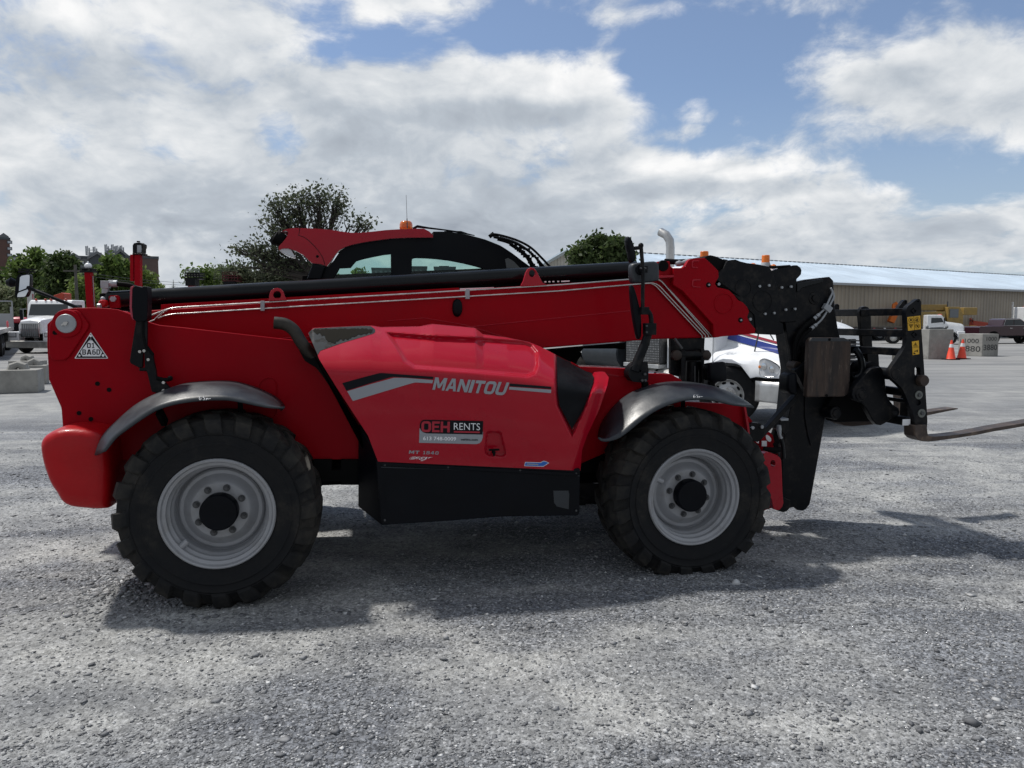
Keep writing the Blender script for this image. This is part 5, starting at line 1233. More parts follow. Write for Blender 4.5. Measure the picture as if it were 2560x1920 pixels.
# ------------------------------------------------------------------ trees
def tree(name, label, cat, base, Y, lobes, leaf='mid', n=2600, size=.22, targets=14, sigma=.5, group=None, seed=1, trunk=.16, limb=True, shell=.55):
    """lobes: (px, py, rx, ry[, weight]) of the crown as seen, at depth Y"""
    r = np.random.default_rng(seed); k = Y/FPX
    B = at(base[0], HOR, Y); B.z = 0
    root = tag(empty(name, B), label, cat, group)
    pts = []; wts = np.array([(l[4] if len(l) > 4 else 1)*l[2]*l[3] for l in lobes], float); wts /= wts.sum()
    tb = MB(); fork_h = (at(base[0], base[1], Y).z)
    FK = Vector((r.normal(0,.1), r.normal(0,.1), max(.3, fork_h)))
    if limb: tb.tube([Vector((0,0,-.1)), Vector((.02,0,FK.z*.5)), FK], [trunk*1.25, trunk, trunk*.8], 8)
    tgs = []
    for l, w_ in zip(lobes, wts):
        c = at(l[0], l[1], Y) - B; rx, rz = l[2]*k, l[3]*k; ry = rx*.9
        c.y += r.normal(0, rx*.25)
        nt_ = max(3, int(targets*w_*len(lobes)))
        if limb:
            mid = FK.lerp(c, .5) + Vector((0, 0, -.06*(c-FK).length)); lp_ = smooth_loop([FK, mid, c], 4, False)
            tb.tube(lp_, [trunk*.6*(1-.75*i/(len(lp_)-1)) for i in range(len(lp_))], 6)
        for _ in range(nt_):
            d = r.normal(0, 1, 3); d /= np.linalg.norm(d); q = (shell+(1-shell)*r.random())**.6
            p = c + Vector((d[0]*rx*q, d[1]*ry*q, d[2]*rz*q)); tgs.append((p, w_/nt_))
            if limb:
                a = FK.lerp(c, r.uniform(.45, 1.0)); mid = a.lerp(p, .5)+Vector((r.normal(0,.08*rx), r.normal(0,.08*rx), r.normal(0,.06*rz)))
                tb.tube([a, mid, p], [trunk*.16, trunk*.10, trunk*.04], 4, caps=False)
    if limb: tb.build('trunk', M['bark'], root, smooth=False, recalc=False)
    tp = np.array([tuple(p) for p, _ in tgs]); tw = np.array([w_ for _, w_ in tgs]); tw /= tw.sum()
    ch = r.choice(len(tgs), n, p=tw); C0 = tp[ch] + r.normal(0, sigma, (n,3))*np.array([1,1,.8])
    C0[:,2] = np.maximum(C0[:,2], .1)
    a = r.normal(0,1,(n,3)); a /= np.linalg.norm(a,axis=1,keepdims=True); b_ = np.cross(a, r.normal(0,1,(n,3))); b_ /= np.linalg.norm(b_,axis=1,keepdims=True)
    s = (size*(.5+r.random(n)))[:,None]
    V = np.stack([C0-a*s, C0-b_*s*.55, C0+a*s, C0+b_*s*.55], 1).reshape(-1,3)
    me = bpy.data.meshes.new('crown'); me.vertices.add(4*n); me.vertices.foreach_set('co', V.ravel()); me.loops.add(4*n)
    me.loops.foreach_set('vertex_index', np.arange(4*n)); me.polygons.add(n); me.polygons.foreach_set('loop_start', np.arange(0,4*n,4)); me.polygons.foreach_set('loop_total', np.full(n,4))
    me.update(calc_edges=True); me.materials.append(LF[leaf]); o = link(bpy.data.objects.new('crown', me)); o.parent = root
    return root
T_ = tree
T_('large_tree', 'large sparse-leaved tree with dark limbs showing against the sky behind the telehandler cab', 'tree', (790,700), 45,
   [(745,510,45,34),(690,530,40,36),(800,495,48,32),(840,520,38,34),(680,570,36,26),(740,560,36,30),(800,555,36,28),(875,560,22,22,.4),(905,560,26,20),(930,555,10,16,.6),(640,625,52,26),(600,628,26,18,.7),(680,640,45,36),(720,650,45,40),(770,640,40,44),(660,672,60,20),(830,600,30,30,.6),(850,480,12,10,.5)],
   'willow', 5800, .10, 26, .28, seed=3, trunk=.26, shell=.25)
T_('bush', 'pale green bush under the large tree, left of its trunk', 'bush', (520,730), 60, [(505,698,28,14),(545,690,30,20),(575,695,24,16)], 'mid', 2600, .16, 10, .4, seed=5, trunk=.08)
T_('bush', 'dark bushy thicket at the foot of the large tree beside the lattice platform', 'bush', (630,730), 52, [(600,690,26,18),(640,690,36,20),(690,690,40,20),(735,690,30,24)], 'willow', 5200, .13, 12, .35, seed=6, trunk=.08)
T_('bare_shrub', 'thin wispy shrub rising above the red lattice platform', 'shrub', (570,720), 58, [(568,675,14,18),(560,685,20,10)], 'willow', 350, .10, 12, .3, seed=7, trunk=.05)
T_('broad_tree', 'dark round tree standing in front of the barn gable', 'tree', (1500,700), 48, [(1455,640,26,26),(1490,625,30,30),(1530,630,30,30),(1555,645,22,22),(1505,600,16,14,.8),(1525,605,12,12,.8),(1475,655,40,20),(1540,660,40,20)], 'dark', 6500, .15, 18, .26, seed=8, trunk=.2)
G1 = 'trees in front of the apartment buildings'
T_('broad_tree', 'tall dark green tree directly behind the white tractor cab, left of the pair', 'tree', (76,790), 75, [(80,650,20,24),(62,680,28,26),(92,682,24,28),(75,715,36,30),(60,742,28,24),(98,740,26,28)], 'mid', 6500, .24, 18, .34, G1, 11)
T_('broad_tree', 'tall dark pointed tree between the two white apartment fronts, beside the utility pole', 'tree', (152,790), 72, [(150,648,20,22),(140,675,26,26),(165,680,26,28),(150,710,34,30),(170,730,26,32),(135,735,28,30)], 'dark', 7500, .22, 18, .32, G1, 12)
T_('broad_tree', 'domed green tree between the two raised red booms', 'tree', (283,800), 75, [(283,668,26,24),(262,700,30,28),(303,700,26,30),(280,735,46,30),(250,745,24,24)], 'mid', 6500, .24, 18, .34, G1, 13)
T_('broad_tree', 'lighter green tree right of the tallest red boom, sloping down against the brick block', 'tree', (352,800), 78, [(335,690,20,24),(362,705,20,22),(378,722,20,14),(340,725,34,20),(395,730,14,10)], 'light', 4200, .22, 14, .32, G1, 14)
T_('bush', 'yellow-green bush between the utility pole and the first red boom', 'bush', (208,800), 65, [(205,715,12,16),(210,745,16,20),(232,755,14,16)], 'light', 1600, .2, 8, .4, None, 15, .08)
T_('bush', 'cream-flowering bush behind the flatbed truck', 'bush', (15,800), 60, [(8,735,22,20),(28,750,16,22),(5,765,24,18)], 'pale', 2200, .2, 10, .4, None, 16, .08)
T_('bush', 'dark hedge below the brick tower at the left edge', 'bush', (10,760), 95, [(-10,700,26,16),(20,700,24,16),(40,715,18,16),(20,725,40,14)], 'dark', 3000, .32, 10, .5, None, 17, .1)
T_('bush', 'mid green bush behind the left mirror, above the pink machine', 'bush', (50,800), 62, [(45,765,20,20),(62,780,14,22),(35,785,20,16)], 'mid', 1800, .2, 10, .4, None, 18, .08)
# young conifer
def conifer(px, py0, py1, Y, label):
    B = at(px, HOR, Y); B.z = 0; root = tag(empty('pine_tree', B), label, 'tree'); H_ = at(px, py0, Y).z; z0 = at(px, py1, Y).z
    tb = MB(); tb.tube([(0,0,0),(0,0,H_)], [.14,.02], 6); tb.build('trunk', M['bark'], root)
    r_ = random.Random(3); cb = MB()
    for i in range(9):
        zc = z0+(H_-z0)*i/9; R_ = (1-i/9.3)*(H_-z0)*.55
        for k in range(9):
            a = 2*pi*k/9+r_.random(); L_ = R_*r_.uniform(.6,1.1)
            for j in range(4):
                f = (j+.6)/4; p = Vector((cos(a)*L_*f, sin(a)*L_*f, zc+.12*L_*f-.2*L_*(1-f)*0)); d = Vector((cos(a),sin(a),.15))*L_*.2; w_ = Vector((-sin(a),cos(a),0))*L_*.14
                cb.add([p-d, p+w_, p+d, p-w_], [(0,1,2,3)])
    cb.build('crown', LF['dark'], root, smooth=False, recalc=False)
conifer(437, 699, 722, 85, 'small dark pine silhouetted between the brick block and the work platform')
conifer(405, 705, 722, 95, 'faint little pine just right of the brick block')
# ------------------------------------------------------------------ buildings
def building(name, label, px0, px1, pytop, Y, depth, mt, wins=(), roof=None, cat='building', band=None):
    F0 = at((px0+px1)/2, HOR, Y); d = Vector((F0.x, F0.y, 0)).normalized()
    def hit(px, py):
        r = px_dir(px, py); k = Vector((F0.x, F0.y, 0)).dot(d)/r.dot(d); return CAM + r*k
    a = hit(px0, pytop); c = hit(px1, pytop); H_ = hit((px0+px1)/2, pytop).z; W_ = (Vector((c.x,c.y,0))-Vector((a.x,a.y,0))).length
    root = tag(empty(name, (F0.x+d.x*depth/2, F0.y+d.y*depth/2, 0), -atan2(d.x, d.y)), label, cat)
    R_ = Matrix.Rotation(atan2(d.x, d.y), 3, 'Z'); L0 = Vector(root.location)
    root_loc[name if name not in root_loc else name+'+'] = (lambda px, py: R_ @ (hit(px, py)-L0))
    b = MB(); b.box((0,0,H_/2), (W_, depth, H_)); b.build('wall', M[mt], root, smooth=False)
    b = MB(); b.box((0,0,H_+.25), (W_+.3, depth+.3, .5)); b.build('parapet', M['bgrey_dark'], root, smooth=False)
    k_ = F0.length
    for (x, y, w_, h_, m2) in wins:
        p = R_ @ (hit(x, y)-L0); ww, hh = w_*Y/FPX, h_*Y/FPX
        f = MB(); f.box((p.x, -depth/2-.02, p.z), (ww+.3, .16, hh+.3)); fo = f.build('window', M['bgrey_dark'] if mt != 'bgrey_dark' else M['bgrey'], root, smooth=False)
        g_ = MB(); g_.box((p.x, -depth/2-.12, p.z), (ww, .06, hh)); g_.build('pane', M[m2], fo, smooth=False)
    return root
root_loc = {}
building('apartment_tower', 'brown brick apartment tower cut off by the left edge of the view', -90, 37, 597, 180, 22, 'brick', [(24,y,8,5,'curtain') for y in (605.5,621.5,638,654,672)]+[(24,y,8,5,'pane') for y in (688,704)], cat='apartment building')
q = root_loc['apartment_tower'](11, 597); b = MB(); b.prism([[(q.x-1.5,-5,q.z),(q.x+1.5,-5,q.z),(q.x+1.0,-5,q.z+1.2),(q.x,-5,q.z+2.0),(q.x-1.0,-5,q.z+1.2)]], (0,2,0)); b.build('roof_hatch', M['bgrey'], bpy.data.objects['apartment_tower'], smooth=False)
building('pale_building', 'pale rendered low block just right of the brick tower', 38, 64, 644, 230, 14, 'bpale', [(43,652,5,5,'pane'),(52,655,5,6,'pane')], cat='apartment building')
wl_ = []
for x in (186,196,206,228,246,256,312,322):
    for y in (657,673,690,706): wl_.append((x, y, 6, 6.5, 'curtain' if (x+int(y)) % 3 else 'pane'))
ap = building('apartment_building', 'grey gabled apartment building with phone antennas on its rooftop sheds', 168, 322, 647, 160, 18, 'bgrey', wl_, cat='apartment building')
AP = root_loc['apartment_building']
for (x, y, hw) in [(184,638,12),(243,634,18),(301,628,20)]:
    p0 = AP(x-hw, 650); p1 = AP(x+hw, 650); p2 = AP(x, y); e0 = AP(x-hw, 646+4*(y<636))
    b = MB(); b.prism([[(p0.x,-9.4,p0.z-1),(p1.x,-9.4,p1.z-1),(p1.x,-9.4,p1.z+.2),(p2.x,-9.4,p2.z),(p0.x,-9.4,p0.z+.2)]], (0,6,0)); b.build('gable', M['bgrey_dark'], ap, smooth=False)
    b = MB(); b.prism([[(p0.x-.5,-9.8,p0.z+.0),(p2.x,-9.8,p2.z-.1),(p2.x,-9.8,p2.z+.5),(p0.x-.5,-9.8,p0.z+.6)]], (0,6.6,0)); b.prism([[(p1.x+.5,-9.8,p1.z+.0),(p2.x,-9.8,p2.z-.1),(p2.x,-9.8,p2.z+.5),(p1.x+.5,-9.8,p1.z+.6)]], (0,6.6,0)); b.build('gable_roof', M['bgrey'], ap, smooth=False)
for (x0, x1, y) in [(221,255,631),(265,308,626)]:
    a_ = AP(x0, y); c_ = AP(x1, y); b = MB(); b.box(((a_.x+c_.x)/2, 0, a_.z-1.5), (c_.x-a_.x, 7, 4)); sh = b.build('roof_shed', M['bpale'], ap, smooth=False)
for (x, y0, y1) in [(218,609,645),(237,611,632),(267,605,630),(278,615,626),(284,605,630),(296,608,628),(306,608,630)]:
    a_ = AP(x, y0); c_ = AP(x, y1); b = MB(); b.cyl((a_.x,-3.6,c_.z), (a_.x,-3.6,a_.z), .10, 8); b.box((a_.x-.3,-3.8,a_.z-1.1), (.32,.2,2.0)); b.box((a_.x+.3,-3.5,a_.z-1.3), (.28,.2,1.8)); b.build('antenna', M['zinc'], ap, smooth=False)
for (xa, ya, xc, yc) in [(218,620,237,620),(267,612,275,624),(284,612,296,626),(296,620,306,618)]:
    a_ = AP(xa, ya); c_ = AP(xc, yc); b = MB(); b.bar((a_.x,-3.6,a_.z), (c_.x,-3.6,c_.z), .12); b.build('antenna_brace', M['zinc'], ap, smooth=False)
building('brick_block', 'plain brown brick block joined to the right of the grey apartment building', 322, 402, 646, 158, 24, 'brick2', cat='apartment building')
G2 = 'distant apartment blocks seen through the cab windows'
building('apartment_block', 'distant grey-green block seen through the left cab window', 931, 985, 673, 260, 20, 'bgrey_dark', [(x,y,3,4,'pane') for x in (940,952,964,976) for y in (680,690)], cat='apartment building')
building('apartment_block', 'distant stepped block left in the right-hand cab window', 1020, 1069, 669, 270, 20, 'bgrey_dark', [(x,y,3,4,'pane') for x in (1030,1040,1052) for y in (677,686)], cat='apartment building')
building('apartment_block', 'distant block with a raised middle, right in the right-hand cab window', 1086, 1140, 670, 265, 20, 'bgrey_dark', [(x,y,3,4,'pane') for x in (1096,1108,1122) for y in (678,688)], cat='apartment building')
ab3 = bpy.data.objects['apartment_block.002']; b = MB(); p = root_loc['apartment_block+'](1110, 664); b.box((p.x,0,p.z-1.5), (3.6,12,3.4)); b.build('roof_storey', M['bgrey_dark'], ab3, smooth=False)
T_('broad_tree', 'small tree seen through the left cab window', 'tree', (895,760), 70, [(872,700,16,9),(896,686,13,11),(914,700,10,8)], 'mid', 700, .16, 8, .22, None, 21, .1)
# ------------------------------------------------------------------ barn
def rib_mat(name, col, period, metal=.0, rough=.5, axis=0, depth=.5):
    m_ = bpy.data.materials.new(name); m_.use_nodes = True; t = NT(m_.node_tree); b_ = t.n['Principled BSDF']
    P = t.node('ShaderNodeSeparateXYZ', inp={0: t.node('ShaderNodeTexCoord').outputs['Object']}).outputs
    w_ = t.math('SINE', t.math('MULTIPLY', P[axis], 2*pi/period)); n_ = t.noise(t.node('ShaderNodeTexCoord').outputs['Object'], .22, 6, .65)
    k = t.math('ADD', t.ss(w_, .55, .95, .0, -.20), t.ss(n_, .3, .7, .86, 1.14))
    pan = t.math('FRACT', t.math('MULTIPLY', P[axis], 1/ (period*4.0)))
    k = t.math('MULTIPLY', k, t.math('SUBTRACT', 1.0, t.math('MULTIPLY', t.math('LESS_THAN', pan, .06), .18)))
    t.set(b_.inputs['Base Color'], t.vmath('MULTIPLY', tuple(col), t.node('ShaderNodeCombineXYZ', inp={0:k,1:k,2:k}).outputs[0]))
    b_.inputs['Roughness'].default_value = rough; b_.inputs['Metallic'].default_value = metal
    bn = t.node('ShaderNodeBump', inp={'Strength': depth, 'Distance': .03, 'Height': w_}); t.l.new(bn.outputs[0], b_.inputs['Normal']); return m_
M['siding'] = rib_mat('tan_siding', (.29, .245, .185), .55)
M['siding_w'] = rib_mat('cream_siding', (.50, .47, .40), .5, axis=1)
M['roofing'] = rib_mat('metal_roofing', (.66, .78, .88), .55, metal=.0, rough=.35, depth=.35)
RA = at(1428, 622, 64); RB = at(2560, 688, 102); dx = RB.x-RA.x; dy = RB.y-RA.y; bang = atan2(dy, dx)
Lr = sqrt(dx*dx+dy*dy)+30; HW = 11.0; RH = RA.z
barn = tag(empty('barn', (RA.x, RA.y, 0), bang), 'long metal-roofed tan storage barn filling the right background', 'barn')
EVE = 5.1
b = MB(); b.box((Lr/2, -HW+.05, EVE/2), (Lr, .15, EVE)); b.box((Lr/2, HW-.05, EVE/2), (Lr, .15, EVE)); b.build('wall', M['siding'], barn, smooth=False)
b = MB(); b.prism([[(0,-HW,0),(0,HW,0),(0,HW,EVE),(0,0,RH-.15),(0,-HW,EVE)]], (.15,0,0)); b.build('gable', M['siding_w'], barn, smooth=False)
b = MB()
for s_ in (-1, 1): b.prism([[(-.5,0,RH),(-.5,s_*(HW+.6),EVE-.15),(-.5,s_*(HW+.6),EVE-.27),(-.5,0,RH-.14)]], (Lr+1,0,0))
b.build('roof', M['roofing'], barn, smooth=False)
b = MB(); 
for i in range(int(Lr/.7)): b.bar((i*.7,0,RH-.02), (i*.7+.38,0,RH-.02), .5, .12)
b.build('ridge_cap', M['grey_steel'], barn, smooth=False)
b = MB(); b.box((Lr/2,-HW-.62,EVE-.22), (Lr+1,.14,.20)); b.build('gutter', M['bpale'], barn, smooth=False)
b = MB(); b.box((Lr/2,-HW-.08,.5), (Lr,.2,1.0)); b.build('foundation', M['bgrey_dark'], barn, smooth=False)
# ------------------------------------------------------------------ vehicles
def wheel_simple(par, x, y, r, w_, side, rimm='alu', holes=0, turn=0.0, name='wheel'):
    """axis along y; side: sign of the outer face"""
    W = empty(name, (x, y, r), turn, par)
    b = MB(); ri = r*.56
    b.lathe([(ri,0),(ri+.02,side*-.0),(r*.80,side*.02),(r*.95,side*.0),(r,side*-.04),(r,side*-(w_-.04)),(r*.93,side*-w_),(ri,side*-w_)], (0,0,0), (0,1,0), 40); b.build('tyre', M['tyre'], W)
    b = MB(); b.lathe([(ri,side*-.0),(ri*.95,side*-.01),(ri*.93,side*-.06),(ri*.62,side*-.02),(ri*.55,side*.0),(ri*.35,side*.015),(ri*.32,side*.05),(.0,side*.06)], (0,0,0), (0,1,0), 40); b.build('rim', M[rimm], W, angle=25)
    for i in range(holes):
        a = 2*pi*i/holes; c = Vector((cos(a)*ri*.78, side*-.032, sin(a)*ri*.78)); h_ = MB()
        u = Vector((cos(a),0,sin(a))); v = Vector((-sin(a),0,cos(a)))
        h_.add([c+Vector((0,side*.006,0))+u*cos(t)*ri*.075+v*sin(t)*ri*.14 for t in [2*pi*k/14 for k in range(14)]], [tuple(range(14))]); h_.build('rim_hole', M['matt_black'], W, smooth=False)
        
    for i in range(8 if holes else 0):
        a = 2*pi*i/8; c = Vector((cos(a)*ri*.45, 0, sin(a)*ri*.45)); h_ = MB(); h_.cyl(c, c+Vector((0,side*.035,0)), ri*.05, 8); h_.build('wheel_nut', M['chrome'], W)
    return W
def place(name, label, cat, pos, head, group=None): return tag(empty(name, (pos[0], pos[1], 0), head), label, cat, group)
def loft(secs, name, mt, par, n=None, close_ends=True, angle=35, mirror=True):
    """secs: list of (x, [(y,z)...]) half sections from the lower edge to the centre line"""
    b = MB(); rows = []
    for x, s_ in secs:
        L_ = [Vector((x, -y, z_)) for y, z_ in s_]; L_ += [Vector((x, y, z_)) for y, z_ in s_[::-1][1:]] if mirror else []
        rows.append(L_)
    b.grid(rows)
    if close_ends: b.add(rows[0], [tuple(range(len(rows[0])))]); b.add(rows[-1], [tuple(range(len(rows[-1])))[::-1]])
    return b.build(name, M[mt], par, angle=angle)
# ---- the white bonneted truck right behind the telehandler
TH = radians(60); fwd = Vector((cos(TH), -sin(TH), 0)); lef = Vector((sin(TH), cos(TH), 0))
Wp = Vector((3.64, 12.5, 0)); cpos = Wp + lef*1.2
trk = place('truck', 'white bonneted truck with blue and red stripes, standing right behind the telehandler', 'truck', cpos, -TH)
secs = []
for x in [-.42,-.30,-.1,.1,.3,.5,.62,.75,.9,1.05,1.18,1.26]:
    ar = .60; zl = .5+sqrt(max(0, ar*ar-x*x)) if abs(x) < ar else (.62 if x > 0 else .70)
    if x > .6: zl = .86
    f_ = max(0, (x-.75)/.51); zf = 1.16-.10*max(0,x-.2)**2; yo = 1.19-.16*f_**2
    zt = 1.93-.20*((x+.42)/1.68) - .10*f_**2.2; bul = max(0, 1-((x)/.85)**2)
    secs.append((x, [(yo, zl),(yo+.01, zl+.03),(yo, zf-.10),(yo-.05, zf),(yo-.14, zf+.05+.02*bul),(.80-.05*f_, zf+.16),(.70-.06*f_, zt-.30),(.60-.06*f_, zt-.10),(.42, zt-.015),(.0, zt)]))
loft(secs, 'bonnet', 'wtruck', trk, angle=60)
b = MB(); b.box((1.245,0,1.22), (.06,.84,.50)); b.build('grille', M['matt_black'], trk, bevel=.02)
for k in range(5): 
    b = MB(); b.box((1.285,0,1.05+k*.085), (.02,.80,.022)); b.build('grille_bar', M['chrome'], trk)
b = MB(); b.lathe([(.0,.03),(.075,.03),(.08,.0)], (1.235,0,1.61), (1,0,.25), 24); bd = b.build('badge', M['blue_paint'], trk); 
for v in bd.data.vertices: v.co.z = 1.61+(v.co.z-1.61)*.45
for s_ in (-1, 1):
    hp_ = [(-.26,-.02),(-.24,.09),(-.10,.13),(.10,.09),(.24,.02),(.27,-.07),(.18,-.13),(-.05,-.14),(-.2,-.12)]
    # lamp wraps from the side to the front
    def lampgeo(k, out, nm, mt_):
        b = MB(); P_ = smooth_loop([(u*k, v*k, 0) for u, v in hp_], 3); pts = []
        for q in P_:
            a = min(1, max(0, (q.x+.27)/.54)); xx = .70+.34*a; yy = 1.215-.085*a**2
            pts.append(Vector((xx+out*.6, s_*(yy+out*.7), 1.02+q.y)))
        b.add(pts, [tuple(range(len(pts)))]); return b.build(nm, M[mt_], trk, smooth=False)
    lampgeo(1.16, .004, 'headlight_rim', 'chrome'); lampgeo(1.0, .012, 'headlight', 'lens')
    for (x_, z_, r_, mt_) in [(.80,1.04,.055,'chrome'),(.93,1.0,.05,'chrome'),(.72,1.03,.025,'amber')]:
        b = MB(); b.lathe([(.0,.006),(r_*.7,.004),(r_,.0)], (x_, s_*(1.232-.085*((x_-.7)/.34)**2), z_), (0,s_,0), 18); b.build('lamp_reflector', M[mt_], trk)

    b = MB(); b.prism([[(1.33,s_*.0,.42),(1.33,s_*.95,.42),(1.28,s_*1.12,.44),(1.05,s_*1.20,.48),(.80,s_*1.21,.52)]], (0,0,.01)); 
    rows_ = [[Vector((x_, y_*s_, z_)) for x_, y_ in [(1.40,0),(1.39,.7),(1.34,1.0),(1.24,1.13),(1.05,1.20),(.80,1.22),(.64,1.215)]] for z_ in (.42,.50,.72,.80)]
    rows_[0] = [p-Vector((.05,0,0)) if p.x > 1.2 else p+Vector((0,0,.05)) for p in rows_[0]]
    b = MB(); b.grid(rows_); b.build('bumper', M['alu'], trk, solid=.02)
    # over-bonnet mirrors on struts
    p0 = Vector((.35, s_*.95, 1.22)); p1 = Vector((.55, s_*1.02, 1.78)); b = MB(); b.tube([p0, p1], .012, 6); b.tube([Vector((.62, s_*.80, 1.45)), p1], .010, 6); b.sphere(p0, .03, 8, 6); b.build('mirror_strut', M['bolt'], trk)
wheel_simple(trk, 0, -1.18, .50, .28, -1, 'alu', 10, radians(32)); wheel_simple(trk, 0, 1.18, .50, .28, 1, 'alu', 0, radians(32))
# cab
cab_side = [(-.42,.75),(-.42,1.93),(-.72,2.58),(-.86,2.74),(-1.60,2.77),(-1.66,2.64),(-1.66,.75)]
b = MB(); b.prism([[Vector((x,-1.08,z_)) for x, z_ in cab_side]], (0,2.16,0)); cb_ = b.build('cab', M['wtruck'], trk, bevel=.05, seg=3)
b = MB(); b.prism([[Vector((x,-1.095,z_)) for x, z_ in [(-.50,1.92),(-.78,2.48),(-1.45,2.50),(-1.45,1.75),(-.8,1.75)]]], (0,.012,0)); b.prism([[Vector((x,1.083,z_)) for x, z_ in [(-.50,1.92),(-.78,2.48),(-1.45,2.50),(-1.45,1.75),(-.8,1.75)]]], (0,.012,0)); b.build('side_window', M['dark_glass'], cb_)
b = MB(); b.prism([[(-.405,-.98,1.98),(-.405,.98,1.98),(-.70,.90,2.56),(-.70,-.90,2.56)]], (.012,0,.006)); b.build('windscreen', M['dark_glass'], cb_)
b = MB(); b.prism([[(-.55,-1.0,2.58),(-.55,1.0,2.58),(-.9,1.0,2.74),(-.9,-1.0,2.74)]], (0,0,.03)); b.build('sun_visor', M['wtruck'], cb_)
for y_ in (-.85,-.3,0,.3,.85): b = MB(); b.sphere((-.86,y_,2.80), .055, 10, 8, sc=(1.2,1,.8)); b.build('roof_light', M['amber'], cb_)
for y_ in (-.80,.80):
    b = MB(); b.lathe([(.09,0),(.09,.10),(.07,.14)], (-1.0,y_,2.75), (0,0,1), 18); b.build('beacon_foot', M['bpale'], trk)
    b = MB(); b.lathe([(.076,.12),(.073,.26),(.064,.27),(.0,.275)], (-1.0,y_,2.75), (0,0,1), 20); b.build('beacon', M['orange'], trk)
b = MB(); b.bar((-.34,-1.195,.85), (-.34,-1.195,1.85), .006, .012); b.build('door_seam', M['grey_steel'], trk)
b = MB(); vs_, fs_ = text_geo('01', .03); b.add([Vector((-.30+u*.16, -1.196, 1.50+v*.20)) for u, v in vs_], fs_); b.build('door_number', M['blue_paint'], trk)
# stripes on the bonnet side
def hood_sec(x):
    f_ = max(0, (x-.75)/.51); zf = 1.16-.10*max(0,x-.2)**2; yo = 1.19-.16*f_**2; zt = 1.93-.20*((x+.42)/1.68) - .10*f_**2.2
    return zt, [(zf+.05, yo-.14),(zf+.16, .80-.05*f_),(zt-.30, .70-.06*f_),(zt-.10, .60-.06*f_),(zt-.015, .42)]
def stripe(zs, off, mt_):
    b = MB(); rows_ = [[] for _ in range(6)]
    for i in range(25):
        x = -.42+1.6*i/24; zt, tab = hood_sec(x)
        for j in range(6):
            z_ = zt - (zs[0]+(zs[1]-zs[0])*j/5)*(1-.15*i/24); z_ -= .15*i/24; rows_[j].append(Vector((x, -(interp(tab, z_)+off), z_+off*.5)))
    b.grid(rows_); b.build('side_stripe', M[mt_], trk)
stripe((.49,.38), .012, 'blue_paint'); stripe((.35,.31), .012, 'red_stripe')
# behind the cab
b = MB(); b.tube([(-1.85,-.85,1.0),(-1.85,-.85,3.15),(-1.87,-.85,3.29),(-1.95,-.87,3.40),(-2.08,-.90,3.47)], .082, 20); st_ = b.build('exhaust_stack', M['alu'], trk, angle=60)
b = MB(); b.lathe([(.15,0),(.16,.02),(.16,.95),(.15,.97)], (-1.85,-.85,1.05), (0,0,1), 24); b.build('heat_guard', M['alu'], trk)
def plate_tread():
    m_ = mat('tread_plate', (.42,.42,.41), .4, metal=.7); t = NT(m_.node_tree); v = t.node('ShaderNodeTexVoronoi', inp={'Vector': t.node('ShaderNodeTexCoord').outputs['Object'], 'Scale': 22.0, 'Randomness': .1})
    k = t.ss(v.outputs['Distance'], .25, .5, .45, .08); t.set(t.n['Principled BSDF'].inputs['Base Color'], t.node('ShaderNodeCombineXYZ', inp={0:k,1:k,2:k}).outputs[0]); return m_
M['tread'] = plate_tread()
b = MB(); b.box((-2.2,-.98,1.22), (1.0,.46,.54)); b.build('side_box', M['tread'], trk, bevel=.02)
b = MB(); b.box((-2.2,-1.0,.90), (1.05,.50,.08)); b.build('step', M['alu'], trk, bevel=.01)
b = MB(); b.cyl((-1.0,-.95,.62), (-2.4,-.95,.62), .29, 28); b.build('fuel_tank', M['alu'], trk, angle=30)
for x in (-1.3,-1.8,-2.1,-2.25,-2.35): b = MB(); b.cyl((x,-.95,.62), (x-.05,-.95,.62), .30, 28); b.build('tank_strap', M['black'], trk, angle=30)
b = MB(); b.cyl((-2.95,-.9,1.10), (-4.2,-.9,1.10), .33, 30); b.cyl((-2.97,-.9,1.10), (-3.05,-.9,1.10), .345, 30); b.build('air_tank', M['fender'], trk, angle=30)
b = MB(); b.box((-3.6,0,.80), (6.8,.9,.28)); b.box((-5.0,0,1.5), (4.5,2.0,.5)); b.box((-2.75,-.2,1.3), (.1,1.6,1.2)); b.build('frame', M['dirty'], trk)
for x in (-4.9,-6.2): wheel_simple(trk, x, -1.18, .50, .5, -1, 'alu'); wheel_simple(trk, x, 1.18, .50, .5, 1, 'alu')
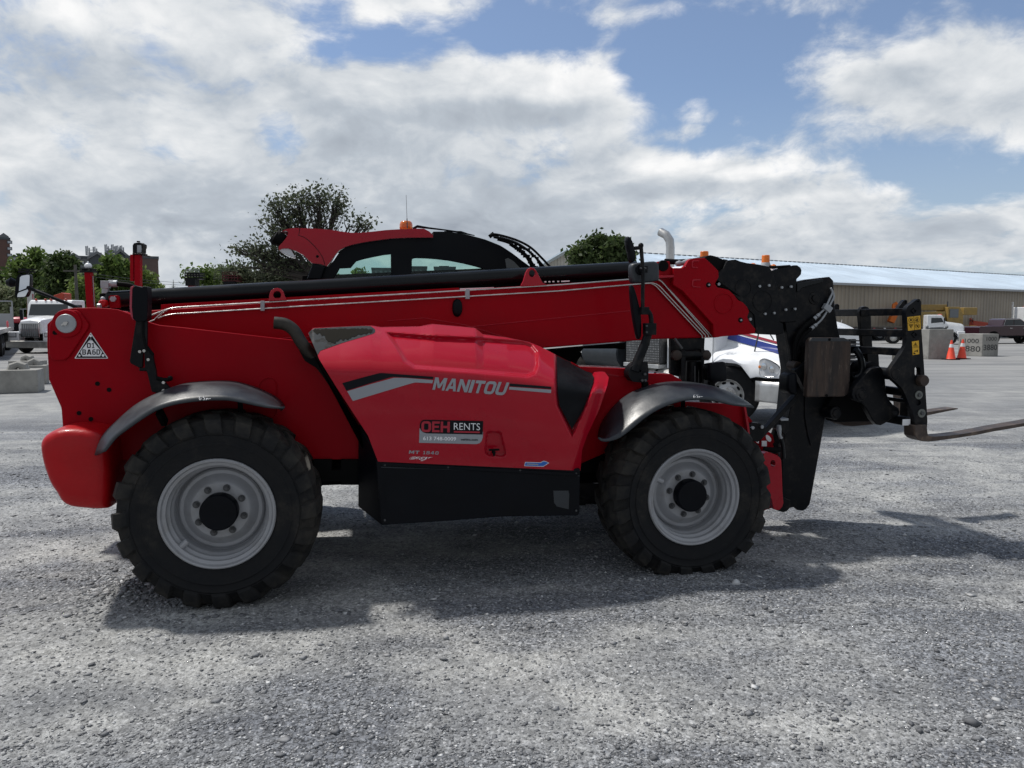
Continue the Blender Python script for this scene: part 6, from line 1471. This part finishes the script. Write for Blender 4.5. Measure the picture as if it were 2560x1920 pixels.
# ---- a generic bonneted lorry for the ones standing farther off
def lorry(pos, head, label, paint='wtruck', sc=1.0, name='truck', group=None, stack=True, body=None, cat='truck', high=2.75, wide=1.15):
    R_ = place(name, label, cat, pos, head, group); R_.scale = (sc,)*3
    loft([(-.4,[(1.0,1.0),(.95,1.55),(.72,1.86),(0,1.92)]),(.9,[(.62,1.0),(.62,1.45),(.52,1.66),(0,1.72)]),(1.0,[(.60,1.0),(.60,1.42),(.50,1.60),(0,1.66)])], 'bonnet', paint, R_)
    for s_ in (-1, 1):
        b = MB(); P_ = [(.62+cos(a)*.0,0) for a in ()]
        prof = [Vector((cos(a)*.64, s_*.72, .52+sin(a)*.64)) for a in [pi*k/10 for k in range(-1, 12)]] 
        b.grid([prof, [p+Vector((0, s_*.46, -.03)) for p in prof]]); b.build('mudguard', M[paint], R_, solid=.04)
        b = MB(); b.box((.78, s_*.90, .86), (.52,.56,.48)); b.build('fender_front', M[paint], R_, bevel=.05)
        b = MB(); b.box((1.05, s_*.92, .93), (.03,.34,.16)); b.build('headlight', M['lens'], R_, bevel=.01)
        b = MB(); b.box((1.045, s_*.92, .93), (.012,.40,.22)); b.build('headlight_rim', M['bolt'], R_)
        b = MB(); b.box((-.55, s_*(wide+.38), 1.95), (.06,.18,.5)); mo = b.build('mirror', M['black'], R_, bevel=.02)
        b = MB(); b.bar((-.55,s_*wide,2.25),(-.55,s_*(wide+.45),2.25),.03); b.bar((-.55,s_*wide,1.65),(-.55,s_*(wide+.45),1.65),.03); b.bar((-.55,s_*(wide+.28),1.65),(-.55,s_*(wide+.28),2.25),.02); b.build('mirror_bracket', M['zinc'], R_)
    b = MB(); b.box((1.04,0,1.18), (.07,.96,.74)); gr = b.build('grille', M['chrome'], R_, bevel=.02)
    b = MB(); b.box((1.08,0,1.18), (.02,.84,.64)); b.build('grille_mesh', M['grey_steel'], gr)
    for k in range(9): b = MB(); b.box((1.095,-.38+k*.095,1.18), (.012,.018,.62)); b.build('grille_bar', M['chrome'], gr)
    b = MB(); b.box((1.10,0,.46), (.22,wide*2+.06,.36)); b.build('bumper', M['alu'], R_, bevel=.04)
    b = MB(); b.prism([[Vector((x,-wide,z_)) for x, z_ in [(-.4,.8),(-.4,1.88),(-.55,high-.2),(-.72,high),(-1.75,high),(-1.75,.8)]]], (0,2*wide,0)); cb = b.build('cab', M[paint], R_, bevel=.06, seg=3)
    b = MB(); b.prism([[(-.395,-wide+.12,1.92),(-.395,wide-.12,1.92),(-.545,wide-.16,high-.22),(-.545,-wide+.16,high-.22)]], (.014,0,.003)); b.build('windscreen', M['dark_glass'], cb)
    for s_ in (-1, 1): b = MB(); b.prism([[Vector((x,s_*(wide+.005),z_)) for x, z_ in [(-.55,1.85),(-.70,high-.25),(-1.45,high-.25),(-1.45,1.75)]]], (0,s_*.01,0)); b.build('side_window', M['dark_glass'], cb)
    for y_ in (-.8,-.3,0,.3,.8): b = MB(); b.sphere((-.68,y_,high+.02), .06, 8, 6); b.build('roof_light', M['orange_red'], cb)
    if stack:
        for s_ in (-1, 1): b = MB(); b.cyl((-1.95,s_*.95,1.0), (-1.95,s_*.95,3.4), .10, 14); b.build('exhaust_stack', M['alu'], R_)
    b = MB(); b.box((-2.8,0,.75), (5.2,.9,.3)); b.build('frame', M['dirty'], R_)
    for s_ in (-1, 1):
        wheel_simple(R_, 0, s_*1.12, .5, .28, s_); wheel_simple(R_, -4.2, s_*1.12, .5, .5, s_)
    if body == 'box': b = MB(); b.box((-4.6,0,2.0), (4.6,2.3,2.2)); b.build('cargo_box', M['wtruck'], R_, bevel=.03)
    return R_
lt = at(113, 884, 40.5)
lorry((lt.x, lt.y-.0), radians(-92)+.0, 'white day-cab tractor truck facing the camera at the far left, behind the telehandler tail', sc=1.06, high=2.72, stack=False)
def box_on(mb, c, s, rz=0, mat=None): mb.box(c, s, Matrix.Rotation(rz, 3, 'Z'), mat)
def world(px, py, Y): return at(px, py, Y)
# ---- flatbed truck at the left edge, seen along its side
A0 = at(4, HOR, 36); A1 = at(38, HOR, 52); dv = Vector((A1.x-A0.x, A1.y-A0.y, 0)); hd = atan2(dv.y, dv.x)
fb = place('flatbed_truck', 'grey flatbed truck cut off by the left edge, wheels in a row', 'truck', (A0.x-.0, A0.y), hd)
b = MB(); b.box((6,1.2,1.22), (19,2.4,.22)); b.build('deck', M['alu'], fb, bevel=.02)
b = MB(); b.box((14.6,1.2,1.75), (.10,2.4,.9)); b.build('headboard', M['bpale'], fb)
b = MB()
for (a, c) in [((14.6,0,1.3),(14.6,0,3.0)),((14.6,2.4,1.3),(14.6,2.4,3.0)),((14.6,0,3.0),(14.6,2.4,3.0)),((12.0,0,1.3),(12.0,0,2.6))]: b.bar(a, c, .08)
b.build('headboard_frame', M['zinc'], fb)
b = MB(); b.box((8.5,1.2,1.75), (1.6,1.4,.8)); b.build('dark_crate', M['black'], fb, bevel=.03)
b = MB(); b.box((6,1.2,.85), (18,1.6,.45)); b.build('frame', M['dirty'], fb)
for x in (0.3,2.0,9.0,10.6,14.5): wheel_simple(fb, x, 0.05, .52, .5, -1, 'grey_steel'); wheel_simple(fb, x, 2.35, .52, .5, 1, 'grey_steel')
b = MB(); b.sphere((4.6,-.06,1.55), .2, 14, 10, sc=(1,.3,1)); b.build('hose_reel', M['pinkred'], fb)
# ---- concrete blocks
def cblock(px0, px1, pybot, w_, d_, h_, rz, label, group='cast concrete blocks', knob=True, corner=None, name='concrete_block'):
    Yb = CAMH*FPX/(pybot-HOR); xm = at((px0+px1)/2, HOR, Yb).x
    R_ = tag(empty(name, (xm, Yb+d_*.5*abs(cos(rz))+w_*.5*abs(sin(rz)), 0), rz), label, 'concrete block', group)
    b = MB(); b.box((0,0,h_/2), (w_,d_,h_)); o = b.build('block', M['concrete'], R_, bevel=.02, seg=2)
    if knob:
        b = MB(); b.tube([(-w_*.14,0,h_-.02),(-w_*.12,0,h_+.07),(0,0,h_+.12),(w_*.12,0,h_+.07),(w_*.14,0,h_-.02)], [.12,.11,.09,.11,.12], 10); b.build('lifting_key', M['concrete'], R_)
    return R_
cblock(-48,52,985,.95,.75,.56,radians(22),'grey concrete block nearest the left edge, in front of the other two')
cblock(28,92,962,.62,.45,.52,radians(24),'weathered concrete block with tapered end, right of the nearest left block')
cblock(8,81,945,.85,.6,.52,radians(-8),'concrete block farthest back of the three at the left')
cblock(38,70,856,1.9,.7,.95,0,'long pale concrete barrier between flatbed and white tractor truck', None, False)
bigb = cblock(2303,2402,898,1.25,1.35,1.36,radians(-75),'tall stained concrete block behind the fork carriage, next to two cones', 'cast concrete blocks', False)
smb = cblock(2428,2521,891,1.30,1.10,1.10,radians(-70),'squared concrete block with black sprayed numbers, right of the cones', 'cast concrete blocks', False)
def spray(root, w_, d_, items, face):
    b = MB()
    for txt, u0, u1, z0, z1 in items:
        vs_, fs_ = text_geo(txt, .008)
        for_pts = []
        for u, v in vs_:
            uu = u0+(u1-u0)*u; zz_ = z0+(z1-z0)*v
            for_pts.append(Vector((uu, -d_/2-.006, zz_)) if face == 'front' else Vector((w_/2+.006, uu, zz_)))
        b.add(for_pts, fs_)
    b.build('sprayed_number', M['spray'], root, smooth=False, recalc=False)
# two faces meet at the near corner
spray(smb, 1.3, 1.1, [('1000',-.30,.46,.64,.86),('880',-.26,.56,.22,.50),('H',-.54,-.40,.62,.82),('D',-.51,-.42,.42,.54)], 'front')
spray(smb, 1.3, 1.1, [('1000',-.30,.40,.76,.96),('3880',-.46,.46,.30,.58)], 'side')
cl_ = MB(); p = at(2342, 822, 34.0); cl_.bar((p.x-.5,p.y,1.39), (p.x+.5,p.y+.1,1.39), .07, .06); cl_.bar((p.x-.3,p.y,1.42), (p.x+.3,p.y,1.45), .04, .04); cl_.sphere((p.x-.45,p.y,1.46), .07, 8, 6); cl_.sphere((p.x+.45,p.y,1.46), .07, 8, 6)
tag(cl_.build('lifting_clamp', M['grey_steel']), 'rusty lifting clamp lying on the tall concrete block', 'lifting clamp')
b = MB(); p = at(2240, 898, 33); b.box((0,0,.11), (.24,.3,.22)); o = b.build('wooden_chock', M['wood'], bevel=.02); o.location = (p.x, p.y, 0); tag(o, 'small dark block on the gravel left of the tall concrete block', 'chock')
# ---- traffic cones
def cone(px, pyb, pyt, label, lean=0):
    Yb = CAMH*FPX/(pyb-HOR); p = at(px, HOR, Yb); H_ = (pyb-pyt)*Yb/FPX
    R_ = tag(empty('traffic_cone', (p.x, p.y, 0)), label, 'traffic cone', 'orange traffic cones by the concrete block'); R_.rotation_euler = (0, lean, .3)
    b = MB(); b.box((0,0,.02), (.52,.52,.04)); b.build('base', M['matt_black'], R_, bevel=.01)
    b = MB(); b.lathe([(.215,.035),(.19,.06),(.035,H_),(.028,H_),(.0,H_-.005)], (0,0,0), (0,0,1), 28); b.build('cone_body', M['cone'], R_)
    r = lambda z_: .19-(.155)*(z_-.06)/(H_-.06)+.003
    z0, z1 = H_*.63, H_*.80; b = MB(); b.lathe([(r(z0),z0),(r(z1),z1)], (0,0,0), (0,0,1), 28); b.build('reflective_band', M['reflective'], R_)
cone(2382, 899, 850, 'orange cone nearer the tall concrete block, left of the two'); cone(2409, 897, 848, 'orange cone right of its twin, slightly leaning', radians(2))
# ---- pickup and vans on the right
def pickup(pos, head, label, paint='maroon', name='pickup_truck'):
    R_ = place(name, label, 'pickup truck', pos, head)
    side_ = [(-2.9,.62),(-2.9,1.22),(-2.8,1.30),(-1.0,1.32),(-.98,1.36),(1.05,1.36),(2.3,1.26),(2.75,1.10),(2.85,.6)]
    b = MB(); b.prism([[Vector((x,-.98,z_)) for x, z_ in side_]], (0,1.96,0)); body_ = b.build('body', M[paint], R_, bevel=.07, seg=3)
    b = MB(); b.prism([[Vector((x,-.82,z_)) for x, z_ in [(-1.0,1.3),(-.85,1.80),(-.7,1.88),(.35,1.90),(.55,1.82),(1.25,1.34)]]], (0,1.64,0)); cab_ = b.build('cabin', M[paint], R_, bevel=.06, seg=3)
    for s_ in (-1,1):
        b = MB(); b.prism([[Vector((x,s_*.83,z_)) for x, z_ in [(-.82,1.38),(-.72,1.78),(-.14,1.80),(-.14,1.38)]]], (0,s_*.012,0)); b.build('side_window', M['dark_glass'], cab_)
        b = MB(); b.prism([[Vector((x,s_*.83,z_)) for x, z_ in [(-.08,1.38),(-.08,1.80),(.42,1.79),(.98,1.38)]]], (0,s_*.012,0)); b.build('side_window', M['dark_glass'], cab_)
        b = MB(); b.tube([Vector((x,s_*.85,z_)) for x, z_ in [(-.90,1.35),(-.76,1.82),(.40,1.85),(1.1,1.37),(-.90,1.35)]], .018, 6); b.build('window_trim', M['chrome'], cab_)
        for x in (-.4,.65): b = MB(); b.bar((x-.1,s_*.99,1.17),(x+.1,s_*.99,1.17),.02,.035); b.build('door_handle', M['chrome'], body_)
        b = MB(); b.bar((-1.0,s_*.97,.52),(1.4,s_*.97,.52),.10,.06); b.build('side_step', M['black'], R_)
        for x in (-1.75,1.85):
            b = MB(); b.lathe([(.0,0),(.50,0)], (x,s_*.985,.45), (0,1,0), 26); b.build('wheel_arch', M['matt_black'], body_)
            wheel_simple(R_, x, s_*1.0, .40, .28, s_, 'alu')
    return R_
pp = at(2435, HOR, 56); pickup((pp.x+2.9, pp.y+.6), radians(4), 'dark maroon crew-cab pickup parked beyond the sprayed concrete block')
lw = at(2335, HOR, 58)
lorry((at(2372,HOR,55).x, 55), radians(-22), 'white bonneted truck behind the tall concrete block, cab facing right', sc=.88, stack=False, name='truck', high=2.45)
lorry((at(2590,HOR,74).x, 74), radians(20), 'pale blue-white truck cab rising behind the pickup at the right edge', sc=1.05, stack=True, name='truck', high=2.9)
rl = lorry((at(2415,HOR,78).x, 76), radians(-30), 'small red-nosed truck with raised white load, between white truck and pickup', paint='orange_red', sc=.9, stack=False, name='truck', high=2.2)
# yellow crane carrier
yc = place('mobile_crane', 'dusty yellow mobile crane with long boom standing against the barn wall', 'crane', (at(2330,HOR,70).x, 70), radians(8))
b = MB(); b.box((0.5,0,1.0), (6.5,2.4,.5)); b.build('carrier', M['yellow'], yc, bevel=.05)
b = MB(); b.prism([[(1.0,-.8,1.25),(1.0,-.8,3.0),(2.2,-.8,3.0),(2.6,-.8,2.2),(2.6,-.8,1.25)]], (0,1.6,0)); cc_ = b.build('cabin', M['yellow'], yc, bevel=.04)
b = MB(); b.box((1.6,-.83,2.4), (.9,.03,.8)); b.build('cabin_window', M['pane'], cc_)
b = MB(); b.box((-.8,0,1.9), (2.8,2.0,1.3)); b.build('engine_housing', M['yellow'], yc, bevel=.06)
b = MB(); b.box((-.9,0,2.95), (4.6,.55,.55)); b.build('crane_boom', M['yellow'], yc, bevel=.03)
b = MB(); b.box((3.5,0,2.6), (1.4,1.2,.7)); b.build('counterweight', M['yellow'], yc, bevel=.06)
b = MB(); b.cyl((1.3,-.3,3.0), (1.3,-.3,3.5), .06, 8); b.build('exhaust', M['bolt'], yc)
for x in (-1.8,.6,3.0): wheel_simple(yc, x, -1.2, .62, .4, -1, 'yellow'); wheel_simple(yc, x, 1.2, .62, .4, 1, 'yellow')
# flatbed trailer with orange loader arm
fl = place('flatbed_trailer', 'low dark flatbed trailer seen between the fork carriage bars', 'trailer', (at(2222,HOR,66).x, 66), radians(3))
b = MB(); b.box((0,0,1.05), (8.6,2.4,.28)); b.build('deck', M['wood'], fl)
b = MB(); b.box((0,-1.22,1.05), (8.6,.04,.10)); b.build('side_rail', M['rust'], fl)
for i in range(9): b = MB(); b.box((-3.9+i*.95,-1.25,1.06), (.18,.02,.07)); b.build('side_reflector', M['reflective'] if i % 2 else M['pinkred'], fl)
b = MB(); b.box((0,0,.75), (8.0,1.0,.3)); b.build('frame', M['dirty'], fl)
for x in (-2.6,-1.4,1.5,2.8): wheel_simple(fl, x, -1.15, .5, .45, -1, 'grey_steel'); wheel_simple(fl, x, 1.15, .5, .45, 1, 'grey_steel')
la = place('loader_crane', 'orange folded loader crane rising behind the trailer', 'crane', (at(2230,HOR,68).x, 68), 0)
def rel(px, py, Y, o): q = at(px, py, Y); return Vector((q.x-o.location.x, q.y-o.location.y, q.z))
b = MB(); b.bar(rel(2226,806,68,la), rel(2236,785,68,la), .55, .5); b.build('crane_column', M['orange'], la, bevel=.05)
b = MB(); b.tube([rel(x_,y_,68,la) for x_,y_ in [(2234,788),(2240,772),(2244,763),(2240,758),(2234,762),(2232,775)]], [.22,.18,.16,.16,.15,.12], 8); b.build('crane_arm', M['orange'], la)
b = MB(); b.box((-1.6,0,1.6), (.3,.3,1.0)); b.build('crane_leg', M['black'], la)
# white trailer box and fence, lamp posts
wb = place('storage_container', 'white ribbed container standing on end beside the barn wall', 'container', (at(2418,HOR,86).x, 86), radians(-12))
b = MB(); b.box((0,0,1.75), (1.9,2.4,3.4)); b.build('container_body', M['bpale'], wb, bevel=.05)
b = MB(); b.bar((-.3,-1.22,.4),(-.3,-1.22,3.1),.05); b.bar((.3,-1.22,.4),(.3,-1.22,3.1),.05); b.build('door_bar', M['grey_steel'], wb)
fn_ = place('chain_link_fence', 'low grey chain link fence along the foot of the barn wall', 'fence', (0,0), 0)
P0 = at(2095, HOR, 74); P1 = at(2700, HOR, 92)
for i in range(13):
    q = P0.lerp(P1, i/12); b = MB(); b.cyl((q.x,q.y,0),(q.x,q.y,1.9),.05,8); b.build('fence_post', M['zinc'], fn_)
b = MB()
for z_ in (1.9, 1.3, .7, .15): b.bar((P0.x,P0.y,z_),(P1.x,P1.y,z_),.03 if z_ < 1.9 else .06)
for i in range(160):
    q = P0.lerp(P1, i/160); q2 = P0.lerp(P1, (i+3)/160); b.bar((q.x,q.y,0),(q2.x,q2.y,1.9),.012); b.bar((q2.x,q2.y,0),(q.x,q.y,1.9),.012)
b.build('fence_mesh', M['zinc'], fn_)
# ---- raised booms of other machines at the left
def far_tele(label, px, py0, py1, Y, w0, w1, px1=None, group='raised red telehandler booms in the yard'):
    R_ = tag(empty('telehandler', (at(px,HOR,Y).x, Y, 0)), label, 'telehandler', group); px1 = px1 or px
    a = rel(px1, py0, Y, R_); c = rel(px, py1, Y, R_); k = Y/FPX
    b = MB(); b.bar(c, a, w1*k, w1*k*1.0, up=Vector((0,1,0))); bo = b.build('boom', M['red_dull'], R_, bevel=.02)
    b = MB(); b.box((0,1.2,.95), (2.2,4.6,.8)); b.build('chassis', M['red_dull'], R_, bevel=.06)
    b = MB(); b.box((-.6,1.2,1.7), (.8,1.4,1.2)); b.build('cab', M['black'], R_, bevel=.06)
    for x in (-1.05,1.05):
        for y in (-.4,2.8): 
            W_ = wheel_simple(R_, x, y, .6, .4, 1, 'zinc'); W_.rotation_euler = (0,0,pi/2*(-1 if x > 0 else 1))
    return R_, k, a
R_, k, a = far_tele('red telehandler boom with white light ball on top, left of the domed tree', 228, 681, 775, 38, 13, 15, 222)
b = MB(); b.box(a+Vector((0,0,.04)), (30*k,.5,.10)); b.box(a+Vector((0,0,.16)), (28*k,.5,.05)); b.box(a+Vector((-10*k,0,.10)), (4*k,.4,.2)); b.box(a+Vector((10*k,0,.10)), (4*k,.4,.2)); b.build('platform', M['black_steel'], R_)
b = MB(); b.sphere(a+Vector((-.02,0,.33)), .17, 16, 12, sc=(1,1,.9)); b.cyl(a+Vector((-.02,0,.45)), a+Vector((-.02,0,.56)), .04, 8); b.build('work_light', M['wtruck'], R_)
b = MB(); b.bar(rel(232,690,38,R_), rel(236,765,38,R_), .03, .03); b.build('hydraulic_line', M['zinc'], R_)
R_, k, a = far_tele('red telehandler with the tallest raised boom and black head, right of the domed tree', 346, 634, 775, 30, 14, 14, 346)
b = MB(); b.bar(rel(333,703,30,R_), rel(333,637,30,R_), .13, .25, up=Vector((0,1,0))); b.build('boom_section', M['red_dull'], R_, bevel=.01)
b = MB(); b.prism([[rel(x,y,30,R_) for x, y in z('b',[(985,480),(985,345),(1005,312),(1060,300),(1100,300),(1150,330),(1150,380),(1138,400),(1138,470)])]], (0,.35,0)); b.box(rel(350,636,30,R_), (.42,.4,.05)); b.box(rel(346,604,30,R_), (.1,.1,.05)); b.cyl(rel(355,610,30,R_), rel(360,609,30,R_), .025, 8); b.box(rel(365,640,30,R_), (.25,.3,.03)); b.build('boom_tip', M['black_steel'], R_, bevel=.01)
b = MB(); b.bar(rel(339,640,30,R_), rel(339,702,30,R_), .018, .02); b.build('hydraulic_line', M['zinc'], R_)
b = MB(); b.prism([[rel(x,y,30,R_)-Vector((0,.01,0)) for x, y in z('b',[(1065,345),(1130,345),(1135,400),(1130,465),(1065,465)])]], (0,-.02,0)); b.build('boom_cover', M['zinc'], R_)
def scissor(label, px0, px1, py0, py1, pyb, Y, red=False):
    R_ = tag(empty('boom_lift', (at((px0+px1)/2,HOR,Y).x, Y, 0)), label, 'boom lift', 'raised platforms above the yard'); k = Y/FPX; W_ = (px1-px0)*k
    a = rel((px0+px1)/2, py1, Y, R_); top_ = rel((px0+px1)/2, py0, Y, R_); H_ = top_.z-a.z
    b = MB()
    for zz_ in (0,.35*H_,.6*H_): b.box(a+Vector((0,.4,zz_)), (W_,.9,.07))
    for i in range(6): b.bar(a+Vector((-W_/2+W_*i/5,0,0)), a+Vector((-W_/2+W_*i/5,0,H_*.62)), .05)
    b.build('platform', M['red_dark'] if red else M['black_steel'], R_)
    b = MB()
    for i in range(8): b.bar(a+Vector((-W_/2+W_*i/7,0,H_*.6)), a+Vector((-W_/2+W_*i/7,0,H_)), .03)
    b.bar(a+Vector((-W_/2,0,H_)), a+Vector((W_/2,0,H_)), .03); b.build('guard_rail', M['red_dark'] if red else M['zinc'], R_)
    b = MB(); b.box(a+Vector((0,0,-.25)), (W_*.7,.6,.4)); b.build('platform_mount', M['black_steel'], R_)
    b = MB(); b.bar(Vector((a.x,0,.9)), a-Vector((0,0,.3)), .38, .38, up=Vector((0,1,0))); b.build('boom', M['red_dull'], R_)
    b = MB(); b.box((a.x,.8,.9), (2.0,3.4,.8)); b.build('chassis', M['red_dull'], R_, bevel=.05)
    for x in (-1.0,1.0):
        for y in (-.3,2.0): W2 = wheel_simple(R_, a.x+x, y, .5, .35, 1, 'zinc'); W2.rotation_euler = (0,0,pi/2*(-1 if x > 0 else 1))
scissor('black railed platform on a red boom, above the telehandler boom cylinder beside the small pine', 463, 498, 674, 696, 720, 44)
scissor('dark red lattice platform in front of the wispy shrub', 557, 594, 680, 702, 720, 50, True)
# orange-red crane body behind the tractor truck cab
oc = tag(empty('crane_jib', (at(138,HOR,46).x, 46, 0)), 'orange-red crane jib folded behind the white tractor cab', 'crane')
b = MB(); b.prism([[rel(x,y,46,oc) for x, y in z('a',[(760,712),(860,625),(985,583),(1020,600),(1020,712)])]], (0,.8,0)); b.build('jib_head', M['orange_red'], oc, bevel=.03)
b = MB(); b.bar(rel(150,752,46,oc), Vector((rel(150,752,46,oc).x,0,0)), .5, .5, up=Vector((0,1,0))); b.build('jib_column', M['orange_red'], oc)
ms = tag(empty('gantry_mast', (at(76,HOR,48).x, 48, 0)), 'upright grey mast with red ladder rails left of the white tractor cab', 'mast')
b = MB(); b.bar(rel(76,724,48,ms), Vector((0,0,0)), .30, .26, up=Vector((0,1,0))); b.build('mast_tube', M['alu'], ms)
for x_ in (70.5, 80.5): b = MB(); b.bar(rel(x_,735,48,ms), rel(x_,800,48,ms), .10, .1, up=Vector((0,1,0))); b.build('mast_rail', M['red_dull'], ms)
b = MB(); b.bar(rel(46,673,48,ms), rel(88,674,48,ms), .08, .1); b.bar(rel(46,679,48,ms), rel(88,680,48,ms), .06, .1); b.bar(rel(68,676,48,ms), rel(74,728,48,ms), .12, .12, up=Vector((0,1,0))); b.build('mast_head', M['black_steel'], ms)
pm = place('compact_tractor', 'small pinkish-red machine parked on the barrier left of the tractor truck', 'tractor', (at(54,HOR,52).x, 52), radians(200))
b = MB(); b.sphere((0.2,0,1.75), .8, 18, 12, sc=(1.0,.6,.32)); b.build('hood', M['pinkred'], pm)
b = MB(); b.box((-.1,0,1.1), (1.6,.8,.9)); b.build('engine_block', M['black'], pm, bevel=.05)
b = MB(); b.bar((-1.3,0,1.1), (-1.3,0,2.2), .12); b.box((-1.0,0,.95), (1.2,.8,.35)); b.build('seat_frame', M['pinkred'], pm)
for x in (-.8,.7):
    for s_ in (-1,1): wheel_simple(pm, x, s_*.6, .5, .3, s_, 'pinkred')
# utility pole with wires
up_ = tag(empty('utility_pole', (at(195,HOR,62).x, 62, 0)), 'grey wooden utility pole right of the dark pointed tree, carrying wires', 'utility pole')
hp = rel(195,662,62,up_).z
b = MB(); b.tube([(0,0,0),(0,0,hp)], [.16,.11], 10); b.build('pole', M['wood'], up_)
b = MB(); b.bar((-1.0,0,hp-.5),(1.0,0,hp-.5),.12); b.build('crossarm', M['wood'], up_)
for i, (y_, x1, y1) in enumerate([(682,1100,712),(690,1100,716)]):
    a = rel(195,y_-4,62,up_); c = rel(700,y1-10,75,up_); pts = [a.lerp(c, j/20)+Vector((0,0,-1.2*4*(j/20)*(1-j/20)*.5)) for j in range(21)]
    b = MB(); b.tube(pts, .015, 4); b.build('wire', M['bolt'], up_)

# ------------------------------------------------------------------ every separate bolt, pin and hose its own part
SPLIT = {'axle','frame_pin','hose','washer','grille_rod','bracket_bolt','arm_bolt','plate_bolt','head_bolt','arch_bolt','bolt_recess','head_boss','tip_boss','bolt_hole','carriage_bar','pipe_clamp','pivot_pin','hose_fitting','weld_seam','fender_bracket','boom_label','grease_fitting','sticker_dot'}
def islands(me):
    par = list(range(len(me.vertices)))
    def fnd(a):
        while par[a] != a: par[a] = par[par[a]]; a = par[a]
        return a
    for e in me.edges: par[fnd(e.vertices[0])] = fnd(e.vertices[1])
    g_ = {}
    for i in range(len(par)): g_.setdefault(fnd(i), []).append(i)
    return list(g_.values())
def separate(o):
    me = o.data; isl = islands(me); bb = []
    for vs_ in isl:
        c_ = [me.vertices[i].co for i in vs_]; bb.append([set(vs_), [min(q[k] for q in c_)-.006 for k in range(3)], [max(q[k] for q in c_)+.006 for k in range(3)]])
    ch = True
    while ch:
        ch = False
        for i in range(len(bb)):
            for j in range(i+1, len(bb)):
                A_, B_ = bb[i], bb[j]
                if all(A_[1][k] <= B_[2][k] and B_[1][k] <= A_[2][k] for k in range(3)):
                    bb[i] = [A_[0]|B_[0], [min(a_, b_) for a_, b_ in zip(A_[1], B_[1])], [max(a_, b_) for a_, b_ in zip(A_[2], B_[2])]]; del bb[j]; ch = True; break
            if ch: break
    if len(bb) < 2: return
    base = o.name.split('.')[0]; polys = [(tuple(p_.vertices), p_.use_smooth) for p_ in me.polygons]
    for n_, (vs_, _, _) in enumerate(bb):
        idx_ = {v: k for k, v in enumerate(sorted(vs_))}; nm = bpy.data.meshes.new(base)
        nm.from_pydata([tuple(me.vertices[v].co) for v in sorted(vs_)], [], [tuple(idx_[v] for v in f_) for f_, _ in polys if f_[0] in vs_])
        nm.polygons.foreach_set('use_smooth', [True]*len(nm.polygons)); nm.set_sharp_from_angle(angle=radians(35))
        for mt_ in me.materials: nm.materials.append(mt_)
        if n_ == 0: o.data = nm; continue
        c_ = o.copy(); c_.data = nm; link(c_)
for o in list(C.objects):
    if o.type == 'MESH' and o.parent and o.name.split('.')[0] in SPLIT and not o.children: separate(o)
